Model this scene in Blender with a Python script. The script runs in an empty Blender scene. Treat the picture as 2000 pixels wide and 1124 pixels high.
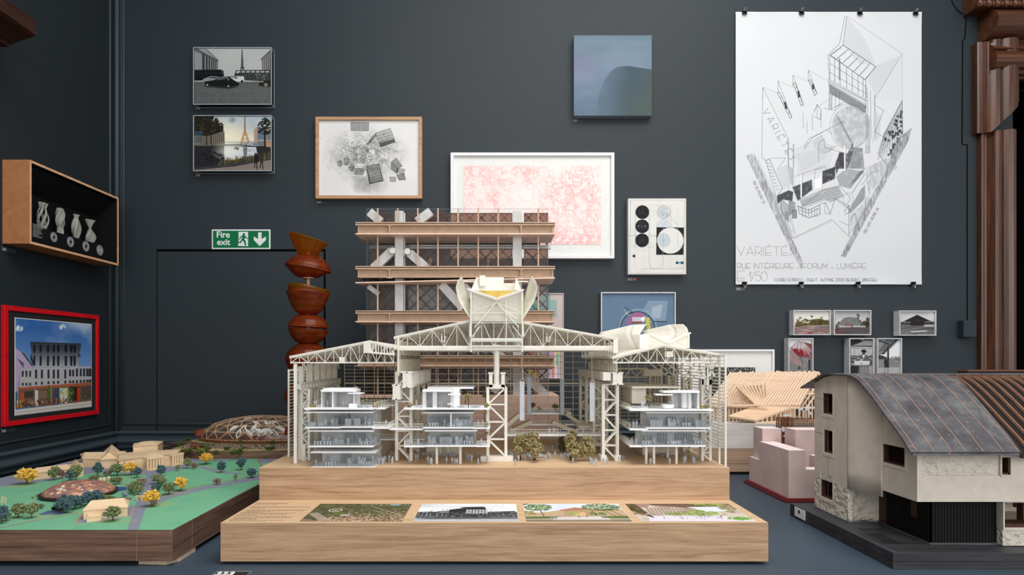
import bpy, bmesh, math, random
import numpy as np
from mathutils import Vector, Matrix

# ------------------------------------------------------------------ frame of reference
# metres; camera at the origin in plan, looking along +Y; image scale 1250 px per unit of tangent
F, CX, CY = 1250.0, 966.0, 703.0
ZC, ZT = 1.45, 0.95            # eye height, table top height
DW = 3.264                     # distance to the back wall
XLW = -1.932                   # left wall
def PX(x, d): return (x - CX) * d / F
def PZ(y, d): return ZC - (y - CY) * d / F
def P(x, y, d): return Vector((PX(x, d), d, PZ(y, d)))

COL = bpy.context.scene.collection
WPOS = {}
rnd = random.Random(7)

def lin(c):
    return tuple(((v/255)/12.92 if v/255 <= .04045 else ((v/255+.055)/1.055)**2.4) for v in c)

# ------------------------------------------------------------------ materials
def new_mat(name):
    m = bpy.data.materials.new(name); m.use_nodes = True
    nt = m.node_tree; nt.nodes.clear()
    out = nt.nodes.new('ShaderNodeOutputMaterial')
    return m, nt, out
def N(nt, t, **kw):
    n = nt.nodes.new(t)
    for k, v in kw.items():
        if k.startswith('i_'): n.inputs[k[2:].replace('_', ' ')].default_value = v
        else: setattr(n, k, v)
    return n
def L(nt, a, b): nt.links.new(a, b)
def principled(nt, out, rough=.6, spec=.3, metal=0.0):
    b = N(nt, 'ShaderNodeBsdfPrincipled')
    b.inputs['Roughness'].default_value = rough
    b.inputs['Specular IOR Level'].default_value = spec
    b.inputs['Metallic'].default_value = metal
    L(nt, b.outputs[0], out.inputs[0]); return b
def ramp(nt, fac, stops):
    r = N(nt, 'ShaderNodeValToRGB')
    cr = r.color_ramp
    cr.elements[0].position = stops[0][0]; cr.elements[0].color = (*lin(stops[0][1]), 1)
    cr.elements[1].position = stops[-1][0]; cr.elements[1].color = (*lin(stops[-1][1]), 1)
    for p, c in stops[1:-1]:
        e = cr.elements.new(p); e.color = (*lin(c), 1)
    L(nt, fac, r.inputs[0]); return r.outputs[0]
def coords(nt, scale=(1,1,1), rot=(0,0,0)):
    tc = N(nt, 'ShaderNodeTexCoord'); mp = N(nt, 'ShaderNodeMapping')
    mp.inputs['Scale'].default_value = scale; mp.inputs['Rotation'].default_value = rot
    L(nt, tc.outputs['Object'], mp.inputs[0]); return mp.outputs[0]
def bump(nt, b, h, strength=.2, dist=.002):
    n = N(nt, 'ShaderNodeBump'); n.inputs['Strength'].default_value = strength; n.inputs['Distance'].default_value = dist
    L(nt, h, n.inputs['Height']); L(nt, n.outputs[0], b.inputs['Normal'])

def plain(name, c, rough=.6, spec=.3, metal=0.0, var=.06, scale=40, bmp=0.0, bscale=None, bdist=.002):
    """colour with a faint procedural mottling"""
    m, nt, out = new_mat(name); b = principled(nt, out, rough, spec, metal)
    co = coords(nt)
    no = N(nt, 'ShaderNodeTexNoise'); no.inputs['Scale'].default_value = scale; no.inputs['Detail'].default_value = 4
    L(nt, co, no.inputs['Vector'])
    lo = tuple(v*(1-var) for v in c); hi = tuple(min(255, v*(1+var)) for v in c)
    L(nt, ramp(nt, no.outputs[0], [(.3, lo), (.7, hi)]), b.inputs['Base Color'])
    if bmp:
        n2 = N(nt, 'ShaderNodeTexNoise'); n2.inputs['Scale'].default_value = bscale or scale*3; n2.inputs['Detail'].default_value = 6
        L(nt, co, n2.inputs['Vector']); bump(nt, b, n2.outputs[0], bmp, bdist)
    return m

def wood(name, lo, mid, hi, axis='X', scale=1.0, rough=.5, spec=.3, grain=1.0, bmp=.08):
    m, nt, out = new_mat(name); b = principled(nt, out, rough, spec)
    st = {'X': (1.1, 22, 22), 'Y': (22, 1.1, 22), 'Z': (22, 22, 1.1)}[axis]
    co = coords(nt, tuple(s*scale for s in st))
    n1 = N(nt, 'ShaderNodeTexNoise'); n1.inputs['Scale'].default_value = 1.6; n1.inputs['Detail'].default_value = 8; n1.inputs['Distortion'].default_value = .9
    n1.inputs['Roughness'].default_value = .72
    L(nt, co, n1.inputs['Vector'])
    st2 = {'X': (5, 130, 130), 'Y': (130, 5, 130), 'Z': (130, 130, 5)}[axis]
    c2 = coords(nt, tuple(s*scale for s in st2))
    n2 = N(nt, 'ShaderNodeTexNoise'); n2.inputs['Scale'].default_value = 1.2; n2.inputs['Detail'].default_value = 4
    L(nt, c2, n2.inputs['Vector'])
    mx = N(nt, 'ShaderNodeMath', operation='MULTIPLY_ADD'); mx.inputs[1].default_value = .45*grain; L(nt, n2.outputs[0], mx.inputs[0])
    sb = N(nt, 'ShaderNodeMath', operation='SUBTRACT'); L(nt, n1.outputs[0], sb.inputs[0]); sb.inputs[1].default_value = .225*grain
    L(nt, sb.outputs[0], mx.inputs[2])
    L(nt, ramp(nt, mx.outputs[0], [(.28, lo), (.47, mid), (.68, hi)]), b.inputs['Base Color'])
    if bmp: bump(nt, b, n2.outputs[0], bmp, .001)
    return m

def print_white(name, c, trans=.25, rough=.5):
    """white printed plastic which lets some light through"""
    m, nt, out = new_mat(name)
    co = coords(nt); no = N(nt, 'ShaderNodeTexNoise'); no.inputs['Scale'].default_value = 60
    L(nt, co, no.inputs['Vector'])
    rc = ramp(nt, no.outputs[0], [(.3, tuple(v*.97 for v in c)), (.7, c)])
    b = N(nt, 'ShaderNodeBsdfPrincipled'); b.inputs['Roughness'].default_value = rough; b.inputs['Specular IOR Level'].default_value = .25
    t = N(nt, 'ShaderNodeBsdfTranslucent'); mx = N(nt, 'ShaderNodeMixShader'); mx.inputs[0].default_value = trans
    L(nt, rc, b.inputs['Base Color']); L(nt, rc, t.inputs[0])
    L(nt, b.outputs[0], mx.inputs[1]); L(nt, t.outputs[0], mx.inputs[2]); L(nt, mx.outputs[0], out.inputs[0])
    return m

def clear(name, tint=(255,255,255), refl=.06, rough=.03, haze=0.0, hazec=(200,205,210), k=.5):
    m, nt, out = new_mat(name)
    t = N(nt, 'ShaderNodeBsdfTransparent'); t.inputs[0].default_value = (*lin(tint), 1)
    g = N(nt, 'ShaderNodeBsdfGlossy'); g.inputs['Roughness'].default_value = rough
    lw = N(nt, 'ShaderNodeLayerWeight'); lw.inputs['Blend'].default_value = .25
    ma = N(nt, 'ShaderNodeMath', operation='MULTIPLY_ADD'); ma.inputs[1].default_value = k; ma.inputs[2].default_value = refl
    L(nt, lw.outputs['Fresnel'], ma.inputs[0])
    ma2 = N(nt, 'ShaderNodeMath', operation='MINIMUM'); ma2.inputs[1].default_value = .5; L(nt, ma.outputs[0], ma2.inputs[0])
    mx = N(nt, 'ShaderNodeMixShader'); L(nt, ma2.outputs[0], mx.inputs[0])
    L(nt, t.outputs[0], mx.inputs[1]); L(nt, g.outputs[0], mx.inputs[2])
    if haze:
        d = N(nt, 'ShaderNodeBsdfDiffuse'); d.inputs[0].default_value = (*lin(hazec), 1)
        m2 = N(nt, 'ShaderNodeMixShader'); m2.inputs[0].default_value = haze
        L(nt, mx.outputs[0], m2.inputs[1]); L(nt, d.outputs[0], m2.inputs[2]); L(nt, m2.outputs[0], out.inputs[0])
    else: L(nt, mx.outputs[0], out.inputs[0])
    return m

def painted(name, rough=.75, spec=.12):
    m, nt, out = new_mat(name); b = principled(nt, out, rough, spec)
    a = N(nt, 'ShaderNodeAttribute'); a.attribute_name = 'Col'
    L(nt, a.outputs['Color'], b.inputs['Base Color']); return m

# ------------------------------------------------------------------ mesh builder
class MB:
    def __init__(s): s.v = []; s.f = []
    def face(s, pts):
        i = len(s.v); s.v += [tuple(p) for p in pts]; s.f.append(tuple(range(i, i+len(pts)))); return s
    def box(s, x0, x1, y0, y1, z0, z1):
        i = len(s.v)
        s.v += [(x0,y0,z0),(x1,y0,z0),(x1,y1,z0),(x0,y1,z0),(x0,y0,z1),(x1,y0,z1),(x1,y1,z1),(x0,y1,z1)]
        s.f += [tuple(i+k for k in q) for q in ((0,3,2,1),(4,5,6,7),(0,1,5,4),(1,2,6,5),(2,3,7,6),(3,0,4,7))]; return s
    def bar(s, p, q, w, h=None, up=(0,0,1)):
        p = Vector(p); q = Vector(q); h = h or w
        d = (q-p)
        if d.length < 1e-7: return s
        d.normalize(); u = Vector(up)
        if abs(d.dot(u)) > .98: u = Vector((0,1,0)) if abs(d.y) < .9 else Vector((1,0,0))
        a = d.cross(u).normalized()*w/2; b = a.cross(d).normalized()*h/2
        i = len(s.v)
        for o in (p, q):
            s.v += [tuple(o-a-b), tuple(o+a-b), tuple(o+a+b), tuple(o-a+b)]
        s.f += [tuple(i+k for k in g) for g in ((0,1,2,3),(7,6,5,4),(0,4,5,1),(1,5,6,2),(2,6,7,3),(3,7,4,0))]; return s
    def prism(s, poly, vec):
        vec = Vector(vec); n = len(poly); i = len(s.v)
        s.v += [tuple(p) for p in poly] + [tuple(Vector(p)+vec) for p in poly]
        s.f.append(tuple(i+k for k in range(n))); s.f.append(tuple(i+n+k for k in reversed(range(n))))
        for k in range(n):
            k2 = (k+1) % n; s.f.append((i+k, i+k2, i+n+k2, i+n+k))
        return s
    def cyl(s, p, q, r0, r1=None, n=10, cap=True):
        p = Vector(p); q = Vector(q); r1 = r0 if r1 is None else r1
        d = (q-p).normalized(); u = Vector((0,0,1)) if abs(d.z) < .9 else Vector((1,0,0))
        a = d.cross(u).normalized(); b = d.cross(a)
        i = len(s.v)
        for o, r in ((p, r0), (q, r1)):
            for k in range(n):
                t = 2*math.pi*k/n; s.v.append(tuple(o + (a*math.cos(t)+b*math.sin(t))*r))
        for k in range(n):
            k2 = (k+1) % n; s.f.append((i+k, i+k2, i+n+k2, i+n+k))
        if cap: s.f.append(tuple(i+k for k in reversed(range(n)))); s.f.append(tuple(i+n+k for k in range(n)))
        return s
    def lathe(s, prof, c=(0,0,0), n=32, closed=False):
        c = Vector(c); i = len(s.v); m = len(prof)
        for (r, z) in prof:
            for k in range(n):
                t = 2*math.pi*k/n; s.v.append((c.x+r*math.cos(t), c.y+r*math.sin(t), c.z+z))
        for j in range(m-1 if not closed else m):
            j2 = (j+1) % m
            for k in range(n):
                k2 = (k+1) % n
                s.f.append((i+j*n+k, i+j*n+k2, i+j2*n+k2, i+j2*n+k))
        return s
    def ball(s, c, r, n=8, m=5):
        c = Vector(c); r = (r, r, r) if not hasattr(r, '__len__') else r
        i = len(s.v); s.v.append((c.x, c.y, c.z-r[2]))
        for j in range(1, m):
            ph = -math.pi/2 + math.pi*j/m
            for k in range(n):
                t = 2*math.pi*k/n
                s.v.append((c.x+r[0]*math.cos(ph)*math.cos(t), c.y+r[1]*math.cos(ph)*math.sin(t), c.z+r[2]*math.sin(ph)))
        s.v.append((c.x, c.y, c.z+r[2])); top = len(s.v)-1
        for k in range(n):
            k2 = (k+1) % n
            s.f.append((i, i+1+k2, i+1+k)); s.f.append((top, i+1+(m-2)*n+k, i+1+(m-2)*n+k2))
            for j in range(m-2):
                a = i+1+j*n; s.f.append((a+k, a+k2, a+n+k2, a+n+k))
        return s
    def grid(s, fn, nu, nv, thick=None):
        """surface fn(u,v); optional thickness along -normal given as vector fn"""
        i = len(s.v)
        for a in range(nu+1):
            for b in range(nv+1): s.v.append(tuple(fn(a/nu, b/nv)))
        for a in range(nu):
            for b in range(nv):
                q = i+a*(nv+1)+b; s.f.append((q, q+1, q+nv+2, q+nv+1))
        return s
    def foliage(s, c, r, n, size, rg, flat=0):
        c = Vector(c)
        for _ in range(n):
            while True:
                p = Vector((rg.uniform(-1,1), rg.uniform(-1,1), rg.uniform(-1,1)))
                if .35 < p.length < 1: break
            o = c + Vector((p.x*r[0], p.y*r[1], p.z*r[2]))
            k = size*rg.uniform(.6, 1.3); i = len(s.v)
            for d in ((1,0,0),(-1,0,0),(0,1,0),(0,-1,0),(0,0,1),(0,0,-1)):
                s.v.append(tuple(o + Vector(d)*k*rg.uniform(.5,1.2) + Vector((rg.uniform(-.4,.4), rg.uniform(-.4,.4), rg.uniform(-.4,.4)))*k))
            for q in ((0,2,4),(2,1,4),(1,3,4),(3,0,4),(2,0,5),(1,2,5),(3,1,5),(0,3,5)): s.f.append(tuple(i+t for t in q))
        return s
    def add(s, o):
        i = len(s.v); s.v += o.v; s.f += [tuple(k+i for k in f) for f in o.f]; return s
    def rot(s, ang, c):
        ca, sa = math.cos(ang), math.sin(ang)
        s.v = [(c[0]+(x-c[0])*ca-(y-c[1])*sa, c[1]+(x-c[0])*sa+(y-c[1])*ca, z) for x, y, z in s.v]; return s
    def build(s, name, mat, parent=None, smooth=False, bevel=0, origin=None, label=None, recalc=True, solid=0):
        if origin is None: origin = WPOS[parent.name] if parent else Vector((0,0,0))
        origin = Vector(origin)
        me = bpy.data.meshes.new(name)
        me.from_pydata([(x-origin.x, y-origin.y, z-origin.z) for x, y, z in s.v], [], s.f)
        if recalc:
            bm = bmesh.new(); bm.from_mesh(me)
            bmesh.ops.recalc_face_normals(bm, faces=bm.faces); bm.to_mesh(me); bm.free()
        me.materials.append(mat)
        if smooth:
            for p in me.polygons: p.use_smooth = True
        o = bpy.data.objects.new(name, me); COL.objects.link(o)
        WPOS[o.name] = origin
        if parent: o.parent = parent; o.location = origin - WPOS[parent.name]
        else: o.location = origin
        if bevel:
            b = o.modifiers.new('bevel', 'BEVEL'); b.width = bevel; b.segments = 2; b.limit_method = 'ANGLE'
        if solid:
            b = o.modifiers.new('solid', 'SOLIDIFY'); b.thickness = solid; b.offset = 0
        if label: o['label'] = label
        return o

def tag(o, label, cat, group=None):
    o['label'] = label; o['category'] = cat
    if group: o['group'] = group
    return o
def thing(name, label, cat, loc, group=None):
    o = bpy.data.objects.new(name, None); COL.objects.link(o)
    o.location = loc; o.empty_display_size = .05; WPOS[o.name] = Vector(loc)
    return tag(o, label, cat, group)
def struct(o): o['kind'] = 'structure'; return o
def dup(o, parent, loc, rz=0, name=None, sc=None):
    """copy of a part (and its sub-parts) to world position loc"""
    c = o.copy(); COL.objects.link(c); c.parent = parent
    WPOS[c.name] = Vector(loc); c.location = Vector(loc) - WPOS[parent.name]; c.rotation_euler = (0,0,rz)
    if sc: c.scale = sc if hasattr(sc, '__len__') else (sc, sc, sc)
    for ch in list(o.children):
        g = ch.copy(); COL.objects.link(g); g.parent = c
    return c

def text_mesh(body, size, mat, name, parent, loc, rot=(math.pi/2,0,0), off=0.0, ext=.0004, sx=1.0):
    """mesh lettering; off thickens the strokes by overlaying shifted copies"""
    cu = bpy.data.curves.new('t', 'FONT'); cu.body = body; cu.size = size; cu.extrude = ext
    to = bpy.data.objects.new('t', cu); COL.objects.link(to)
    dg = bpy.context.evaluated_depsgraph_get(); dg.update()
    me = bpy.data.meshes.new_from_object(to.evaluated_get(dg))
    bpy.data.objects.remove(to); bpy.data.curves.remove(cu)
    R = Matrix.Rotation(rot[2],4,'Z') @ Matrix.Rotation(rot[1],4,'Y') @ Matrix.Rotation(rot[0],4,'X') @ Matrix.Diagonal((sx,1,1,1))
    b = MB()
    for i, (dx, dy) in enumerate(((0,0),(-off,0),(off,0),(0,off),(0,-off)) if off else ((0,0),)):
        n = len(b.v); b.v += [tuple(R @ (v.co+Vector((dx,dy,i*2e-5)))+Vector(loc)) for v in me.vertices]; b.f += [tuple(n+k for k in p.vertices) for p in me.polygons]
    bpy.data.meshes.remove(me)
    return b.build(name, mat, parent, recalc=False)

# ------------------------------------------------------------------ a small drawing surface for pictures
class Cv:
    """numpy drawing surface addressed in its own (x0,y0,x1,y1) units; becomes vertex colours of a fine grid"""
    def __init__(s, x0, y0, x1, y1, r, bg):
        s.x0, s.y0, s.r = x0, y0, r
        s.W = max(4, int(round((x1-x0)*r))); s.H = max(4, int(round((y1-y0)*r)))
        s.a = np.ones((s.H, s.W, 3))*np.array(bg)/255.
        yy, xx = np.mgrid[0:s.H, 0:s.W]
        s.xx = x0 + (xx+.5)/r; s.yy = y0 + (yy+.5)/r
        s.rg = np.random.RandomState(11)
    def put(s, m, c, al=1.0, sl=None):
        c = np.array(c)/255.
        t = s.a if sl is None else s.a[sl]
        k = (np.clip(m, 0, 1)*al)[..., None]
        t[...] = t*(1-k) + c*k
    def bb(s, x0, y0, x1, y1, pad):
        i0 = int(max(0, math.floor((x0-pad-s.x0)*s.r))); i1 = int(min(s.W, math.ceil((x1+pad-s.x0)*s.r)+1))
        j0 = int(max(0, math.floor((y0-pad-s.y0)*s.r))); j1 = int(min(s.H, math.ceil((y1+pad-s.y0)*s.r)+1))
        return (slice(j0, max(j0, j1)), slice(i0, max(i0, i1)))
    def pmask(s, pts, sl):
        X0, Y0 = s.xx[sl], s.yy[sl]; acc = np.zeros(X0.shape)
        o = .25/s.r
        for dx, dy in ((-o,-o),(o,-o),(-o,o),(o,o)):
            X, Y = X0+dx, Y0+dy; ins = np.zeros(X.shape, bool); n = len(pts)
            for k in range(n):
                (ax, ay), (bx, by) = pts[k], pts[(k+1) % n]
                if ay == by: continue
                cr = ((ay > Y) != (by > Y)) & (X < (bx-ax)*(Y-ay)/(by-ay)+ax)
                ins ^= cr
            acc += ins
        return acc/4
    def poly(s, pts, c, al=1.0, tex=None):
        xs = [p[0] for p in pts]; ys = [p[1] for p in pts]
        sl = s.bb(min(xs), min(ys), max(xs), max(ys), 1)
        m = s.pmask(pts, sl)
        if tex is not None: m = m*tex[sl]
        s.put(m, c, al, sl); return s
    def rect(s, x0, y0, x1, y1, c, al=1.0): return s.poly([(x0,y0),(x1,y0),(x1,y1),(x0,y1)], c, al)
    def line(s, p, q, w, c, al=1.0):
        sl = s.bb(min(p[0],q[0]), min(p[1],q[1]), max(p[0],q[0]), max(p[1],q[1]), w+1)
        X, Y = s.xx[sl]-p[0], s.yy[sl]-p[1]
        dx, dy = q[0]-p[0], q[1]-p[1]; l2 = dx*dx+dy*dy or 1e-9
        t = np.clip((X*dx+Y*dy)/l2, 0, 1)
        d = np.hypot(X-t*dx, Y-t*dy)
        s.put(np.clip((w/2-d)*s.r+.5, 0, 1) * min(1, w*s.r) , c, al, sl) if w*s.r >= 1 else s.put(np.clip(1-d*s.r, 0, 1)*w*s.r, c, al, sl)
        return s
    def pl(s, pts, w, c, al=1.0, closed=False):
        for a, b in zip(pts, pts[1:] + (pts[:1] if closed else [])): s.line(a, b, w, c, al)
        return s
    def ell(s, cx, cy, rx, ry, c, al=1.0, w=None, tex=None):
        sl = s.bb(cx-rx, cy-ry, cx+rx, cy+ry, 2)
        k = np.hypot((s.xx[sl]-cx)/rx, (s.yy[sl]-cy)/ry); rr = (rx+ry)/2
        m = np.clip((1-k)*rr*s.r+.5, 0, 1) if w is None else np.clip((w/2-np.abs(1-k)*rr)*s.r+.5, 0, 1)*min(1, w*s.r)
        if tex is not None: m = m*tex[sl]
        s.put(m, c, al, sl); return s
    def vgrad(s, y0, c0, y1, c1, m=1.0):
        t = np.clip((s.yy-y0)/(y1-y0), 0, 1)[..., None]
        c = np.array(c0)/255*(1-t)+np.array(c1)/255*t
        k = ((s.yy >= y0) & (s.yy <= y1))[..., None]*m
        s.a = s.a*(1-k)+c*k; return s
    def noise(s, size, octv=3, seed=0, sx=1.0, sy=1.0):
        rg = np.random.RandomState(seed+5); acc = np.zeros((s.H, s.W)); amp = 1; tot = 0
        for o in range(octv):
            cx = size*sx/2**o; cy = size*sy/2**o
            gx, gy = (s.xx-s.x0)/cx, (s.yy-s.y0)/cy
            g = rg.rand(int(gy.max())+3, int(gx.max())+3)
            ix, iy = gx.astype(int), gy.astype(int); fx, fy = gx-ix, gy-iy
            fx = fx*fx*(3-2*fx); fy = fy*fy*(3-2*fy)
            acc += amp*((g[iy,ix]*(1-fx)+g[iy,ix+1]*fx)*(1-fy)+(g[iy+1,ix]*(1-fx)+g[iy+1,ix+1]*fx)*fy)
            tot += amp; amp *= .55
        return acc/tot
    def hatch(s, pts, ang, gap, w, c, al=1.0, jit=0.0, seed=0):
        xs = [p[0] for p in pts]; ys = [p[1] for p in pts]
        sl = s.bb(min(xs), min(ys), max(xs), max(ys), 1); m = s.pmask(pts, sl)
        u = s.xx[sl]*math.cos(ang)+s.yy[sl]*math.sin(ang)
        if jit: u = u + (s.noise(8, 2, seed)[sl]-.5)*jit
        d = np.abs(((u/gap) % 1)-.5)*gap
        s.put(m*np.clip((w/2-d)*s.r+.5, 0, 1)*min(1, w*s.r), c, al, sl); return s
    def blobs(s, cx, cy, rx, ry, n, sz, cols, al=.9, seed=1):
        rg = random.Random(seed)
        for _ in range(n):
            a = rg.uniform(0, 6.283); q = math.sqrt(rg.random())
            k = sz*rg.uniform(.5, 1.4)
            s.ell(cx+rx*q*math.cos(a), cy+ry*q*math.sin(a), k, k*rg.uniform(.6,1), rg.choice(cols), al)
        return s
    def strokes(s, txt, x, y, h, wd, c, al=1.0, ang=0.0, lw=.8, gap=.18):
        """single-line capitals; (x,y) is the left end of the base line"""
        ca, sa = math.cos(ang), math.sin(ang); cx = 0.0
        for ch in txt:
            if ch == ' ': cx += .45*h*wd; continue
            g, gw = STROKE.get(ch, ([], .5))
            sc = h
            for pl in g:
                pts = [(cx+px*sc*wd, -py*sc) for px, py in pl]
                pts = [(x+a*ca-b*sa, y+a*sa+b*ca) for a, b in pts]
                s.pl(pts, lw, c, al)
            cx += (gw+gap)*h*wd
        return cx
    def obj(s, name, mat, parent, at, label=None):
        """at(u,v) -> world point, u right 0..1, v down 0..1"""
        H, W = s.H, s.W
        o = Vector(at(0,0)); ux = Vector(at(1,0))-o; vy = Vector(at(0,1))-o; org = WPOS[parent.name]
        U, V = np.meshgrid(np.linspace(0,1,W), np.linspace(0,1,H))
        co = np.array(o-org)[None,None]+U[...,None]*np.array(ux)+V[...,None]*np.array(vy)
        me = bpy.data.meshes.new(name)
        n = H*W; nf = (H-1)*(W-1)
        me.vertices.add(n); me.vertices.foreach_set('co', co.astype(np.float32).ravel())
        idx = np.arange(n).reshape(H, W)
        q = np.stack([idx[:-1,:-1], idx[1:,:-1], idx[1:,1:], idx[:-1,1:]], -1).reshape(-1).astype(np.int32)
        me.loops.add(nf*4); me.loops.foreach_set('vertex_index', q)
        me.polygons.add(nf); me.polygons.foreach_set('loop_start', np.arange(0, nf*4, 4, dtype=np.int32))
        me.update(calc_edges=True)
        ca = me.color_attributes.new('Col', 'FLOAT_COLOR', 'POINT')
        a = np.clip(s.a, 0, 1); a = np.where(a <= .04045, a/12.92, ((a+.055)/1.055)**2.4)
        rgba = np.ones((n, 4), np.float32); rgba[:, :3] = a.reshape(n, 3)
        ca.data.foreach_set('color', rgba.ravel())
        me.materials.append(mat); me.validate()
        ob = bpy.data.objects.new(name, me); COL.objects.link(ob); ob.parent = parent
        WPOS[ob.name] = Vector(org)
        if label: ob['label'] = label
        return ob

def _arc(cx, cy, rx, ry, a0, a1, n=14):
    return [(cx+rx*math.cos(math.radians(a0+(a1-a0)*k/n)), cy+ry*math.sin(math.radians(a0+(a1-a0)*k/n))) for k in range(n+1)]
_P = [(0,0),(0,1)]
STROKE = {
 'A': ([[(0,0),(.38,1),(.76,0)], [(.1,.26),(.66,.26)]], .76), 'B': ([_P, [(0,1),(.4,1),(.5,.85),(.4,.4),(0,.4)], [(.4,.4),(.55,.25),(.4,0),(0,0)]], .55),
 'C': ([_arc(.42,.5,.42,.5,50,310)], .7), 'D': ([_P, [(0,1),(.25,1)], _arc(.25,.5,.42,.5,90,-90), [(.25,0),(0,0)]], .67),
 'E': ([[(.62,1),(0,1),(0,0),(.62,0)], [(0,.27),(.62,.27)]], .62), 'F': ([[(.6,1),(0,1),(0,0)], [(0,.28),(.55,.28)]], .58),
 'G': ([_arc(.42,.5,.42,.5,50,340), [(.82,.33),(.5,.33)]], .8), 'I': ([_P], .06), 'L': ([[(0,1),(0,0),(.5,0)]], .5),
 'M': ([[(0,0),(.08,1),(.42,.2),(.76,1),(.84,0)]], .84), 'N': ([[(0,0),(0,1),(.62,0),(.62,1)]], .62), 'O': ([_arc(.42,.5,.42,.5,0,360,22)], .84),
 'P': ([_P, [(0,1),(.35,1)], _arc(.35,.65,.25,.35,90,-90), [(.35,.3),(0,.3)]], .6), 'Q': ([_arc(.42,.5,.42,.5,0,360,22), [(.5,.2),(.85,-.1)]], .84),
 'R': ([_P, [(0,1),(.35,1)], _arc(.35,.65,.3,.35,90,-90), [(.35,.3),(0,.3)], [(.35,.3),(.65,0)]], .65),
 'S': ([[(.5,1),(.1,.7),(.45,.3),(0,0)]], .5), 'T': ([[(0,1),(.7,1)], [(.35,1),(.35,0)]], .7),
 'U': ([[(0,1),(0,.35)], _arc(.3,.35,.3,.35,180,360), [(.6,.35),(.6,1)]], .6), 'V': ([[(0,1),(.4,0),(.8,1)]], .8),
 '1': ([[(0,.55),(.3,1),(.3,0)]], .3), '2': ([_arc(.3,.68,.3,.32,160,-30), [(.56,.5),(0,0),(.62,0)]], .62), '5': ([[(.55,1),(.12,1),(.08,.6)], _arc(.3,.33,.32,.33,120,-150)], .62),
 '0': ([_arc(.36,.5,.36,.5,0,360,20)], .72), '4': ([[(.5,0),(.5,1),(0,.3),(.65,.3)]], .65), '/': ([[(0,0),(.4,1)]], .4), '-': ([[(0,.15),(.4,.15)]], .4), '.': ([[(0,0),(.04,.04)]], .1),
 '&': ([[(.6,0),(.1,.75),(.3,1),(.45,.8),(0,.25),(.2,0),(.6,.4)]], .6),
 "\u00c9": ([[(.62,1),(0,1),(0,0),(.62,0)], [(0,.27),(.62,.27)], [(.25,1.08),(.5,1.22)]], .62), "\u00c8": ([[(.62,1),(0,1),(0,0),(.62,0)], [(0,.27),(.62,.27)], [(.5,1.08),(.25,1.22)]], .62),
}
# ------------------------------------------------------------------ shared materials
WALLC = (38, 46, 52)
def wall_mat(name, c):
    m, nt, out = new_mat(name); b = principled(nt, out, .55, .3)
    co = coords(nt)
    n1 = N(nt, 'ShaderNodeTexNoise'); n1.inputs['Scale'].default_value = 1.1; n1.inputs['Detail'].default_value = 3; L(nt, co, n1.inputs['Vector'])
    L(nt, ramp(nt, n1.outputs[0], [(.3, tuple(v*.96 for v in c)), (.7, tuple(v*1.04 for v in c))]), b.inputs['Base Color'])
    n2 = N(nt, 'ShaderNodeTexNoise'); n2.inputs['Scale'].default_value = 90; n2.inputs['Detail'].default_value = 4
    c2 = coords(nt, (.6, .6, 1.3)); L(nt, c2, n2.inputs['Vector']); bump(nt, b, n2.outputs[0], .22, .002)
    return m
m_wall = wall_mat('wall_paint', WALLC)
m_wall_shade = wall_mat('wall_paint_shaded', (30, 37, 42))  # same paint darkened: shade on the left wall put into its colour
m_trim_lit = wall_mat('trim_paint_lit', (56, 66, 73))  # wall paint lightened: light caught by the mouldings is put into the colour
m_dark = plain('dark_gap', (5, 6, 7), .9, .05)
m_floor = wood('floor_boards', (60,42,28), (82,58,40), (105,78,55), 'Y', .6, .5)
m_mahog = wood('mahogany', (36,19,10), (68,37,20), (94,55,33), 'Z', .8, .32, .5, 1.0, .05)
m_mahogx = wood('mahogany_cross', (38,20,11), (72,40,22), (98,58,36), 'X', .8, .32, .5, 1.0, .05)
m_mahogy = wood('mahogany_dark', (30,14,9), (48,24,15), (66,36,24), 'Y', .8, .4, .4, 1.0, .05)
m_table = plain('table_laminate', (58, 72, 84), .48, .3, 0, .03, 5, .03, 200, .001)
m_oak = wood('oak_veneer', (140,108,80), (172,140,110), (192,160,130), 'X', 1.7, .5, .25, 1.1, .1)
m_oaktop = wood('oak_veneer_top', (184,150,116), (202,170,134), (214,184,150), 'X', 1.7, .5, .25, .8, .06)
m_walnut = wood('walnut_veneer', (74,53,43), (108,82,67), (134,106,88), 'X', .9, .5, .25, 1.1, .08)
m_walnuty = wood('walnut_veneer_side', (66,46,38), (96,72,60), (120,94,80), 'Y', .9, .5, .25, 1.1, .08)
m_text = plain('ink', (60,52,45), .8, .1)
m_white = plain('white_ink', (225,228,230), .6, .2)
m_pic = painted('picture_surface', .75, .06)
m_picgloss = painted('picture_surface_gloss', .5, .1)
m_glass = clear('picture_glass', refl=.002, rough=.3, k=.12)
m_acryl = clear('acrylic', (248,250,251), refl=.006, rough=.28, k=.2)
m_edge = plain('acrylic_edge', (165,172,178), .3, .5)

# ------------------------------------------------------------------ the room
XR_END = PX(1977, DW)
ZTOP = 4.3
dx0, dx1, dz1 = PX(305, DW), PX(636, DW), PZ(487, DW)
hx0, hz1 = PX(1978, DW), PZ(160, DW)
w = MB()
w.box(XLW-.3, dx0, DW, DW+.12, 0, ZTOP); w.box(dx0, dx1, DW, DW+.12, dz1, ZTOP); w.box(dx1, hx0, DW, DW+.12, 0, ZTOP)
w.box(hx0, 4.2, DW, DW+.12, hz1, ZTOP)
w.box(dx0, dx1, DW+.05, DW+.12, 0, dz1)
struct(w.build('wall_back', m_wall))
struct(MB().box(XLW-.15, XLW, -2.2, DW, 0, ZTOP).build('wall_left', m_wall_shade))
struct(MB().box(-4.2, 4.2, -2.2, DW+1.2, -.05, 0).build('floor', m_floor))
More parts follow.
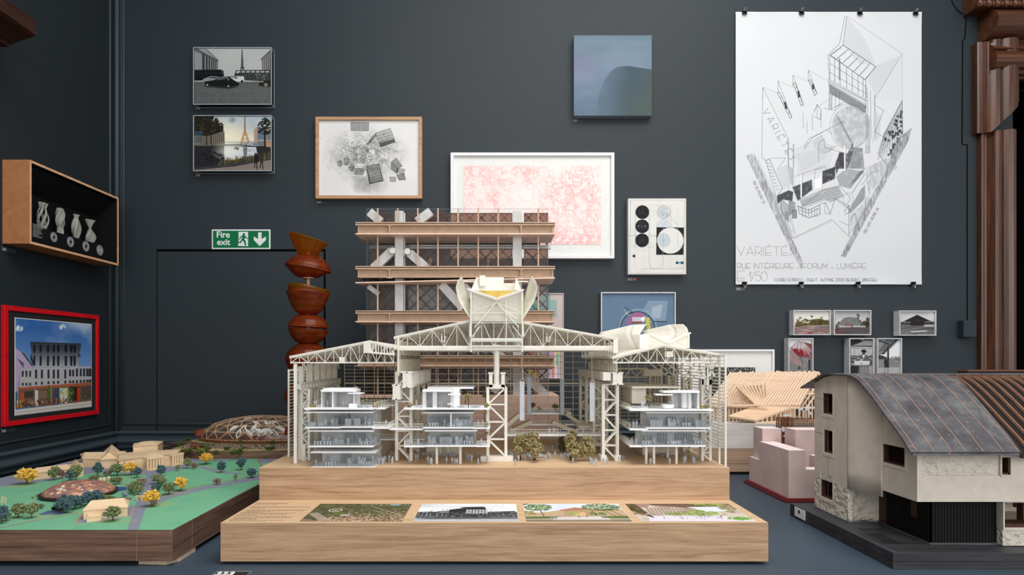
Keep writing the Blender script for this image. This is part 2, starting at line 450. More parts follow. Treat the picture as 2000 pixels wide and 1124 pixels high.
# dark room beyond the doorway
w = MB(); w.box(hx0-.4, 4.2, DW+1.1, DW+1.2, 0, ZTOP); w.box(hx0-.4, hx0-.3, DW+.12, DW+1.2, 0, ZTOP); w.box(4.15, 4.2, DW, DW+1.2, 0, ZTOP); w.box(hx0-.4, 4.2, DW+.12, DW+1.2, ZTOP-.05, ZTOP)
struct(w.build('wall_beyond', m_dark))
# flush door in the back wall
d = struct(MB().box(dx0+.003, dx1-.012, DW+.004, DW+.04, .01, dz1-.012).build('door_1', m_wall, bevel=.002))
# corner and panel mouldings
def mould(name, pts, r=.006):
    b = MB()
    for p, q in zip(pts, pts[1:]): b.cyl(p, q, r, n=8)
    return struct(b.build(name, m_trim_lit, smooth=True))
yb = DW
mould('trim_1', [(PX(241,DW), yb, ZTOP), (PX(241,DW), yb, PZ(829,DW)), (PX(560,DW)+.6, yb, PZ(829,DW))], .0055)
xl = XLW; dpan = 3.214
mould('trim_2', [(xl, dpan, ZTOP), (xl, dpan, PZ(829,DW)), (xl, -1.0, PZ(829,DW))], .0055)
mould('trim_3', [(xl+.012, DW-.012, ZTOP), (xl+.012, DW-.012, PZ(845,DW))], .012)
mould('trim_10', [(PX(236.5,DW), yb, ZTOP), (PX(236.5,DW), yb, PZ(845,DW))], .003)
# dado rail with several members, both walls
prof = [(0,.0),(.022,.0),(.026,-.008),(.022,-.016),(.012,-.02),(.012,-.034),(.03,-.04),(.034,-.05),(.03,-.06),(.014,-.066),(.014,-.085),(0,-.09)]
zr = PZ(842, DW)
b = MB(); b.prism([(XLW-.001, DW-p, zr+q) for p, q in prof], (PX(1880,DW)-XLW, 0, 0)); struct(b.build('trim_4', m_trim_lit))
b = MB(); b.prism([(XLW+p, -1.2, zr+q) for p, q in prof], (0, DW+1.2, 0)); struct(b.build('trim_5', m_trim_lit))
# panels with pierced grilles below the dado
def grille(name, a, bb, horiz):
    m = MB(); z1, z0 = zr-.13, .35
    f = .03
    if horiz:
        x0, x1 = a, bb
        for q in ((x0,x1,z1-f,z1),(x0,x1,z0,z0+f),(x0,x0+f,z0,z1),(x1-f,x1,z0,z1)): m.box(q[0],q[1],DW-.016,DW,q[2],q[3])
    else:
        y0, y1 = a, bb
        for q in ((y0,y1,z1-f,z1),(y0,y1,z0,z0+f),(y0,y0+f,z0,z1),(y1-f,y1,z0,z1)): m.box(XLW,XLW+.016,q[0],q[1],q[2],q[3])
    return struct(m.build(name, m_trim_lit, bevel=.003))
grille('trim_6', XLW+.12, XLW+1.0, True); grille('trim_7', 1.9, 3.14, False)
g = MB()
for k in range(70):
    for j in range(5):
        y = 1.95+k*.0165; z = zr-.19-j*.02
        if y < 3.09: g.cyl((XLW-.001, y, z), (XLW+.002, y, z), .006, n=6)
for k in range(34):
    for j in range(5):
        x = XLW+.17+k*.0165; z = zr-.19-j*.02
        g.cyl((x, DW-.002, z), (x, DW+.001, z), .006, n=6)
struct(g.build('trim_8', m_dark))

# dark doorway with mahogany surround on the right
t = bpy.data.objects.new('door_2', None); COL.objects.link(t); t.location = (hx0, DW, 0); WPOS[t.name] = Vector((hx0, DW, 0)); struct(t)
def pr(px0, px1, out0, out1, steps): return None
# profile across the architrave: (image x at the wall plane, projection)
AP = [(1908,0),(1908,.03),(1911,.034),(1914,.03),(1916,.022),(1919,.026),(1922,.022),(1925,.034),(1929,.05),(1934,.058),(1939,.058),(1941,.05),(1943,.058),(1949,.07),(1957,.075),(1964,.068),(1968,.05),(1969,.03),(1975,.03),(1975,.012),(1979,.012),(1979,-.1),(1979,-.1)]
def arch(ps, off=0): return [(PX(x+off, DW), DW-p) for x, p in ps]
b = MB(); zt_low = PZ(262, DW); b.prism([(x, y, 0) for x, y in arch(AP)], (0,0,zt_low))
b.build('architrave', m_mahog, t)
AE = [(1897,0),(1897,.04),(1900,.046),(1903,.04),(1905,.046),(1908,.04),(1911,.052),(1914,.048),(1918,.06),(1924,.072),(1931,.076),(1934,.066),(1937,.076),(1944,.088),(1954,.092),(1962,.086),(1966,.07),(1967,.045),(1976,.045),(1976,.02),(1979,.02),(1979,-.1)]
b = MB()
i = 0
top = [(x, y, PZ(90, DW)) for x, y in arch(AE)]
bot = [(x, y, PZ(266 - max(0, (px-1918))*1.05, DW)) for (x, y), (px, _) in zip(arch(AE), AE)]
n = len(top)
b.v += bot+top
for k in range(n): k2 = (k+1) % n; b.f.append((k, k2, n+k2, n+k))
b.f.append(tuple(range(n))); b.f.append(tuple(n+k for k in reversed(range(n))))
b.build('architrave_ear', m_mahog, t)
# head of the architrave
HP = [(90,0),(90,.05),(93,.055),(97,.045),(100,.05),(108,.075),(112,.08),(114,.07),(117,.08),(126,.093),(138,.09),(145,.07),(147,.045),(154,.045),(154,.02),(160,.02),(160,-.1)]
b = MB(); b.prism([(PX(1916,DW), DW-p-.012, PZ(y, DW)) for y, p in HP], (1.6, 0, 0)); b.build('architrave_head', m_mahogx, t)
# rounded frieze and carved cornice
b = MB(); fr = [(88,0),(88,.05),(84,.09),(76,.125),(64,.14),(50,.13),(40,.1),(34,.06),(33,0)]
b.prism([(PX(1909,DW), DW-p, PZ(y, DW)) for y, p in fr], (1.7, 0, 0)); b.build('frieze', m_mahogx, t, smooth=False)
b = MB(); co_ = [(33,0),(33,.08),(22,.09),(20,.12),(18,.09),(6,.12),(0,.17),(-14,.2),(-20,.24),(-50,.26),(-52,0)]
b.prism([(PX(1880,DW), DW-p, PZ(y, DW)) for y, p in co_], (1.8, 0, 0)); b.build('cornice', m_mahogx, t)
b = MB()
for k in range(16):
    x = PX(1910+k*17, DW-.1); b.ball((x, DW-.115, PZ(9, DW-.1)), (.018,.018,.022), 10, 6)
    b.ball((x+.022, DW-.112, PZ(9, DW-.1)), (.006,.012,.02), 6, 4)
b.build('carved_beads', m_mahogx, t, smooth=True)

# dark strip painting the backing board's shadow line, and conduit beside the door surround
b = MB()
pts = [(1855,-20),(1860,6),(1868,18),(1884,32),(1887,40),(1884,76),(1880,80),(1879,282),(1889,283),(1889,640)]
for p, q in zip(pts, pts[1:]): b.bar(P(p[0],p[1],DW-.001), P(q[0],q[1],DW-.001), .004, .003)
struct(b.build('shadow_line_trim', m_dark))
o = MB().box(PX(1870,DW), PX(1895,DW), DW-.045, DW, PZ(660,DW), PZ(627,DW)).build('wall_box', m_wall, bevel=.003)
tag(o, 'small dark painted junction box on the wall beside the wooden door surround', 'box')

# mahogany cornice of a doorway high on the left wall
s_ = 516.0; de = F/s_
def cx_(x, y): return (PX(x, de), de, PZ(y, de))
cp = [(70,67),(67,71),(60,73),(52,75),(44,80),(36,80),(26,85),(17,91),(-6,91),(-6,40),(40,40)]
poly = [cx_(x, y) for x, y in [(70,66),(70,69),(64,73),(52,75),(44,80),(34,82),(26,86),(20,88),(17,92),(-34,92),(-34,40),(70,40)]]
b = MB(); b.prism(poly, (0, -1.1, 0))
struct(b.build('door_3', m_mahogy))

# ------------------------------------------------------------------ the table
tb = MB(); tb.box(-1.78, 2.6, .55, 3.2, ZT-.04, ZT)
tt = thing('display_table', 'large blue-grey painted table carrying all the architectural models', 'table', (0, 1.6, 0))
tb.build('table_top', m_table, tt, bevel=.003)
MB().box(-1.7, 2.5, .65, 3.15, 0, ZT-.04).build('table_base', m_table, tt)
# ------------------------------------------------------------------ works on the walls
def R4(x0, y0, x1, y1, d): return PX(x0,d), PX(x1,d), PZ(y1,d), PZ(y0,d)
def frame_mb(x0, x1, z0, z1, yf, yb, fw):
    m = MB()
    m.box(x0,x1,yf,yb,z1-fw,z1); m.box(x0,x1,yf,yb,z0,z0+fw); m.box(x0,x0+fw,yf,yb,z0+fw,z1-fw); m.box(x1-fw,x1,yf,yb,z0+fw,z1-fw)
    return m
m_frame_white = plain('white_frame', (222,222,224), .45, .3, 0, .01)
m_frame_silver = plain('pale_frame', (196,196,200), .4, .4)
m_frame_oak = wood('oak_frame', (150,112,80), (176,136,102), (190,152,118), 'X', 1, .5)
m_frame_red = plain('red_frame', (196,10,24), .4, .4)
m_mat_white = plain('mount_board', (222,223,220), .8, .1, 0, .01)
m_mat_black = plain('dark_mount_board', (40,40,41), .8, .1)
m_canvas = plain('canvas_edge', (120,128,136), .8, .1)
m_canvas_w = plain('pale_canvas_edge', (205,205,208), .7, .1)

def framed(name, label, rc, depth, fw, fmat, cv, inner, matm=None, glass=True, cat='framed picture', group=None):
    """rc: outer rect in image px of the frame's front face; inner: px rect of the print"""
    d = DW-depth
    x0, x1, z0, z1 = R4(*rc, d); k = d/F
    t = thing(name, label, cat, ((x0+x1)/2, DW, z0), group)
    frame_mb(x0, x1, z0, z1, d, DW, fw*k).build('frame', fmat, t, bevel=.0008)
    dp = d+min(.012, depth*.45)
    i0, i1, j0, j1 = R4(*inner, dp)
    if matm:
        MB().box(x0+fw*k*.5, x1-fw*k*.5, dp+.0015, DW-.002, z0+fw*k*.5, z1-fw*k*.5).build('mount', matm, t)
    else:
        MB().box(x0+fw*k*.5, x1-fw*k*.5, dp+.0015, DW-.002, z0+fw*k*.5, z1-fw*k*.5).build('backing', m_mat_black, t)
    cv.obj('print', m_pic, t, lambda u, v: (i0+(i1-i0)*u, dp, j1+(j0-j1)*v))
    if glass: MB().face([(x0+fw*k,d+.004,z0+fw*k),(x1-fw*k,d+.004,z0+fw*k),(x1-fw*k,d+.004,z1-fw*k),(x0+fw*k,d+.004,z1-fw*k)]).build('glass', m_glass, t)
    return t

# --- black and white street photograph in a clear box
def T(ax, ay, k): return lambda pts: [(ax+x*k, ay+y*k) for x, y in pts]
k1 = 180/1445.
def street():
    c = Cv(379,94,529,204, 2, (178,178,176)); g = T(370,85,k1)
    n = c.noise(40,4,1); c.put(n, (205,205,203), .5)
    c.poly(g([(0,600),(1300,600),(1300,1000),(0,1000)]), (98,100,100))
    n = c.noise(3,3,2); c.put((n-.35)*2*(c.yy > 85+600*k1), (60,62,62), .35)
    c.vgrad(85+600*k1, (80,82,82), 85+760*k1, (104,106,106), .4)
    # colonnades
    c.poly(g([(70,70),(260,80),(450,260),(440,420),(70,420)]), (150,152,152))
    c.poly(g([(70,70),(120,75),(450,265),(445,285),(70,110)]), (95,96,97))
    for a, b in ((195,235),(250,282),(295,322),(335,358),(368,388),(398,414),(424,436)):
        c.poly(g([(a,80+(a-70)*.52),(b,80+(b-70)*.52),(b,415),(a,415)]), (58,60,62))
    for a in (100,140,165): c.line(*g([(a,110),(a,415)]), .7, (120,122,124))
    c.poly(g([(250,72),(285,100),(450,262),(440,270),(270,100)]), (80,81,82))
    c.poly(g([(1275,85),(1275,420),(1130,420),(1125,260),(1110,245)]), (150,150,146))
    c.poly(g([(1275,85),(1110,245),(1120,262),(1275,120)]), (85,86,84))
    for a, b in ((1140,1150),(1166,1178),(1195,1208),(1222,1238),(1255,1272)): c.poly(g([(a,260-(a-1120)*.8),(b,255-(b-1120)*.8),(b,415),(a,415)]), (70,71,70))
    # lattice tower
    c.poly(g([(815,88),(828,88),(840,350),(855,375),(858,420),(795,420),(797,375),(806,350)]), (70,72,75))
    for y in (235,270,300,330): c.line(*g([(806,y),(842,y)]), .8, (50,52,55))
    c.poly(g([(812,395),(842,395),(842,420),(812,420)]), (150,150,150))
    # buses
    c.poly(g([(75,412),(490,408),(530,430),(545,570),(75,585)]), (20,21,23)); c.poly(g([(500,425),(530,440),(538,500),(500,470)]), (58,60,64))
    c.line(*g([(80,470),(500,462)]), .8, (42,44,48))
    c.poly(g([(700,490),(725,418),(1275,412),(1275,600),(700,570)]), (55,56,56))
    for a in range(740,1260,75): c.poly(g([(a,432),(a+55,432),(a+55,452),(a,455)]), (185,185,180))
    c.poly(g([(735,440),(780,432),(760,460),(735,470)]), (210,210,205))
    c.blobs(*g([(1030,520)])[0], 26, 8, 60, 1.3, [(95,95,95),(40,40,40),(130,130,128)], .8, 4)
    c.poly(g([(545,515),(700,515),(700,530),(545,530)]), (60,60,60))
    # van and cars
    c.poly(g([(680,580),(700,530),(735,512),(850,515),(850,600),(690,600)]), (205,205,203)); c.poly(g([(695,550),(715,532),(750,530),(745,552)]), (40,42,45))
    c.ell(*g([(820,592)])[0], 2.4, 2.4, (25,25,26))
    c.poly(g([(205,560),(280,530),(340,510),(420,515),(470,540),(480,590),(215,605)]), (140,142,144)); c.poly(g([(290,545),(345,520),(410,522),(440,545)]), (70,72,76))
    c.poly(g([(230,600),(380,575),(440,540),(520,522),(620,525),(700,580),(770,620),(770,665),(620,690),(250,665)]), (22,23,25))
    c.poly(g([(400,578),(450,545),(520,532),(560,560)]), (90,92,96)); c.poly(g([(520,532),(600,535),(620,575),(565,560)]), (62,64,68))
    c.pl(g([(440,540),(520,522),(580,530),(615,560),(610,580)]), .6, (200,200,200))
    for x, y in ((275,650),(605,672)): c.ell(*g([(x,y)])[0], 4.5, 4.5, (12,12,13)); c.ell(*g([(x,y)])[0], 2.3, 2.3, (140,140,140))
    c.poly(g([(240,675),(760,685),(740,700),(560,712),(300,690)]), (35,36,37), .7)
    c.poly(g([(1080,640),(1110,590),(1275,575),(1275,680),(1200,690),(1090,665)]), (36,34,28)); c.ell(*g([(1195,650)])[0], 4, 4, (120,118,112)); c.poly(g([(1110,600),(1150,585),(1160,600),(1115,612)]), (170,168,160))
    return c
def sunset():
    c = Cv(379,227,529,333, 2, (150,168,190)); g = T(370,215,k1)
    c.vgrad(226, (138,156,180), 275, (236,224,200))
    n = c.noise(30,4,3,2.5,1); c.put((n-.4)*2*(c.yy < 275), (235,235,230), .5)
    dd = np.hypot((c.xx-(370+560*k1))/60, (c.yy-(215+420*k1))/55); c.put(1-dd, (255,246,218), .95)
    c.blobs(*g([(660,150)])[0], 10, 5, 12, 3, [(128,140,155)], .35, 9)
    # tower
    c.poly(g([(852,90),(874,90),(880,345),(905,380),(945,515),(905,515),(885,400),(848,400),(835,515),(795,515),(832,380),(850,345)]), (196,150,108))
    c.poly(g([(852,90),(874,90),(880,345),(850,345)]), (150,125,112)); c.pl(g([(835,350),(895,350)]), 1.2, (170,120,80)); c.pl(g([(815,450),(915,450)]), 1.2, (170,125,80))
    for y in range(380,515,22): c.line(*g([(840,y),(890,y)]), .4, (170,120,75))
    c.poly(g([(820,512),(920,512),(920,520),(820,520)]), (60,50,45))
    # left trees and pale colonnade
    c.poly(g([(75,400),(360,350),(545,330),(550,560),(75,560)]), (120,112,100))
    for a in range(180,545,32): c.line(*g([(a,370),(a,545)]), 1.2, (70,66,62), .8)
    c.poly(g([(75,80),(390,88),(360,170),(450,220),(500,260),(530,330),(300,400),(75,400)]), (34,32,26))
    c.poly(g([(490,215),(505,190),(528,230),(530,330),(490,300)]), (70,58,40))
    c.blobs(*g([(290,240)])[0], 28, 18, 160, 2.0, [(28,27,22),(48,44,32),(70,58,36),(36,36,34)], .9, 5)
    for a in (260,330): c.line(*g([(a,380),(a+5,540)]), 1.6, (26,24,20))
    c.poly(g([(85,330),(190,330),(190,400),(85,400)]), (60,95,140), .6); c.poly(g([(90,410),(190,410),(190,510),(90,510)]), (70,80,100), .6)
    # water and reflection
    c.poly(g([(75,555),(1275,560),(1275,900),(75,920)]), (40,40,42))
    c.poly(g([(540,560),(1040,580),(1060,700),(700,780),(540,780)]), (205,212,218)); c.put((1-np.hypot((c.xx-(370+600*k1))/35,(c.yy-(215+650*k1))/22)), (255,250,235), .8)
    c.poly(g([(835,580),(905,580),(890,780),(855,780)]), (95,92,92), .8); c.blobs(*g([(740,600)])[0], 5, 2.5, 12, 1.2, [(80,70,60)], .9, 3); c.blobs(*g([(940,630)])[0], 13, 3, 25, .9, [(110,105,100)], .6, 8)
    c.pl(g([(550,545),(800,540),(1050,575)]), 1.5, (90,72,50)); c.pl(g([(550,500),(700,510),(1020,525)]), .8, (190,160,120))
    c.blobs(*g([(900,530)])[0], 16, 1.6, 20, .7, [(50,42,40)], .9, 12)
    c.blobs(*g([(330,740)])[0], 28, 12, 60, 2.2, [(30,30,32),(46,42,36),(24,24,26)], .8, 2)
    # right building and tree
    c.poly(g([(1010,300),(1060,270),(1275,340),(1275,580),(1010,540)]), (120,120,122)); c.poly(g([(1010,300),(1060,270),(1060,520),(1010,520)]), (172,150,132))
    c.poly(g([(1060,460),(1275,470),(1275,490),(1060,480)]), (175,165,155)); c.poly(g([(1200,500),(1275,500),(1275,580),(1200,575)]), (185,140,110)); c.poly(g([(1070,350),(1160,350),(1160,455),(1070,455)]), (96,118,142), .8)
    c.blobs(*g([(1175,260)])[0], 15, 17, 130, 1.7, [(22,26,16),(38,42,26),(30,32,22)], .95, 6); c.line(*g([(1175,350),(1180,570)]), 3, (26,25,20))
    # reeds, path, walkers
    c.poly(g([(75,900),(500,870),(1275,720),(1275,860),(75,960)]), (46,46,50))
    rg = random.Random(3)
    for _ in range(260):
        x = rg.uniform(450,1270); y = 860-(x-450)*.14+rg.uniform(-10,20); c.line(*g([(x,y),(x+rg.uniform(-20,20),y-rg.uniform(30,110))]), .6, rg.choice([(96,84,52),(60,58,34),(130,110,70),(44,44,30)]))
    c.poly(g([(75,940),(700,880),(1275,780),(1275,960),(75,960)]), (140,126,116)); c.pl(g([(75,915),(560,870),(1275,775)]), 1.6, (70,72,80))
    for a in range(0,9): c.line(*g([(480+a*90,960),(700+a*75,880-a*12)]), .5, (100,90,84))
    for x, w_, h, col in ((1040,60,230,(34,28,26)),(1130,34,200,(52,44,46))):
        c.ell(*g([(x,690 if x<1100 else 720)])[0], 2.0, 2.6, (30,24,20)); c.poly(g([(x-w_*.6,760),(x-w_*.4,705),(x+w_*.5,705),(x+w_*.7,800),(x+w_*.2,830),(x-w_*.3,830)]), col)
        c.line(*g([(x-14,820),(x-28,900)]), 2, (28,26,28)); c.line(*g([(x+12,820),(x+14,905)]), 2, (28,26,28)); c.line(*g([(x,905),(x+50,950)]), .8, (50,44,44))
    c.poly(g([(1018,660),(1065,660),(1060,675),(1022,675)]), (190,180,165))
    return c
def acrylic_photo(label, rc, cv):
    depth = .045; d = DW-depth
    x0, x1, z0, z1 = R4(*rc, d); t = thing('photograph_in_clear_box', label, 'photograph', ((x0+x1)/2, DW, z0))
    MB().box(x0+.003, x1-.003, d+.004, d+.008, z0+.003, z1-.003).build('backing', m_mat_black, t)
    cv.obj('print', m_picgloss, t, lambda u, v: (x0+.003+(x1-x0-.006)*u, d+.0035, z1-.003-(z1-z0-.006)*v))
    MB().box(x0, x1, d, DW-.001, z0, z1).build('clear_box', m_acryl, t)
    e = MB(); r = .0032
    for z in (z0, z1):
        e.bar((x0,d,z),(x1,d,z), r); e.bar((x0,DW-.002,z),(x1,DW-.002,z), r*.7)
    for x in (x0, x1):
        e.bar((x,d,z0),(x,d,z1), r); e.bar((x,DW-.002,z0),(x,DW-.002,z1), r*.7)
        for z in (z0, z1): e.bar((x,d,z),(x,DW-.002,z), r*.8)
    e.build('polished_edge', m_edge, t)
acrylic_photo('black-and-white street photograph in a clear acrylic box, upper of the two on the left', (378,93,530,204), street())
acrylic_photo('colour photograph of sunset water and iron tower in a clear acrylic box', (378,226,530,334), sunset())

# --- charcoal drawing
def charcoal():
    c = Cv(620,233,819,382, 2, (214,214,214)); k = 220/1455.; g = T(610,225,k)
    n = c.noise(70,4,21); c.put((n-.35)*1.5, (232,232,232), .7)
    d = np.hypot((c.xx-(610+700*k))/78, (c.yy-(225+520*k))/52)
    n2 = c.noise(9,4,22); c.put(np.clip(1.15-d,0,1)*(n2-.25)*1.4, (70,70,70), .75)
    n3 = c.noise(2.2,2,23); c.put(np.clip(1.05-d,0,1)*(n3 > .62), (40,40,40), .45)
    c.put(np.clip(1-np.hypot((c.xx-(610+640*k))/26, (c.yy-(225+900*k))/18),0,1)*(n2), (90,90,90), .7)
    c.put(np.clip(1-np.hypot((c.xx-(610+800*k))/32, (c.yy-(225+900*k))/24),0,1)*(n2+.2), (110,110,110), .6)
    rg = random.Random(5)
    for _ in range(420):
        x = rg.gauss(640,190); y = rg.gauss(480,130); l = rg.uniform(10,55); a = rg.uniform(0,6.28)
        c.line(*g([(x,y),(x+l*math.cos(a),y+l*math.sin(a))]), .35, (40,40,40), rg.uniform(.25,.7))
    def sheet(q, nu, dark, al=.6, w=.7):
        q = g(q); c.poly(q, (70,70,70), dark*.62)
        for i in range(nu+1):
            t = i/nu; p = lambda a, b: (a[0]+(b[0]-a[0])*t, a[1]+(b[1]-a[1])*t)
            c.line(p(q[0],q[1]), p(q[3],q[2]), w, (25,25,25), al)
            if i % 2 == 0: c.line(p(q[0],q[3]), p(q[1],q[2]), w*.7, (30,30,30), al)
        c.pl(q, w, (20,20,20), al, True)
    sheet([(497,92),(730,98),(722,205),(497,200)], 10, .45)
    sheet([(815,235),(1010,175),(1070,345),(885,410)], 9, .12, .8); sheet([(870,370),(1060,310),(1070,350),(885,412)], 9, .75, .8)
    sheet([(815,240),(830,260),(720,390),(705,370)], 4, .05, .5)
    sheet([(700,670),(860,625),(915,840),(740,890)], 12, .45, .7)
    c.pl(g([(705,700),(740,855)]), 1.4, (15,15,15)); c.pl(g([(860,625),(912,840)]), 1.2, (15,15,15), .8); c.pl(g([(740,880),(915,850)]), 1.4, (15,15,15), .8)
    sheet([(1085,555),(1165,660),(1110,690),(1025,610)], 6, .5); sheet([(1025,610),(1110,690),(1100,760),(1020,700)], 5, .6)
    sheet([(1090,770),(1190,755),(1208,835),(1120,840)], 7, .6); sheet([(1100,690),(1200,700),(1180,770),(1090,730)], 5, .3)
    sheet([(560,690),(660,695),(655,770),(545,760)], 6, .1, .8, .9); sheet([(1000,800),(1080,800),(1080,860),(1010,860)], 5, .35, .4)
    for x, y, a, b in ((350,625,5.5,6.5),(440,595,6,9),(510,680,6,7.5)):
        c.ell(*g([(x,y)])[0], a, b, (70,70,70), .7, tex=c.noise(4,3,int(x))*1.3)
    for a in range(540,760,16): c.line(*g([(a,790),(a,1000)]), .35, (80,80,80), .5)
    for a in range(790,1000,16): c.line(*g([(540,a),(750,a)]), .3, (90,90,90), .4)
    return c
framed('framed_drawing', 'charcoal drawing of scattered structures in a thin oak frame', (616,228,824,388), .035, 6, m_frame_oak, charcoal(), (621,233,818,382), None)

# --- pink drawing
def pink():
    c = Cv(905,323,1174,478, 2, (236,226,224))
    n1 = c.noise(60,4,31); n2 = c.noise(7,3,32); n3 = c.noise(2.0,2,33)
    ridge = 1-np.abs(n2-.5)*5
    m = np.clip(ridge,0,1)*np.clip(n1*2.2-.55,0,1)
    rg = random.Random(8)
    for _ in range(26):
        x = rg.uniform(930,1150); y = rg.uniform(335,470); a = rg.uniform(5,16); b = rg.uniform(6,18)
        k = np.clip((1-np.hypot((c.xx-x)/a, (c.yy-y)/b))*3, 0, 1); m = m*(1-.75*k)
    c.put(np.clip(n1*1.6-.5,0,1)*.5, (240,206,203), .9)
    c.put(m, (234,168,165), .5); c.put(m*(n3 > .5), (222,120,118), .35)
    for cx, cy, a, b in ((1095,390,20,14),(1107,380,13,18),(1027,374,16,20),(1090,405,10,14)): c.ell(cx, cy, a, b, (225,150,147), .4, w=1)
    c.put((c.yy-420)/60*np.clip(1-np.abs(n2-.5)*4,0,1), (226,140,137), .5)
    return c
framed('framed_drawing', 'pink line drawing in a wide white mount and white frame behind the tower model', (880,298,1200,505), .04, 6, m_frame_white, pink(), (906,324,1174,478), m_mat_white)

# --- sky painting on canvas
def canvas_work(name, label, rc, depth, cv, edge):
    d = DW-depth; x0, x1, z0, z1 = R4(*rc, d)
    t = thing(name, label, 'painting', ((x0+x1)/2, DW, z0))
    MB().box(x0, x1, d+.0015, DW-.001, z0, z1).build('stretcher', edge, t, bevel=.001)
    cv.obj('painted_face', m_pic, t, lambda u, v: (x0+(x1-x0)*u, d, z1+(z0-z1)*v)); return t
def sky():
    c = Cv(1121,70,1272,225, 1.6, (112,132,154))
    c.vgrad(70, (102,120,134), 150, (108,124,142)); c.vgrad(150, (104,122,142), 226, (90,106,124))
    n = c.noise(50,4,41,2.2,1); c.put((n-.4)*2.2, (130,145,158), .6)
    c.put(1-np.hypot((c.xx-1140)/35, (c.yy-130)/40), (124,116,146), .6); c.put((85-c.yy)/15, (84,104,112), .4)
    pts = [(1165,225),(1168,190),(1178,160),(1192,140),(1205,131),(1225,129),(1250,133),(1273,136),(1273,226)]
    n = c.noise(24,3,42)
    hill = np.clip((c.xx-1158)/70,0,1)
    sl = (slice(None), slice(None)); m = c.pmask(pts, sl); c.put(m*hill, (66,80,88), .9); c.put(m*np.clip((c.yy-150)/60,0,1)*np.clip((c.xx-1200)/50,0,1), (80,90,84), .7)
    c.put(m*(n-.4)*1.5, (78,90,92), .5); c.put(m*np.clip((c.xx-1255)/20,0,1), (82,86,76), .5)
    return c
canvas_work('sky_painting', 'square misty blue-grey canvas of a dark hill under cloud', (1121,69,1273,226), .04, sky(), m_canvas)

# --- circles drawing
def circles():
    c = Cv(1227,388,1339,535, 3, (212,211,207)); k = 135/843.; g = T(1215,380,k)
    n = c.noise(30,4,51); c.put((n-.4)*1.6, (196,195,190), .7); n = c.noise(12,3,52); c.put((n-.55)*1.6, (226,225,222), .6)
    def e(x, y, r, col, al=1, w=None): c.ell(*g([(x,y)])[0], r*k, r*k, col, al, w)
    for x in (160,340,500,585): c.line(*g([(x,130),(x,900)]), .35, (150,140,138), .7)
    c.pl(g([(165,132),(590,132),(590,645),(165,645)]), .4, (180,140,130), .8, True)
    c.pl(g([(105,70),(755,70),(745,955),(95,955)]), .5, (90,90,92), .8, True)
    for y in (495,505): c.line(*g([(80,y),(770,y+8)]), .4, (110,110,112), .8)
    c.line(*g([(235,905),(750,900)]), .5, (100,120,140), .8)
    for x, y in ((247,217),(245,388),(243,557)):
        e(x, y, 83, (38,38,40))
        for a in range(0,180,45 if y != 388 else 22): c.line(*g([(x-80*math.cos(math.radians(a)), y-80*math.sin(math.radians(a))),(x+80*math.cos(math.radians(a)), y+80*math.sin(math.radians(a)))]), .25, (110,110,112), .6)
        c.ell(*g([(x,y+75)])[0], 14, 10, (130,130,132), .5, w=.3)
    for x in (200,280): e(x, 384, 5, (235,235,235))
    e(505,217,82,(176,184,190),.8); e(500,388,82,(190,197,202),.8); e(505,217,82,(120,126,130),.7,.4); e(500,388,82,(130,136,140),.5,.4)
    c.blobs(*g([(520,230)])[0], 9, 9, 30, 2, [(150,160,168),(200,206,210),(140,146,150)], .5, 7)
    c.poly(g([(417,398),(747,402),(742,733),(413,733)]), (40,40,42)); e(583,560,158,(212,211,207))
    e(500,557,82,(182,190,196),.85); e(500,557,82,(120,126,132),.7,.4)
    for a in range(0,180,30): c.line(*g([(500-80*math.cos(math.radians(a)), 557-80*math.sin(math.radians(a))),(500+80*math.cos(math.radians(a)), 557+80*math.sin(math.radians(a)))]), .3, (120,128,134), .6)
    B = (130,178,202)
    def tube(pts): c.pl(g(pts), .7, B, .95)
    tube([(160,190),(160,570)] + [(160-(1-math.cos(t))*60, 570+math.sin(t)*70) for t in (.3,.6,.9,1.2,1.5)])
    tube([(328,190),(322,820)] + [(408+84*math.cos(math.radians(a)), 815+86*math.sin(math.radians(a))) for a in range(180,-1,-15)] + [(497,400)] + [(588+86*math.cos(math.radians(a)), 395+86*math.sin(math.radians(a))) for a in range(180,361,15)] + [(672,580)] + [(672+(1-math.cos(t))*62, 580+math.sin(t)*68) for t in (.3,.6,.9,1.2,1.5)])
    c.line(*g([(678,80),(668,930)]), .4, B, .6)
    c.poly(g([(130,732),(160,732),(160,763),(130,763)]), (36,36,38)); c.poly(g([(650,815),(680,815),(680,843),(650,843)]), (70,36,38)); c.poly(g([(680,815),(710,815),(710,843),(680,843)]), (80,180,220)); c.poly(g([(710,815),(742,815),(742,843),(710,843)]), (60,60,64))
    c.blobs(*g([(715,875)])[0], 4.5, 3, 20, .5, [(150,152,156)], .7, 5)
    rg = random.Random(4)
    for _ in range(30):
        x, y = rg.uniform(110,740), rg.uniform(100,930); c.line(*g([(x,y),(x+rg.uniform(-40,40),y+rg.uniform(-40,40))]), .3, (140,140,142), .6)
    return c
canvas_work('circles_painting', 'pale canvas with three black discs and a white circle in a black square', (1227,388,1340,536), .04, circles(), m_canvas_w)

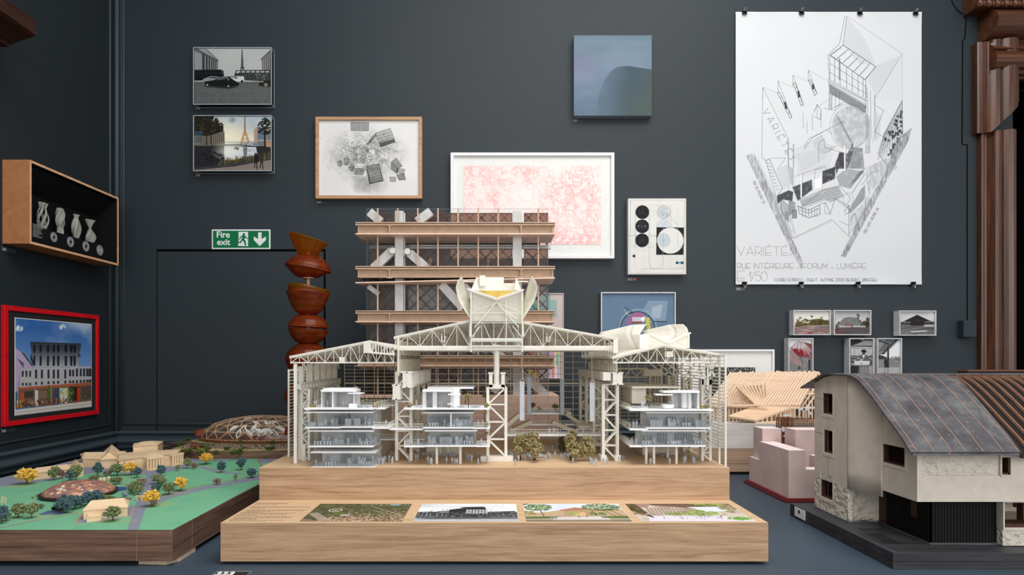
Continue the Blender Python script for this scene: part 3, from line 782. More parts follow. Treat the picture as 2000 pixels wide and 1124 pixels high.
# --- blue print with an arch
def blueprint():
    c = Cv(1176,576,1319,706, 2.2, (98,122,146)); k = 270/1897.; g = T(1160,560,k)
    n = c.noise(60,3,61); c.put((n-.4)*2, (112,136,158), .5); c.vgrad(576, (92,116,142), 706, (104,130,152), .5)
    for y in (130,165,205): c.pl(g([(260+40*a, y+30*math.sin(a*.35)) for a in range(14)]), .6, (125,146,166), .6)
    c.poly(g([(750,210),(1020,212),(990,490),(830,480),(680,330)]), (132,152,170), .8); c.poly(g([(805,295),(950,258),(915,440),(790,445)]), (158,172,186), .9)
    c.ell(*g([(610,560)])[0], 37, 35, (140,160,178), .6); c.ell(*g([(605,585)])[0], 33, 32, (96,118,140))
    c.poly(g([(440,540),(470,460),(540,400),(560,370),(640,372),(700,400),(690,440),(560,440),(510,480),(480,520),(440,560)]), (166,92,140))
    c.poly(g([(720,430),(760,440),(785,560),(775,620),(735,600),(715,500)]), (196,186,84)); c.blobs(*g([(752,520)])[0], 5, 12, 20, 1.2, [(120,120,60),(215,205,110)], .7, 2)
    c.ell(*g([(605,585)])[0], 33.5, 32.5, (24,30,38), 1, 1.5)
    c.poly(g([(530,430),(660,430),(715,420),(705,480),(660,520),(530,515)]), (196,198,208)); c.poly(g([(530,490),(670,490),(670,516),(530,516)]), (140,72,50)); c.poly(g([(640,440),(700,430),(700,470),(640,480)]), (232,234,240))
    for a in (560,600,640): c.line(*g([(a,430),(a,495)]), .6, (90,96,120))
    c.pl(g([(400,285),(530,360),(455,395)]), 1.0, (22,28,36)); c.pl(g([(400,285),(455,395)]), .6, (175,190,200)); c.line(*g([(440,365),(490,408)]), .9, (225,225,230))
    c.line(*g([(830,490),(1000,490)]), 1.4, (24,30,38)); c.pl(g([(1000,495),(900,560)]), .4, (60,80,100))
    return c
framed('framed_print', 'blue print with a black arch and pink and yellow shapes', (1174,571,1320,708), .03, 2.2, m_frame_silver, blueprint(), (1176,574,1318,706))

# --- pink and teal collage behind the tower
def collage():
    c = Cv(962,573,1102,740, 2.0, (203,186,182)); k = 160/899.; g = T(1020,560,k)
    n = c.noise(30,3,71); c.put((n-.4)*1.5, (214,198,192), .5)
    c.rect(1036,586,1089,620, (150,178,180)); c.rect(1036,573,1076,606, (128,176,168)); c.rect(1022,595,1052,606, (40,165,155)); c.rect(1005,590,1040,597,(60,60,70)); c.rect(975,590,1010,640,(120,170,168))
    for x, col in ((1060,(180,196,190)),(1068,(232,210,205)),(1072,(190,160,208)),(1076,(205,180,215)),(1080,(222,128,60)),(1083,(226,196,196)),(1086,(240,226,220)),(1089,(200,170,210))): c.rect(x, 684, x+3.6, 740, col)
    c.rect(1083,682,1092,690,(228,200,50)); c.rect(1087,691,1092,715,(120,190,140)); c.rect(1062,682,1082,700,(196,168,206))
    for (a, b, r, col) in ((1048,720,10,(214,110,100)),(1040,690,8,(200,90,80)),(1058,712,7,(240,190,90)),(1042,732,9,(90,170,160)),(1056,734,6,(210,120,150))): c.poly([(a-r,b),(a,b-r),(a+r,b),(a,b+r)], col, .9)
    c.poly([(1036,718),(1050,732),(1044,740),(1030,726)], (232,196,40)); c.line((1030,740),(1075,690), 1, (60,50,60), .7)
    c.rect(965,600,1020,735,(186,170,170)); c.blobs(1000,690,30,30,30,5,[(150,150,160),(210,190,180),(120,130,140)],.5,3)
    return c
framed('unframed_print', 'pale pink print with teal blocks and coloured stripes half hidden behind the tower', (962,573,1101,740), .015, 1.0, m_mat_white, collage(), (962.6,573.6,1100.4,739.4), None, False, 'print')

# --- large white framed black and white photograph
def branches():
    c = Cv(1380,718,1475,780, 2, (70,70,70)); rg = random.Random(9)
    for _ in range(420):
        x, y = rg.uniform(1380,1475), rg.uniform(716,780); a = rg.uniform(0,6.28); l = rg.uniform(2,9)
        c.line((x,y),(x+l*math.cos(a),y+l*math.sin(a)), rg.uniform(.4,1.1), rg.choice([(215,215,215),(20,20,20),(150,150,150),(12,12,12)]), .9)
    return c
framed('framed_photograph', 'black-and-white tangle photograph in a wide white mount behind the timber model', (1325,683,1513,790), .04, 4, m_frame_white, branches(), (1378,718,1475,779), m_mat_white)

# --- six small pale frames with photographs
kS = 310/2000.; gS = T(1530,595,kS)
def sp(pts): return gS(pts)
def ph1():
    c = Cv(1551,608,1621,653, 2.4, (214,214,206)); c.vgrad(608,(200,202,198),628,(226,224,212))
    c.poly(sp([(135,280),(600,265),(600,385),(135,385)]), (120,104,102)); n = c.noise(5,3,81,3,.6); c.put((n-.45)*3*(c.yy > 637), (150,40,48), .8); n = c.noise(4,3,82,4,.5); c.put((n-.5)*3*(c.yy > 637), (190,180,176), .7)
    c.poly(sp([(140,285),(150,230),(200,215),(250,240),(320,230),(360,190),(440,180),(500,190),(560,215),(590,225),(590,262),(300,270)]), (84,78,40))
    c.blobs(*sp([(370,225)])[0], 33, 6, 130, 1.3, [(66,64,30),(104,92,44),(50,50,26),(128,100,56)], .9, 1)
    for x, y in ((205,170),(270,190),(355,150),(480,170),(565,205),(180,195)): c.blobs(*sp([(x,y)])[0], 3, 1.4, 10, .8, [(64,66,38)], .95, x); c.line(*sp([(x,y),(x,240)]), .5, (70,70,48))
    return c
def ph2():
    c = Cv(1630,608,1700,653, 2.4, (176,178,180)); c.vgrad(608,(160,163,166),632,(196,196,196))
    c.poly(sp([(650,290),(1090,275),(1090,385),(650,385)]), (84,78,78)); n = c.noise(5,3,83,2.5,.6); c.put((n-.4)*2*(c.yy>640)*np.clip((1665-c.xx)/25,0,1), (130,40,44), .8); c.put((n-.5)*2*(c.yy>640), (40,38,38), .6)
    c.poly(sp([(650,270),(690,215),(740,230),(1090,215),(1090,285),(650,288)]), (70,70,50))
    c.poly(sp([(665,262),(720,210),(760,172),(820,160),(930,168),(985,220),(1000,270)]), (112,112,112)); n = c.noise(2.5,2,84); c.put((n-.45)*2*c.pmask(sp([(665,262),(720,210),(760,172),(820,160),(930,168),(985,220),(1000,270)]), (slice(None),slice(None))), (160,160,160), .6)
    c.poly(sp([(690,265),(1030,268),(1030,288),(690,290)]), (190,190,186))
    for a in range(700,1030,28): c.line(*sp([(a,268),(a,288)]), .9, (50,48,48))
    c.poly(sp([(780,240),(860,245),(850,275),(760,275)]), (150,70,76), .6); c.blobs(*sp([(940,150)])[0], 3, 5, 22, 1, [(50,50,44),(80,80,70)], .9, 3)
    c.blobs(*sp([(1065,230)])[0], 4, 10, 50, 1.3, [(30,30,26),(56,52,44)], .9, 4); c.blobs(*sp([(1000,230)])[0], 8, 6, 30, 1.2, [(70,60,50),(50,48,40)], .8, 5); c.line(*sp([(862,258),(862,292)]), 1.6, (16,16,18)); c.line(*sp([(942,150),(945,215)]), .7,(50,48,44))
    return c
def ph3():
    c = Cv(1759,610,1828,655, 2.4, (190,192,194)); n = c.noise(20,3,85,2,1); c.put((n-.35)*2*(c.yy<632), (232,232,232), .7)
    c.poly(sp([(1470,255),(1930,255),(1930,390),(1470,390)]), (108,108,108)); n = c.noise(5,3,86,3,.5); c.put((n-.45)*3*(c.yy>634), (60,60,60), .7); c.poly(sp([(1600,345),(1790,335),(1830,345),(1620,355)]), (206,206,206)); c.poly(sp([(1720,262),(1930,262),(1930,285),(1790,285)]), (180,180,178))
    c.poly(sp([(1470,230),(1560,235),(1930,225),(1930,262),(1470,262)]), (58,60,60)); c.blobs(*sp([(1690,225)])[0], 33, 2, 60, .9, [(50,52,52),(84,86,86)], .8, 2)
    c.poly(sp([(1605,225),(1775,225),(1775,275),(1605,275)]), (44,38,40)); c.poly(sp([(1512,222),(1690,138),(1868,220),(1775,226),(1605,228)]), (40,40,42)); c.poly(sp([(1660,190),(1720,190),(1720,225),(1660,225)]), (70,40,44), .7)
    for a in (1590,1630,1660,1720,1760,1790): c.line(*sp([(a,222),(a,276)]), .7, (30,28,30))
    return c
def ph4():
    c = Cv(1541,663,1588,742, 2.4, (205,206,208)); P4 = sp
    c.poly(P4([(75,560),(200,640),(370,640),(370,950),(70,950)]), (128,128,128)); n = c.noise(4,3,87); c.put((n-.4)*2*(c.yy>700), (70,70,70), .6)
    pts = P4([(80,550),(185,460),(250,475),(370,500),(370,680),(200,665)]); c.poly(pts, (120,70,74)); c.poly(P4([(185,460),(250,475),(265,560),(90,550)]), (185,180,182), .8); c.poly(P4([(100,560),(300,560),(300,650),(170,640)]), (130,30,38), .9)
    for i in range(9):
        c.line(*P4([(185+i*6,462+i*2),(80+i*38,555+i*14)]), .6, (224,218,218) if i % 2 else (70,60,60))
    for i in range(6): c.line(*P4([(250+i*4,478+i*4),(270+i*24,640-i*8)]), .6, (214,206,206))
    for i in range(4): c.pl(P4([(165-i*22,480+i*20),(215+i*3,505+i*22),(280+i*28,520+i*26)]), .5, (214,208,208))
    for a, b in ((262,760),(300,760),(340,700)): c.line(*P4([(a,650),(a,b)]), .7, (150,146,146))
    c.poly(P4([(75,600),(215,700),(225,740),(160,760),(75,720)]), (140,112,114)); n = c.noise(1.8,2,88,.6,2); c.put((n-.4)*2*c.pmask(P4([(75,600),(215,700),(225,760),(140,800),(75,800)]), (slice(None),slice(None))), (190,176,176), .6)
    c.poly(P4([(80,740),(200,760),(150,850),(80,860)]), (120,120,120)); c.line(*P4([(332,700),(332,880)]), 3.6, (40,42,44)); c.ell(*P4([(195,800)])[0], 1.4, 3, (30,30,32)); c.line(*P4([(205,690),(240,640)]), .8, (40,36,36))
    return c
def ph5():
    c = Cv(1660,663,1707,742, 2.6, (96,96,96)); n = c.noise(6,3,90); c.put((n-.4)*2, (60,60,60), .7); P5 = sp
    c.poly(P5([(845,440),(1140,440),(1140,520),(845,520)]), (140,140,140)); c.poly(P5([(845,435),(940,435),(1010,465),(920,500),(845,520)]), (40,40,42)); c.poly(P5([(1000,440),(1140,440),(1140,455),(1020,455)]), (30,30,32))
    c.pl(P5([(845,535),(1140,545)]), 1.2, (220,220,220)); c.pl(P5([(845,523),(1140,528)]), 1.3, (34,34,36)); c.poly(P5([(845,550),(1140,555),(1140,650),(845,640)]), (176,176,176))
    for a in (880,905,1060,1090): c.line(*P5([(a,550),(a,640)]), .5, (110,110,110))
    rg = random.Random(6)
    for _ in range(70):
        x, y = rg.choice([rg.uniform(845,960), rg.uniform(1070,1140)]), rg.uniform(640,760); a = rg.uniform(-.6,.8); c.line(*P5([(x,y),(x+40*math.cos(a),y+40*math.sin(a))]), .9, rg.choice([(30,30,30),(190,190,190),(80,80,80)]), .9)
    c.poly(P5([(950,700),(965,640),(1000,628),(1060,640),(1080,720),(1085,880),(960,880)]), (92,92,94)); c.poly(P5([(995,630),(1030,630),(1012,690)]), (210,210,210))
    c.ell(*P5([(1013,608)])[0], 3.4, 4.2, (70,62,58)); c.poly(P5([(975,600),(990,570),(1025,565),(1052,590),(1050,605),(1010,598)]), (36,36,38))
    c.poly(P5([(890,712),(1095,715),(1080,760),(895,762)]), (196,196,194)); c.line(*P5([(890,712),(1095,715)]), .8, (240,240,240)); c.ell(*P5([(982,745)])[0], .9, 1.6, (30,30,30)); c.poly(P5([(965,692),(1000,688),(998,702),(970,706)]), (214,214,214))
    c.poly(P5([(845,770),(950,770),(930,880),(845,880)]), (40,40,40)); c.poly(P5([(1080,770),(1140,770),(1140,880),(1085,880)]), (150,150,150)); c.poly(P5([(960,780),(1080,780),(1085,880),(955,880)]), (120,120,120))
    for a in (1000,1040): c.line(*P5([(a,770),(a,880)]), .8, (150,150,150))
    return c
def ph6():
    c = Cv(1716,664,1760,742, 2.6, (216,217,219)); P6 = sp
    c.poly(P6([(1190,670),(1250,650),(1340,675),(1480,680),(1480,890),(1190,890)]), (130,130,130)); n = c.noise(5,3,92,2.5,.6); c.put((n-.45)*3*(c.yy>700), (76,76,76), .7); c.put((n-.6)*4*(c.yy>705), (220,220,220), .8)
    c.poly(P6([(1190,630),(1260,650),(1320,690),(1190,695)]), (60,60,60)); c.blobs(*P6([(1420,672)])[0], 10, 2, 26, .9, [(70,70,70)], .8, 3)
    c.poly(P6([(1190,430),(1475,440),(1385,530),(1275,630),(1190,625)]), (128,130,132)); c.poly(P6([(1300,440),(1430,440),(1290,590),(1200,600)]), (96,98,100))
    c.line(*P6([(1440,440),(1250,625)]), 2.2, (34,34,36)); c.line(*P6([(1195,460),(1330,510)]), 2, (44,44,46)); c.line(*P6([(1195,625),(1275,628)]), 1.4, (34,34,36)); c.line(*P6([(1320,540),(1320,800)]), 3.6, (56,54,54))
    c.poly(P6([(1265,720),(1280,692),(1310,695),(1320,740),(1310,790),(1275,790)]), (44,44,46)); c.line(*P6([(1282,780),(1278,850)]), 1.7, (40,40,42)); c.line(*P6([(1312,780),(1320,855)]), 1.7, (40,40,42))
    c.poly(P6([(1190,800),(1480,790),(1480,890),(1190,890)]), (190,190,190), .55); c.poly(P6([(1240,850),(1330,850),(1330,880),(1230,880)]), (110,110,110), .6)
    return c
SM = 'small black-and-white photographs in pale frames on the right'
framed('small_framed_photograph', 'small pale-framed landscape photograph of trees over red-tinted ground', (1550,606,1623,655), .05, 1.8, m_frame_silver, ph1(), (1552,608,1621,653), group=SM)
framed('small_framed_photograph', 'small pale-framed landscape photograph of a thatched long house with a palm', (1629,606,1702,655), .05, 1.8, m_frame_silver, ph2(), (1631,608,1700,653), group=SM)
framed('small_framed_photograph', 'small pale-framed photograph of a hipped-roof hut, set apart on the right', (1757,607,1829,656), .05, 1.8, m_frame_silver, ph3(), (1759,609,1827,654), group=SM)
framed('small_framed_photograph', 'upright pale-framed photograph of a bare roof frame with red tinting', (1540,661,1589,745), .05, 1.8, m_frame_silver, ph4(), (1542,663,1587,743), group=SM)
framed('small_framed_photograph', 'upright pale-framed photograph of a person in a hat holding a box', (1659,661,1708,745), .05, 1.8, m_frame_silver, ph5(), (1661,663,1706,743), group=SM)
framed('small_framed_photograph', 'upright pale-framed photograph of a post under a slanting roof', (1714,661,1762,745), .05, 1.8, m_frame_silver, ph6(), (1716,663,1760,743), group=SM)
# ------------------------------------------------------------------ the large axonometric poster
def poster():
    c = Cv(1438,23,1800,556, 1.6, (206,208,211))
    A = lambda x, y: (1400+x*.3, y*.3)
    B = lambda x, y: (1400+x*.3, 270+y*.3)
    def a(*p): return [A(x, y) for x, y in p]
    def b(*p): return [B(x, y) for x, y in p]
    n = c.noise(120,3,101); c.put((n-.4)*1.2, (198,200,204), .6)
    K = (58,60,64); KD = (36,38,42); KL = (112,114,118)
    pl = lambda pts, w=.62, col=K, al=.95, cl=False: c.pl(pts, w, col, al, cl)
    # sloped roof with hatch
    pl(a((835,105),(800,285),(725,360),(735,515))); pl(a((848,105),(822,295))); pl(a((850,105),(1205,350),(1035,640)), .45, KL)
    c.hatch(a((845,110),(905,175),(955,245),(1000,330),(1030,420),(930,420),(825,295)), math.radians(38), 4.0, .5, K, .8)
    c.hatch(a((1030,430),(1200,360),(1040,640),(980,520)), math.radians(32), 4.0, .5, K, .8)
    c.hatch(a((1205,355),(1205,650),(1070,660),(1040,640)), 0, 4.0, .35, KL, .7)
    pl(a((1205,350),(1208,660)), .4, KL)
    pl(a((740,360),(825,295),(1035,435),(965,520),(740,360)), .8, KD)
    for i in range(7):
        t = i/6; p = (740+225*t, 360+160*t); q = (825+210*t, 295+140*t); pl(a(p, q), .55, KD)
        pl(a((p[0]+8,p[1]-4),(q[0]-14,q[1]+18)), .35, K)
    # glazed front
    for t in (0, .13, .28, .46, .62, .78, .92, 1):
        pl(a((738+232*t, 362+160*t),(738+235*t, 520+120*t)), .6, KD)
    for dy in (0, 52, 110, 158): pl(a((738,362+dy),(970,522+dy*.8)), .55, K)
    pl(a((725,515),(730,530),(975,660)), .8, KD); pl(a((728,540),(972,680)), .6, K)
    q = a((730,545),(975,690),(968,735),(735,610)); c.poly(q, (150,152,156), .5); c.hatch(q, math.radians(60), 2.6, .9, KD, .8); c.hatch(q, math.radians(-20), 3, .7, KD, .6)
    c.poly(a((795,380),(805,380),(805,525),(795,520)), (90,92,96), .6)
    for x in (733,752,775,800): pl(a((x,600),(x-2,715-(x-733)*.3)), .5)
    c.poly(a((732,600),(752,612),(750,715),(732,700)), (150,152,155), .5)
    # left folded roofs and windows
    for x0, y0, x1, y1 in ((303,570,400,610),(402,528,497,570),(498,490,595,530),(598,456,705,520)):
        pl(a((x0,y0),(x1,y1)), .4, KL); pl(a((x0,y0),(x0,y0+75)), .5)
    pl(a((303,570),(297,1020)), .45); pl(a((303,572),(465,900)), .45); pl(a((402,530),(490,760)), .5); pl(a((500,492),(570,690)), .45); pl(a((598,458),(655,610)), .45)
    for q in (((397,605),(410,600),(492,765),(480,772)), ((500,545),(512,540),(565,680),(552,690)), ((600,525),(612,520),(652,605),(640,625))):
        pl(a(*q), .7, KD, 1, True); c.poly(a(((q[0][0]*.5+q[3][0]*.5),(q[0][1]+q[3][1])*.5-20), ((q[1][0]+q[2][0])*.5,(q[1][1]+q[2][1])*.5-20), ((q[1][0]*.35+q[2][0]*.65),(q[1][1]*.35+q[2][1]*.65)), ((q[0][0]*.35+q[3][0]*.65),(q[0][1]*.35+q[3][1]*.65))), (40,42,46), .85)
        for t in (.2,.4,.6,.8): pl(a((q[0][0]+(q[3][0]-q[0][0])*t, q[0][1]+(q[3][1]-q[0][1])*t),(q[1][0]+(q[2][0]-q[1][0])*t, q[1][1]+(q[2][1]-q[1][1])*t)), .5, KD)
    for i in range(7): pl(a((330+i*12,600+i*28),(395+i*13,640+i*26)), .3, KL, .6)
    for x, y0, y1 in ((565,735,835),(590,790,870),(625,740,850),(655,680,760),(680,720,830),(470,900,1090),(505,935,1090)): pl(a((x,y0),(x,y1)), .45)
    pl(a((635,735),(655,680),(680,715),(675,780),(640,760)), .6, KD); pl(a((630,720),(740,640)), .35, KL)
    # rotated names drawn along the roof line
    cx, cy = A(300,725); c.strokes('VARI\u00c9T\u00c9S', cx, cy, 13, 1.0, K, .9, math.radians(61), .6, .55)
    # round forum
    c.ell(*A(870,830), 36, 42, (168,170,173), .9, tex=np.clip(c.noise(7,3,102)*1.6,0,1)); c.ell(*A(865,825), 38, 44, K, .8, .5)
    c.ell(*A(880,835), 33, 38, KL, .6, .4)
    c.poly(a((780,770),(800,760),(885,930),(860,920)), (150,152,155), .6); pl(a((785,755),(880,930)), .5, KD)
    for i in range(8): pl(a(*[(780-i*8+75*math.cos(math.radians(t)) - 20, 860+i*6+95*math.sin(math.radians(t))) for t in range(170,60,-10)]), .35, K, .7)
    pl(a((735,715),(830,665),(965,735)), .5); pl(a((700,705),(770,720),(790,690),(820,680)), .5)
    pl(a((570,965),(600,905),(830,790)), .5); pl(a((575,970),(620,900),(720,845),(750,870)), .5)
    for i in range(14): pl(a((510+i*3,975+i*11),(690+i*2,880+i*11)), .35, KL, .8)
    pl(a((665,935),(700,905),(705,960),(835,1000)), .5); pl(a((665,935),(665,1060)), .5)
    # dark stair and mass
    c.poly(a((800,990),(850,1000),(890,925),(885,1010),(855,1100),(760,1100)), (72,74,78), .85, np.clip(c.noise(5,3,103)*1.8,0,1))
    c.poly(a((890,960),(950,965),(960,1100),(860,1100)), (140,142,145), .8, np.clip(c.noise(6,3,104)*1.7,0,1)); c.hatch(a((890,960),(950,965),(960,1100),(860,1100)), math.radians(25), 2, .6, K, .7, 4)
    # right wing
    for x in (968,980,1000,1025,1030): pl(a((x,560+(x-968)),(x+5,900)), .5)
    c.poly(a((975,740),(1000,760),(1000,1000),(965,1000)), (150,152,155), .6, np.clip(c.noise(5,3,105)*1.6,0,1)); c.poly(a((1025,720),(1070,760),(1060,900),(1010,930)), (185,187,190), .6)
    pl(a((1040,690),(1085,720),(1030,860),(1080,890)), .6)
    q = a((1090,870),(1205,655),(1210,860),(1120,1090),(1050,1000)); c.poly(q, (190,192,195), .5); pl(q, .6, KD, 1, True)
    for i in range(10):
        t = i/9; pl(a((1092+113*t, 870-215*t),(1050+160*t, 1000-140*t+40)), .5, KD)
    for i in range(6): pl(a((1090-i*6, 880+i*24),(1205, 670+i*34)), .45, KD)
    rg = random.Random(2)
    for _ in range(46):
        t = rg.random(); x = 1085+115*t; y = 900-215*t+rg.uniform(0,170); c.rect(*A(x,y), *A(x+14,y+16), (58,60,64), .8)
    # the two shaded streets
    tx = np.clip((c.noise(4,3,106,.5,2.4)-.22)*2.0, 0, 1)
    q = b((195,115),(245,95),(560,800),(555,860),(490,740)); c.poly(q, (128,130,134), .8, tx); c.hatch(q, math.radians(-23), 2.6, .7, (90,92,96), .4, 5)
    q = b((1170,10),(1270,-70),(1245,20),(840,775),(808,770),(940,500),(1090,230)); c.poly(q, (124,126,130), .85, tx); c.hatch(q, math.radians(28), 2.6, .7, (84,86,90), .45, 5)
    c.poly(b((340,330),(400,380),(480,470),(520,640),(430,560)), (150,152,155), .5, tx)
    c.poly(b((960,200),(1100,130),(1180,190),(1050,290),(940,440),(870,500),(860,640),(1000,430)), (150,152,156), .6, tx)
    # lower block
    pl(b((295,125),(320,140),(400,420),(500,650),(750,530),(860,640),(860,440),(770,390)), .5); pl(b((505,655),(515,650),(750,540)), .4, KL)
    pl(b((275,140),(395,420)), .4, KL); pl(b((320,150),(345,135),(430,330),(400,370)), .7, KD)
    for i in range(9): pl(b((325+i*8,160+i*22),(350+i*7,170+i*20)), .6, KD)
    pl(b((350,130),(450,130),(400,200)), .4); pl(b((465,0),(470,330)), .5); pl(b((500,40),(500,330)), .5)
    c.poly(b((470,180),(480,300),(500,310),(500,200)), (160,162,165), .7)
    for i in range(10): pl(b((390+i*5,210+i*13),(460,180+i*14)), .35, K)
    for i in range(14): pl(b((510+i*2,110+i*11),(760-i*2,60+i*11)), .3, KL, .8)
    D = (62,64,68); td = np.clip(c.noise(6,3,107)*1.2+.45,0,1)
    c.poly(b((395,375),(470,340),(500,350),(495,410),(430,400),(400,430)), D, .9, td); c.poly(b((495,320),(545,300),(620,270),(625,335),(560,385),(530,410)), D, .9, td)
    c.poly(b((690,215),(775,185),(770,265),(690,300)), D, .95, td); c.poly(b((775,175),(800,100),(840,90),(840,200),(800,180),(780,240)), D, .85, td)
    c.poly(b((640,270),(680,255),(680,320),(640,335)), (225,226,228)); c.poly(b((840,200),(960,215),(870,330),(800,310),(780,250)), (150,152,155), .85, td)
    for x in (553,683,835): c.poly(b((x-5,235 if x<800 else 50),(x+4,235 if x<800 else 50),(x+4,390 if x<600 else (330 if x<800 else 215)),(x-5,390 if x<600 else (330 if x<800 else 215))), (226,227,229)); pl(b((x+5,235 if x<800 else 50),(x+5,390 if x<600 else (330 if x<800 else 215))), .5, KD)
    pl(b((510,250),(700,180),(712,190),(712,240)), .5); pl(b((640,265),(640,210),(700,190)), .5)
    c.poly(b((540,400),(700,330),(790,310),(830,380),(740,420),(700,400),(560,450)), (160,162,165), .8, td); pl(b((540,460),(690,340),(800,310),(870,390),(850,430)), .5)
    for i in range(4): pl(b((550,420+i*14),(720,350+i*16),(800,320+i*20)), .4, K)
    pl(b((530,440),(545,450),(600,470),(670,435),(675,495),(600,520),(540,490),(530,440)), .8, KD); pl(b((548,470),(600,490),(665,455)), .7, KD)
    for x in (560,580,600,620,640,655): pl(b((x,458),(x,512)), .6, KD)
    q = b((420,395),(470,440),(470,545),(420,470)); c.poly(q, (150,152,155), .6); pl(q, .6, KD, 1, True); c.rect(*B(495,470), *B(522,520), (120,122,126), .8); pl(b((495,470),(522,468),(522,520),(495,522)), .6, KD, 1, True)
    c.rect(*B(446,480), *B(466,530), (130,132,136), .8); c.poly(b((470,400),(515,420),(515,470),(475,510)), (110,112,116), .7, td)
    pl(b((675,430),(710,420),(740,495),(770,395),(860,460)), .6, KD); pl(b((740,495),(705,490),(705,420)), .5); pl(b((800,540),(860,570)), .5)
    c.ell(*B(855,400), 10, 13, KD, .7, .5); pl(b((830,480),(860,440),(865,485),(835,495)), .7, KD); pl(b((870,540),(900,490),(915,560),(880,600)), .5, KD)
    for i in range(5): pl(b((870+i*12,300-i*8),(920+i*12,230-i*10)), .5, KD)
    pl(b((870,320),(950,215),(960,240),(880,360)), .6, KD); pl(b((940,310),(1000,230),(1060,210)), .5); pl(b((960,300),(970,440)), .5)
    c.poly(b((940,330),(965,310),(960,400),(870,490),(860,470)), (120,122,126), .7, td)
    # lettering
    T = (96,98,102)
    c.strokes('RUE DE MALINES 25', *B(238,285), 5.0, .78, T, .95, math.radians(65), .5, .2)
    c.strokes('RUE SAINT-PIERRE 45', *B(968,622), 5.0, .82, T, .95, math.radians(-61.5), .5, .2)
    g = lambda x, y: (1430+x*.145, 470+y*.145)
    def fit(txt, x0, x1, y, h, first=None):
        u = sum((STROKE.get(ch, ([], .27))[1]+.18) if ch != ' ' else .45 for ch in txt); wd = (x1-x0)*.145/(u*h); c.strokes(txt, *g(x0, y), h, wd, T, .95, 0, .6)
    fit('VARI\u00c9T\u00c9S', 75, 860, 200, 17); fit('RUE INT\u00c9RIEURE - FORUM - LUMI\u00c8RE', 78, 1815, 380, 10.5)
    c.strokes('E', *g(78, 548), 20, 1.2, T, .95, 0, .6); c.strokes('1/50', *g(225, 548), 18.5, .9, T, .95, 0, .6, .06)
    T = (84,86,90); fit('FLORES & PRATS - OUEST. AUTMNE 2020 DESIGN L. BINGGELI', 575, 1955, 550, 5.6)
    # slight shade bands where the sheet curls
    return c
dpo = DW-.012
x0, x1, z0, z1 = R4(1437,23,1800,556, dpo)
t = thing('poster', 'large white architectural line drawing poster hung with black clips', 'poster', ((x0+x1)/2, DW, z0))
cv = poster()
MB().box(x0, x1, dpo+.001, dpo+.002, z0, z1).build('paper', m_mat_white, t)
cv.obj('drawing', m_pic, t, lambda u, v: (x0+(x1-x0)*u, dpo, z1+(z0-z1)*v))
# let the sheet bow gently between its clips
dr = t.children[1] if t.children[1].name.startswith('drawing') else t.children[0]
for o_ in t.children:
    me = o_.data; nv = len(me.vertices); co = np.empty(nv*3, np.float32); me.vertices.foreach_get('co', co); co = co.reshape(-1,3)
    if nv > 100:
        u = (co[:,0]+(WPOS[t.name].x-x0))/(x1-x0); v = (co[:,2])/(z1-z0)
        w_ = np.clip((v-.93)/.07,0,1)**2+np.clip((.04-v)/.04,0,1)**2
        co[:,1] -= .006*w_*np.sin(u*math.pi*3.2)**2+.003*np.sin(u*9+v*3)*0
        co[:,2] -= .0045*np.clip((v-.97)/.03,0,1)*np.abs(np.sin((u-.045)*math.pi*3/.92))
        me.vertices.foreach_set('co', co.ravel()); me.update()
m_clip = plain('black_clip', (22,22,23), .4, .5); m_wire = plain('clip_wire', (170,172,176), .3, .5, .9)
def clip(x, y, up, label):
    dd = DW-.02; c = P(x, y, dd); k = dd/F; sg = 1 if up else -1
    o = thing('binder_clip', label, 'clip', c, 'black binder clips holding the poster')
    b = MB(); b.prism([(c.x-4.5*k, dd-.006, c.z-sg*4*k), (c.x+4.5*k, dd-.006, c.z-sg*4*k), (c.x+4.5*k, dd+.006, c.z+sg*3*k), (c.x-4.5*k, dd+.006, c.z+sg*3*k)], (0,.005,0)); b.box(c.x-4.5*k, c.x+4.5*k, dd-.006, DW, c.z+sg*2*k-.002, c.z+sg*2*k+.002)
    b.build('clip_body', m_clip, o)
    b = MB()
    for s_ in (-1,1): b.cyl((c.x+s_*2*k, dd-.004, c.z+sg*2*k), (c.x+s_*1.2*k+1*k, dd-.01, c.z+sg*8*k), .0009, n=6)
    b.cyl((c.x-.2*k, dd-.01, c.z+sg*8*k), (c.x+2.2*k, dd-.01, c.z+sg*8*k), .0009, n=6); b.build('wire_loop', m_wire, o)
TX = ['first', 'second', 'third', 'fourth']
for i, x in enumerate((1454.5,1566,1680,1789)): clip(x, 24+i*.7, True, TX[i]+' black binder clip from the left along the poster top edge')
for i, x in enumerate((1454,1565,1676,1784)): clip(x, 555, False, TX[i]+' black binder clip from the left along the poster bottom edge')

# ------------------------------------------------------------------ fire exit sign
m_green = plain('sign_green', (2,104,62), .4, .3, 0, .02); m_signw = plain('sign_white', (216,222,222), .4, .3, 0, .02)
dS = DW-.004; x0, x1, z0, z1 = R4(413.5,448.5,528,487, dS); kS_ = dS/F
t = thing('fire_exit_sign', 'green and white fire exit sign above the flush door', 'sign', ((x0+x1)/2, DW, z0))
MB().box(x0, x1, dS, DW, z0, z1).build('plate', m_signw, t, bevel=.001)
b = MB(); b.box(x0+2.6*kS_, x1-2.6*kS_, dS-.0008, dS, z0+2.6*kS_, z1-2.6*kS_); b.build('green_field', m_green, t)
SX = lambda x: PX(400+x/4.0156, dS); SZ = lambda y: PZ(420+y/4.0143, dS)
ft = dS-.0012
text_mesh('Fire', .0445, m_signw, 'word', t, (SX(91), ft, SZ(178)), off=.0011, ext=.0003, sx=1.0)
text_mesh('exit', .0435, m_signw, 'word', t, (SX(96), ft, SZ(236)), off=.0011, ext=.0003)
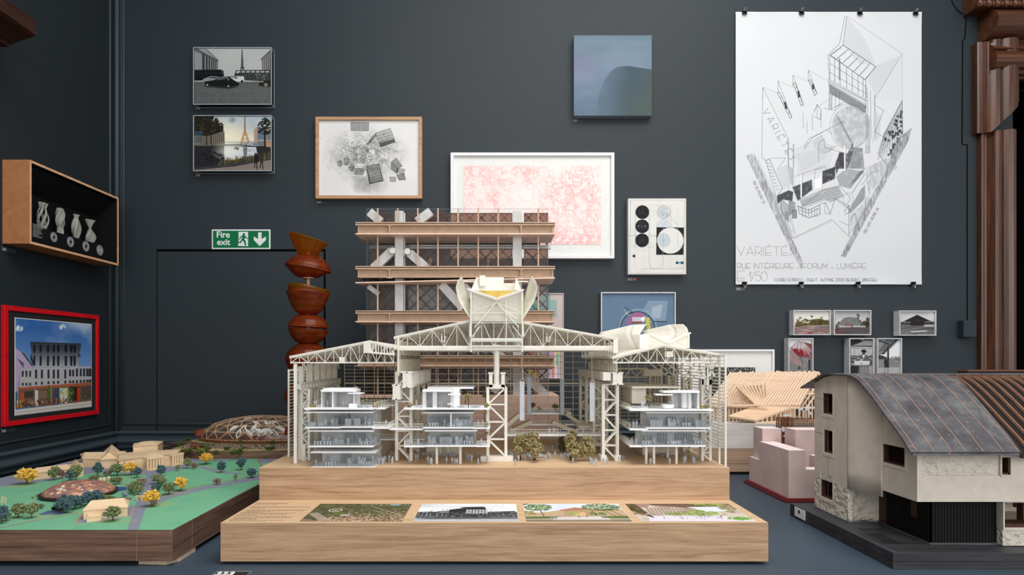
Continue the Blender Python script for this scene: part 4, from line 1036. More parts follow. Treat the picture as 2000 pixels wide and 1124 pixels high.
def flat(name, polys, mat, y, par):
    b = MB()
    for p in polys: b.prism([(SX(a), y, SZ(c)) for a, c in p], (0, -.0004, 0))
    return b.build(name, mat, par)
flat('exit_doorway', [[(266,134),(340,134),(340,246),(318,246),(262,244),(266,200)]], m_signw, ft, t)
man = [[(300,158),(316,160),(326,176),(340,182),(338,188),(322,184),(316,178),(312,192),(322,206),(326,240),(316,244),(308,212),(296,200),(286,222),(254,220),(254,213),(278,212),(290,190),(298,172),(286,178),(276,196),(270,192),(280,172)],
       [(308+9*math.cos(q), 152+9*math.sin(q)) for q in [k*math.pi/8 for k in range(16)]]]
flat('running_figure', man, m_green, ft-.0006, t)
flat('arrow', [[(419,138),(446,138),(446,190),(480,170),(480,198),(432,246),(385,198),(385,170),(419,190)]], m_signw, ft, t)

# ------------------------------------------------------------------ display box on the left wall
m_mdf = wood('box_board', (146,94,58), (164,110,72), (176,124,84), 'Y', .3, .6, .2, .5, .03)
m_mdfe = plain('box_board_edge', (206,160,122), .6, .2)
m_black = plain('box_lining', (14,14,17), .8, .15)
sN, sF = 501.0, 406.5
xw = XLW; dep = .107; xf = xw+dep
yN = -xf*0 + F*(-xf)/(CX-58); yF = F*(-xf)/(CX-231.5)
zt, zb = PZ(312, yN), PZ(476, yN)
t = thing('display_box', 'wall-mounted plywood display box with four translucent vases inside', 'display case', (xw, (yN+yF)/2, zb))
th = .0095
b = MB(); b.box(xw, xf, yN, yF, zt-th, zt); b.box(xw, xf, yN, yF, zb, zb+th); b.box(xw, xf, yN, yN+th, zb+th, zt-th); b.box(xw, xf, yF-th, yF, zb+th, zt-th); b.build('case', m_mdf, t)
e = MB(); x_ = xf; g_ = .0006
e.box(x_, x_+g_, yN, yF, zt-th, zt); e.box(x_, x_+g_, yN, yF, zb, zb+th); e.box(x_, x_+g_, yN, yN+th, zb+th, zt-th); e.box(x_, x_+g_, yF-th, yF, zb+th, zt-th); e.build('front_edge', m_mdfe, t)
MB().box(xw+.001, xw+.004, yN+th, yF-th, zb+th, zt-th).build('lining', m_black, t)
b = MB(); b.box(xw+.004, xf-.002, yN+th, yF-th, zt-th-.002, zt-th); b.box(xw+.004, xf-.002, yN+th, yF-th, zb+th, zb+th+.002); b.box(xw+.004, xf-.002, yN+th, yN+th+.002, zb+th, zt-th); b.box(xw+.004, xf-.002, yF-th-.002, yF-th, zb+th, zt-th)
b.build('inner_lining', m_black, t)
b = MB(); sh_t = zb+.085; b.box(xw+.004, xw+.075, yN+th+.002, yF-th-.002, zb+th, sh_t)
b.build('plinth_ledge', m_black, t)
b = MB(); b.prism([(xw+.004, yN+.02, zt-.02),(xw+.004, yN+.02, zt-.1),(xf-.012, yN+.02, zt-.02)], (0, yF-yN-.04, 0)); b.build('light_hood', m_black, t)
MB().face([(xf-.002,yN+th,zb+th),(xf-.002,yF-th,zb+th),(xf-.002,yF-th,zt-th),(xf-.002,yN+th,zt-th)]).build('glass', m_glass, t)
m_vase = clear('translucent_print', (205,208,200), refl=.05, rough=.3, haze=.62, hazec=(172,176,166)); m_vrib = print_white('vase_rib', (206,208,198), .4, .3)
def on_box(px, py, xx):      # point on the plane X = xx seen at px,py
    dd = F*(-xx)/(CX-px); return Vector((xx, dd, PZ(py, dd)))
VZ = [(626,440,128,120,'lobed open-cage'),(880,515,205,105,'swelling spiral'),(1115,590,300,98,'tall oval twisted'),(1320,650,380,108,'pinched figure-eight')]
xv = xw+.046
for i, (vx, vb, vt, vw, nm) in enumerate(VZ):
    p0 = on_box(vx/7.49, 380+vb/7.49, xv); p1 = on_box(vx/7.49, 380+vt/7.49, xv)
    zb_ = sh_t; H = p1.z-sh_t
    o = thing('twisted_vase', nm+' translucent printed vase in the wall box, number '.split(', number')[0]+', '+['nearest the camera','second from the near end','third from the near end','at the far end'][i], 'vase', (xv, p0.y, zb_), 'translucent vases in the display box')
    R = vw/2/7.49*p0.y/F*1.42
    b = MB()
    def env(u):
        if i == 0: return .5+.5*math.sin(min(1,u*1.25)*math.pi)**.8 if u < .8 else .5+.35*(u-.8)/.2
        if i == 1: return (.9-.9*u*1.6 if u < .28 else .45+.6*math.sin((u-.28)/.72*math.pi)**.9) if u < .98 else .55
        if i == 2: return .45+.55*math.sin(min(1,u*1.15)*math.pi)**.9 if u < .87 else .45+.35*(u-.87)/.13
        return (.95*math.sin((u/.62*.86+.14)*math.pi)**.8+.14 if u < .62 else .14+.9*(u-.62)/.38)
    lob = [5,4,4,3][i]; tw = [2.2,2.6,1.8,2.4][i]
    def fn(u, v):
        a = v*2*math.pi; r = R*max(.12, env(u))*(1+.16*math.cos(lob*(a)))
        aa = a+tw*u
        return (xv+min(.95,1)*r*math.cos(aa)*.62, p0.y+r*math.sin(aa), zb_+.0005+H*u)
    if i == 0:
        for k in range(5):
            b.grid(lambda u, v, k=k: (lambda a, r: (xv+.62*r*math.cos(a), p0.y+r*math.sin(a), zb_+.0005+H*u))(k*2*math.pi/5+tw*u+(v-.5)*(.55+.7*abs(u-.45)), R*max(.12, env(u))), 22, 4)
        b.grid(lambda u, v: fn(.8+.2*u, v), 5, 30); b.grid(lambda u, v: fn(.15*u, v), 4, 30)
    else: b.grid(fn, 28, 40)
    b.build('shell', m_vase, o, smooth=True, recalc=False, solid=.0012)
    e = MB()
    for k in range(lob):
        pts = [fn(u/24, (k/lob)) for u in range(25)]
        for p, q in zip(pts, pts[1:]): e.cyl(p, q, .0016, n=6, cap=False)
    e.build('spiral_rib', m_vrib, o, smooth=True)
m_disc = plain('grey_disc', (128,132,138), .5, .3); m_hole = m_black
xd = xw+.0765
for i, (x, y) in enumerate(((395,613),(517,648),(630,680),(732,709))):
    c = on_box(x*420/1574, 300+y*420/1574, xd); r = (36 if i else 34)*420/1574*c.y/F*1.06
    o = thing('printed_disc', ['glassy','second','third','domed fourth'][i]+' grey ring disc under its vase in the wall box', 'disc', c, 'grey plan discs in the display box')
    b = MB(); b.cyl((xd-.0012,c.y,c.z),(xd,c.y,c.z), r, n=32); b.build('disc', m_disc, o)
    b = MB()
    for q in (.72, .45):
        for k in range(24):
            a, a2 = k*math.pi/12, (k+1)*math.pi/12; b.bar((xd+.0003,c.y+r*q*math.cos(a),c.z+r*q*math.sin(a)),(xd+.0003,c.y+r*q*math.cos(a2),c.z+r*q*math.sin(a2)), .0012, .0006)
    b.build('ring_line', plain('ring_line', (176,180,184), .5), o)
    b = MB(); b.cyl((xd,c.y,c.z),(xd+.0007,c.y,c.z), r*(.3 if i < 3 else .16), n=20); b.build('centre', m_hole if i < 3 else m_edge, o)
# small printed text panel on the ledge
b = MB(); rg = random.Random(1); p0 = on_box(64, 436, xd); p1 = on_box(85, 436, xd)
for k in range(13):
    z = p0.z-.002-k*.0042
    b.box(xd, xd+.0004, p0.y, p0.y+(p1.y-p0.y)*(rg.uniform(.55,1) if k else 1.2), z-.0008, z+.0008)
b.build('caption_text', plain('caption_ink', (150,155,155), .6), t)

# ------------------------------------------------------------------ red framed photograph on the left wall
def redphoto():
    K = 330/1325.
    # rectified: u across 0..477, v 0..387
    c = Cv(0,0,477,387, .62, (70,112,178))
    def q(x, y):   # zoom crop px -> rectified
        u = (x-120)/(718-120); top = 163+(213-163)*u; bot = 930+(858-930)*u
        d0, d1 = 1/ (966-(120*.249)), 1/(966-(718*.249))
        x = 724 if x > 697 else (114 if x < 123 else x); xx = 1/(966-x*.249); uu = (xx-d0)/(d1-d0)
        return (uu*477, (y-top)/(bot-top)*387)
    G = lambda *p: [q(x, y) for x, y in p]
    c.vgrad(0,(44,92,160),200,(112,150,200)); n = c.noise(150,4,111,1.6,1); c.put((n-.42)*2.6*(c.yy<220), (206,216,230), .75)
    c.blobs(*q(150,245), 18, 8, 20, 6, [(225,230,240)], .5, 1); c.blobs(*q(490,232), 20, 8, 20, 7, [(215,224,236)], .5, 2)
    c.poly(G((120,395),(190,450),(255,540),(255,570),(160,570),(140,740),(110,745)), (176,160,190)); c.poly(G((135,480),(188,520),(182,560)), (90,84,104)); c.poly(G((160,425),(185,440),(255,535),(250,545)), (60,70,50))
    c.poly(G((160,570),(260,560),(620,545),(708,545),(708,670),(150,715)), (178,178,182)); c.poly(G((236,355),(636,365),(615,545),(262,560)), (62,66,78))
    sl = (slice(None), slice(None)); m = c.pmask(G((236,355),(636,365),(615,545),(262,560)), sl); t_ = np.clip((c.yy-q(440,400)[1])/(q(440,540)[1]-q(440,400)[1]),0,1); c.put(m*t_, (172,174,180), .95)
    c.line(*G((236,355),(636,366)), 4, (44,44,50)); c.hatch(G((160,570),(708,545),(708,670),(150,715)), 0, 6, 1, (150,150,156), .5)
    for x in (268,318,376,422,457,517,560,586):
        for y0, y1, col in ((375,430,(24,26,32)),(432,444,(60,70,100)),(460,540,(34,38,50))): c.poly(G((x-9+ (430-x)*.02,y0),(x+9,y0),(x+8,y1),(x-8,y1)), col)
    for x in (283,328,380,422,456,512,550,574,604,634,660,684,702): c.poly(G((x-8,570 if x<600 else 560),(x+8,570 if x<600 else 560),(x+8,640 if x<520 else 622),(x-8,640 if x<520 else 622)), (46,50,62)); c.poly(G((x-8,668-(x-283)*.05),(x+8,667-(x-283)*.05),(x+8,690-(x-283)*.05),(x-8,692-(x-283)*.05)), (58,58,64))
    for x in (178,207,236): c.poly(G((x-8,580),(x+8,580),(x+6,628),(x-7,628)), (48,50,60)); c.poly(G((x-8,675),(x+8,674),(x+8,698),(x-8,699)), (70,66,66))
    c.poly(G((238,435),(262,500),(258,540),(240,490)), (50,52,60)); c.poly(G((612,440),(636,455),(625,470),(612,470)), (60,62,70))
    c.poly(G((135,712),(700,670),(700,690),(140,730)), (172,92,60)); c.poly(G((140,730),(700,690),(706,820),(110,880)), (112,84,68))
    c.poly(G((110,890),(706,815),(706,858),(110,930)), (206,200,194)); c.line(*G((110,912),(706,838)), 3, (160,156,152))
    for (x0, x1, y0, y1, col) in ((190,262,745,795,(64,60,52)),(275,300,735,860,(196,204,204)),(300,370,740,800,(128,100,80)),(370,395,740,850,(90,92,60)),(420,462,720,845,(60,76,96)),(470,528,715,840,(198,206,198)),(532,620,710,820,(60,30,28)),(605,622,712,820,(196,60,36)),(640,700,705,800,(86,70,64)),(155,188,750,820,(166,84,52)),(120,150,755,850,(70,82,92))): c.poly(G((x0,y0),(x1,y0-(x1-x0)*.06),(x1,y1-(x1-x0)*.1),(x0,y1)), col)
    c.blobs(*q(385,750), 12, 26, 40, 5, [(96,112,50),(70,86,40)], .9, 3); c.blobs(*q(555,760), 22, 34, 70, 6, [(70,96,44),(110,128,60),(50,70,36)], .9, 4); c.blobs(*q(675,770), 14, 20, 30, 5, [(96,110,84),(60,80,50)], .9, 5); c.blobs(*q(500,740), 20, 18, 20, 4, [(90,140,80),(220,190,60)], .9, 6)
    rg = random.Random(4)
    for _ in range(90):
        x = rg.uniform(120,520); y = 855-(x-120)*.08+rg.uniform(-30,10); c.ell(*q(x,y), rg.uniform(2,5), rg.uniform(3,8), rg.choice([(50,44,44),(150,40,36),(190,170,150),(40,52,70),(210,150,50),(80,70,60)]), .9)
    for x in (140,275,400,470,535): c.line(*G((x,730-(x-140)*.06),(x,850-(x-140)*.09)), 2.4, (214,214,210))
    return c
dep = .016; xf = xw+dep
yN = F*(-xf)/(CX-9.5); yF = F*(-xf)/(CX-194)
zt = PZ(596, yN); zb = PZ(834.5, yN); fw = .0195
t = thing('framed_photograph', 'red-framed colour photograph of a flared building on the left wall', 'framed picture', (xw, (yN+yF)/2, zb))
b = MB(); b.box(xw, xf, yN, yF, zt-fw, zt); b.box(xw, xf, yN, yF, zb, zb+fw); b.box(xw, xf, yN, yN+fw, zb+fw, zt-fw); b.box(xw, xf, yF-fw, yF, zb+fw, zt-fw); b.build('frame', m_frame_red, t, bevel=.001)
xm = xf-.007
MB().box(xw+.002, xm, yN+fw*.6, yF-fw*.6, zb+fw*.6, zt-fw*.6).build('mount', m_mat_black, t)
a0 = F*(-xm)/(CX-29.5); a1 = F*(-xm)/(CX-178); b0, b1 = PZ(622, a0), PZ(811, a0)
bb_ = .003; MB().box(xm, xm+.0008, a0-bb_, a1+bb_, b1-bb_, b0+bb_).build('mount_bevel', m_mat_white, t)
redphoto().obj('print', m_picgloss, t, lambda u, v: (xm+.0016, a0+(a1-a0)*u, b0+(b1-b0)*v))
MB().face([(xf-.003,yN+fw,zb+fw),(xf-.003,yF-fw,zb+fw),(xf-.003,yF-fw,zt-fw),(xf-.003,yN+fw,zt-fw)]).build('glass', m_glass, t)

# ------------------------------------------------------------------ number labels
m_lab = clear('label_film', (205,210,214), refl=.03, rough=.3, haze=.10, hazec=(120,125,130))
m_lnum = plain('number_ink', (150,153,156), .7)
def wlabel(num, x, y, what, w=20, dot=False, h=6.0):
    d = DW-.0015; k = d/F
    o = thing('number_label', 'small clear number label '+num+' under '+what, 'label', P(x+w/2, y+h, d), 'exhibit number labels')
    p, q = P(x, y+h, d), P(x+w, y, d)
    MB().box(p.x, q.x, d, DW, p.z, q.z).build('label_strip', m_lab, o)
    text_mesh(num, h*k*.95, m_lnum, 'number', o, (p.x+.5*k, d-.0006, p.z+1.2*k), off=.0006, ext=.0002)
    if dot: b = MB(); c = P(x+w-3.2, y+h/2, d); b.cyl((c.x,d-.001,c.z),(c.x,d,c.z), 2.1*k, n=16); b.build('red_dot', plain('red_sticker', (226,70,40), .5), o)
wlabel('343', 382, 209, 'the street photograph'); wlabel('347', 382, 340, 'the sunset photograph'); wlabel('349', 618, 392.5, 'the charcoal drawing')
wlabel('352', 1119, 233, 'the sky canvas', 19); wlabel('355', 1225, 543, 'the circles canvas', 18, True); wlabel('358', 1437, 562, 'the large poster', 18)
def llabel(num, px, py, what):
    xx = XLW+.002; p = on_box(px, py, xx); k = p.y/F
    o = thing('number_label', 'small clear number label '+num+' under '+what, 'label', p, 'exhibit number labels')
    MB().box(XLW+.0005, xx, p.y, p.y+.075, p.z-.002, p.z+.016).build('label_strip', m_lab, o)
    text_mesh(num, .015, m_lnum, 'number', o, (xx+.0005, p.y+.002, p.z+.001), rot=(math.pi/2,0,math.pi/2), off=.0006, ext=.0002)
llabel('345', 3, 489, 'the plywood display box'); llabel('346', 2, 846, 'the red-framed photograph')
o = thing('number_label', 'clear number label 333 lying on the table in front of the oak plinth', 'label', (PX(455,1.52), 1.52, ZT), 'exhibit number labels')
y1 = .5*F/(1118-CY); x0, x1 = PX(424,y1), PX(491,y1)
MB().box(x0, x1, y1-.06, y1, ZT, ZT+.0012).build('label_strip', clear('label_film_flat', (190,195,200), refl=.05, rough=.2, haze=.1, hazec=(60,62,68)), o)
e = MB()
for p, q in (((x0,y1),(x1,y1)),((x0,y1-.06),(x0,y1)),((x1,y1-.06),(x1,y1))): e.bar((p[0],p[1],ZT+.0013),(q[0],q[1],ZT+.0013), .0012, .0005)
e.build('strip_edge', m_edge, o)
text_mesh('333', .03, m_white, 'number', o, (x0+.003, y1-.0265, ZT+.0018), rot=(0,0,0), off=.0012, ext=.0002)
# ------------------------------------------------------------------ stepped oak plinth
d0, d1, d2 = 1.559, 1.816, 2.5
ZL, ZU = ZC-.398, ZC-.3067
Xl, Xr = -.668, .667
t = thing('oak_plinth', 'stepped oak-veneered plinth under the white hall model with printed pictures on its lower step', 'plinth', (0, d0, ZT))
b = MB(); b.box(Xl, Xr, d0, d2, ZT+.0075, ZL-.0006); b.build('plinth_step', m_oak, t, bevel=.0008)
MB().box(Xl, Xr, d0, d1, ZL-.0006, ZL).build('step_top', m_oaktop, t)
MB().box(Xl, Xr, d1, d2, ZL-.0006, ZU-.0006).build('plinth_block', m_oak, t, bevel=.0008)
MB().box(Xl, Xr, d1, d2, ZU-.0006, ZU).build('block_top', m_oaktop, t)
for x in (Xl+.06, Xr-.07):
    for y in (d0+.03, d2-.08): MB().box(x-.022, x+.022, y, y+.04, ZT, ZT+.0075).build('foot', m_oak, t)
zp = ZL+.0004
def on_step(x, y): dd = .398*F/(y-CY); return PX(x, dd), dd
def aerial():
    c = Cv(0,0,251,165, 1.6, (88,86,60)); n = c.noise(30,4,201); c.put((n-.45)*3, (64,78,44), .9); n = c.noise(6,3,202); c.put((n-.5)*3, (120,124,84), .6); c.put((.42-n)*3, (44,52,34), .8)
    rg = random.Random(3)
    for _ in range(1100):
        x = rg.uniform(40,250); y = 165-abs(rg.gauss(0,46))*(.5+x/400)
        if y < 30 or y > 165: continue
        c.rect(x, y, x+rg.uniform(2,7), y+rg.uniform(1.5,4), rg.choice([(176,120,90),(150,96,70),(200,170,140),(206,196,180),(160,130,110),(120,100,90),(196,150,116)]), .9)
    for _ in range(60):
        x = rg.uniform(110,250); y = rg.uniform(2,20); c.rect(x, y, x+rg.uniform(2,8), y+1.5, (206,200,190), .8)
    c.poly([(0,95),(20,85),(70,150),(50,165)], (170,150,138), .8); c.poly([(0,165),(0,140),(30,150),(50,165)], (150,120,104), .8); c.line((150,30),(240,110), 3, (196,180,164), .7); c.line((60,25),(120,90), 1.2, (196,176,150), .7)
    c.rect(64,80,90,108, (96,104,56), .9); c.hatch([(20,40),(60,40),(60,75),(20,75)], .3, 5, 2, (52,66,36), .8); c.poly([(85,105),(108,105),(108,116),(88,116)], (186,190,196), .9); c.line((104,88),(104,112), 2, (196,186,170), .8)
    c.ell(60,64,16,15,(240,240,238),1,2.2); c.ell(60,66,9,5,(206,176,150),.9); c.poly([(190,6),(215,4),(222,14),(200,16)], (150,180,200), .9)
    return c
def bwhall():
    c = Cv(0,0,251,165, 1.6, (206,209,214)); n = c.noise(60,4,211,2,1); c.put((n-.35)*2*(c.yy<95), (234,236,238), .8); c.put((.45-n)*2*(c.yy<60), (168,172,180), .7)
    c.poly([(0,82),(30,78),(60,84),(250,80),(250,130),(0,135)], (52,54,56)); n = c.noise(6,3,212); c.put((n-.5)*3*(c.yy>118), (150,154,160), .8); c.put((.5-n)*2*(c.yy>125), (40,42,44), .7)
    c.vgrad(128, (120,124,130), 165, (196,200,208), .6)
    c.poly([(78,120),(78,60),(120,40),(170,36),(176,120)], (46,48,50)); c.poly([(50,75),(80,70),(80,78),(50,82)], (40,42,44)); c.poly([(105,34),(165,30),(168,38),(108,42)], (62,64,66))
    for i in range(26): x = 30+i*6.2; c.line((x,118),(x+random.Random(i).uniform(-3,3),60+random.Random(i+50).uniform(-8,20)), .8, (30,32,34), .9)
    for i in range(7): c.rect(122+i*8,58,128+i*8,96,(214,216,220),.8)
    for i in range(5): c.line((84,60+i*9),(176,56+i*9), 1, (32,34,36))
    for x in (5,14,24,34,52,64,190,200,212,226,240): c.line((x,118),(x,90), .9, (200,202,204)); 
    c.poly([(180,80),(245,72),(250,112),(182,114)], (60,62,64)); n = c.noise(3,2,213); c.put((n-.55)*4*((c.yy>80)&(c.yy<125)), (180,182,186), .8)
    c.poly([(0,140),(60,128),(250,134),(250,142),(40,146)], (60,62,64), .7)
    return c
def park():
    c = Cv(0,0,251,165, 1.6, (206,214,226)); n = c.noise(50,3,221,2,1); c.put((n-.4)*2, (228,230,234), .8)
    c.poly([(0,95),(60,80),(95,62),(130,45),(180,60),(250,55),(250,120),(0,120)], (186,160,128)); 
    for i in range(20): c.line((96+i*4.2,116),(104+i*4.0,60+abs(i-9)*1.2), 1.2, (140,96,66), .9)
    c.poly([(88,64),(132,38),(190,58),(240,52),(240,66),(150,62),(92,74)], (168,122,92)); c.poly([(120,84),(150,84),(150,116),(118,116)], (214,176,132), .9)
    c.poly([(0,118),(250,112),(250,165),(0,165)], (170,156,140)); c.poly([(70,130),(190,120),(210,165),(60,165)], (206,198,192)); c.poly([(0,125),(85,122),(60,140),(0,142)], (92,108,56)); c.poly([(180,122),(250,116),(250,140),(200,136)], (96,112,60)); c.poly([(0,152),(250,150),(250,165),(0,165)], (110,104,84), .8)
    G = [(86,112,60),(64,90,46),(120,142,84),(150,164,100),(50,70,38)]
    c.blobs(38,38,36,34,420,2.6,G,.8,1); c.blobs(200,36,50,36,560,2.6,G,.8,2); c.blobs(120,95,20,14,40,3.4,[(130,146,84),(160,168,100)],.8,3); c.blobs(10,90,18,20,50,4,[(110,116,66),(160,150,96)],.8,4); c.blobs(180,98,26,14,50,4,G,.8,5); c.blobs(2,6,24,6,20,4,[(70,84,50)],.8,8)
    for p, q in (((40,60),(46,122)),((198,60),(222,124)),((170,70),(176,112)),((214,50),(236,118))): c.line(p, q, 2.4, (84,68,54))
    for x, y in ((66,140),(72,142),(186,132),(192,134),(130,126),(150,124)): c.line((x,y-8),(x,y+4), 2.2, (70,66,76)); 
    c.rect(60,128,78,142,(150,150,160),.6)
    return c
def hallview():
    c = Cv(0,0,270,165, 1.6, (196,184,172)); n = c.noise(20,4,231); c.put((n-.45)*2, (150,128,110), .8)
    c.poly([(60,0),(270,0),(270,60),(180,50),(60,14)], (120,96,80)); c.hatch([(60,0),(190,0),(200,60),(70,30)], math.radians(70), 6, 2.2, (84,62,50), .9); c.poly([(22,0),(66,0),(48,40),(26,40)], (156,128,118)); c.poly([(0,0),(24,0),(36,90),(20,110),(0,60)], (96,76,60)); c.blobs(12,60,16,50,70,5,[(70,62,40),(120,96,70),(60,80,40)],.8,1)
    c.hatch([(40,40),(190,50),(170,110),(40,110)], math.radians(85), 5, 1.6, (120,92,74), .9); c.hatch([(40,40),(190,50),(170,110),(40,110)], math.radians(5), 9, 1.6, (110,84,66), .8)
    c.poly([(150,34),(230,30),(250,70),(190,80)], (206,216,224)); c.poly([(30,118),(190,112),(270,150),(270,165),(20,165)], (212,206,214)); 
    G = [(150,170,90),(176,190,110),(110,136,66),(84,112,50)]
    c.blobs(165,92,44,26,420,2.6,G,.8,2); c.blobs(100,98,20,12,40,4,G,.8,3); c.blobs(215,8,44,14,70,5,G,.85,4); c.blobs(250,50,20,40,70,5,[(150,130,110),(120,130,80),(180,160,140)],.8,5); c.blobs(240,140,30,12,60,4,[(120,160,70),(90,140,60)],.85,6)
    rg = random.Random(5)
    for _ in range(24): x = rg.uniform(60,210); y = rg.uniform(118,146); c.line((x,y-6),(x,y+2), 1.6, rg.choice([(60,56,66),(120,120,130),(150,130,120)]))
    c.poly([(24,108),(34,104),(42,130),(36,132)], (60,52,52)); c.line((90,118),(200,126), 1.4, (84,80,84))
    return c
for (xb0, xb1, xt0, fn, lb) in ((584,785,623,aerial,'colour aerial picture with a white ring'),(807,1013,820,bwhall,'grey picture of an old steel hall'),(1028,1236,1021,park,'coloured park view picture'),(1252,1478,1224,hallview,'coloured view inside the hall')):
    xa, ya = on_step(xb0, 1019.5); xb_, _ = on_step(xb1, 1019.5); _, yb_ = on_step(xb0, 985)
    fn().obj('printed_picture', m_pic, t, lambda u, v: (xa+(xb_-xa)*u, yb_+(ya-yb_)*v, zp), lb)
b = MB(); hb = MB(); rg = random.Random(12)
def textline(mb, y, x0, x1, h, bold):
    xx0, yy = on_step(x0, y); xx1, _ = on_step(x1, y); x = xx0
    while x < xx1:
        wl = rg.uniform(.004,.014)*(1.3 if bold else 1); 
        xe = min(x+wl, xx1); q = x
        while q < xe:
            l = .0011 if not bold else .0018
            mb.box(q, min(q+l, xe), yy-h/2*rg.uniform(.7,1.1), yy+h/2*rg.uniform(.6,1.1), ZL, ZL+.0003); q += l*1.5
        x = xe+.0022
for y, x0, x1 in ((984.5,500,562),(1002.5,471,515),(1007.8,462,503),(1016.5,449,503)): textline(hb, y, x0, x1, .0042, True)
for y, x0, x1 in ((986.5,496,540),(990.5,492,606),(992,491,604),(994,488,520),(997,484,600),(998.7,482,596),(1000.2,480,530),(1003.2,516,578),(1004.8,468,560),(1008.8,505,560),(1011,458,572),(1012.5,456,566),(1014,455,500),(1017.2,505,552),(1018.8,447,520)): textline(b, y, x0, x1, .0022, False)
hb.build('printed_heading', m_text, t); b.build('printed_text', m_text, t)

# ------------------------------------------------------------------ the white hall model
m_pla = print_white('white_print', (251,248,240), .3, .5)
m_pla2 = print_white('cream_print', (248,242,226), .35, .5)
m_flr = plain('white_floor', (240,241,242), .4, .3, 0, .02)
m_wallp = print_white('white_room_wall', (244,245,246), .38, .4)
m_podin = print_white('cream_panel', (251,249,238), .45, .5)
m_clearm = clear('model_glazing', (250,252,252), refl=.012, rough=.3, k=.3)
m_tiny = plain('grey_figure', (176,181,187), .5, .3)
m_furn = plain('grey_furniture', (184,190,196), .5, .3)
m_furn2 = plain('dark_grey_furniture', (172,177,183), .5, .3)
m_ban = plain('lavender_banner', (182,186,196), .5, .3, 0, .02)
m_leaf = plain('olive_foliage', (142,130,92), .9, .1, 0, .22, 160)
m_leafd = plain('dark_olive_foliage', (100,92,62), .9, .1, 0, .2, 160)
m_stem = plain('brown_stem', (84,70,56), .9, .1)

HM = thing('hall_model', 'white printed sectional model of a three-bay industrial hall with figures, on the oak plinth', 'architectural model', (0, 1.83, ZU))
bd = lambda mb, n, m=m_pla, lab=None, sm=False: mb.build(n, m, HM, label=lab, smooth=sm)

# --- gable roofs: eave/apex/eave as (x, z), front and back depth
def roof_bay(name, prof, yF_, yB_, zbot, nweb, trusses, th=.0035, front_heavy=True):
    (xa, za), (xm, zm), (xb, zb_) = prof
    b = MB()
    poly = [(xa,yF_,za),(xm,yF_,zm),(xb,yF_,zb_),(xb,yF_,zb_-th),(xm,yF_,zm-th),(xa,yF_,za-th)]
    b.prism(poly, (0, yB_-yF_, 0))
    bd(b, name)
    b = MB()                                                      # purlins under the sheet
    for (p, q, n) in (((xa,za),(xm,zm),9),((xm,zm),(xb,zb_),9)):
        for i in range(n+1):
            t_ = i/n; x = p[0]+(q[0]-p[0])*t_; z = p[1]+(q[1]-p[1])*t_-th-.0012
            b.bar((x,yF_+.004,z),(x,yB_,z), .0018, .003)
    for i in range(26):
        y = yF_+.01+(yB_-yF_-.02)*i/25
        b.bar((xa,y,za-th-.0006),(xm,y,zm-th-.0006), .0012); b.bar((xm,y,zm-th-.0006),(xb,y,zb_-th-.0006), .0012)
    bd(b, 'roof_purlins', m_pla2)
    def zr_(x): return za+(zm-za)*(x-xa)/(xm-xa) if x < xm else zm+(zb_-zm)*(x-xm)/(xb-xm)
    for k in range(trusses):
        y = yF_+.003+(yB_-yF_-.01)*k/max(1, trusses-1); w_ = .0029 if k == 0 else .002
        b = MB()
        b.bar((xa,y,za-th-.002),(xm,y,zm-th-.002), w_, w_*1.4); b.bar((xm,y,zm-th-.002),(xb,y,zb_-th-.002), w_, w_*1.4)
        b.bar((xa+.002,y,zbot),(xb-.002,y,zbot), w_*1.2, w_*1.3)
        n = nweb; xs = [xa+.004+(xb-xa-.008)*i/n for i in range(n+1)]
        for i, x in enumerate(xs):
            b.bar((x,y,zbot),(x,y,zr_(x)-th-.002), w_*.5, w_*.5)
            if i < n:
                x2 = xs[i+1]; mid = (x+x2)/2 < xm
                if (i % 2 == 0): b.bar((x,y,zbot),(x2,y,zr_(x2)-th-.002), w_*.6, w_*.6)
                else: b.bar((x,y,zr_(x)-th-.002),(x2,y,zbot), w_*.6, w_*.6)
        bd(b, 'roof_truss')
    b = MB(); y = yB_-.006                                        # slatted rear gable
    for i in range(84):
        x = xa+.004+(xb-xa-.008)*i/83; b.box(x-.0028, x+.0028, y, y+.004, zbot, zr_(x)-th)
    bd(b, 'slatted_gable', m_pla2)
    return zr_
yC = 1.93; yB = 2.47
CB = ((PX(769,yC), PZ(658,yC)), (PX(956,yC), PZ(616.5,yC)), (PX(1208,yC), PZ(661,yC)))
roof_bay('hall_roof', CB, yC, yB, ZC+.040, 18, 6)
yLf = 1.885
LB = ((PX(565,yLf), PZ(696,yLf)), (PX(721,yLf), PZ(665.5,yLf)), (PX(771,yLf), PZ(679,yLf)))
roof_bay('hall_roof', LB, yLf, yB-.02, ZC-.009, 12, 5)
yRf = 1.885
RB = ((PX(1196,yRf), PZ(697.5,yRf)), (PX(1296,yRf), PZ(673.5,yRf)), (PX(1405,yRf), PZ(691,yRf)))
roof_bay('hall_roof', RB, yRf, yB-.02, ZC-.009, 12, 5)
# horizontal ties: flanges of the centre hall (broad underside seen under the trusses)
b = MB(); b.box(CB[0][0]+.004, CB[2][0]-.004, yC-.002, yC+.012, ZC+.028, ZC+.038); bd(b, 'tie_flange')
for k in range(1, 6):
    y = yC+k*.098; MB().box(CB[0][0]+.004, CB[2][0]-.004, y, y+.008, ZC+.029, ZC+.038).build('tie_flange', m_pla2, HM)
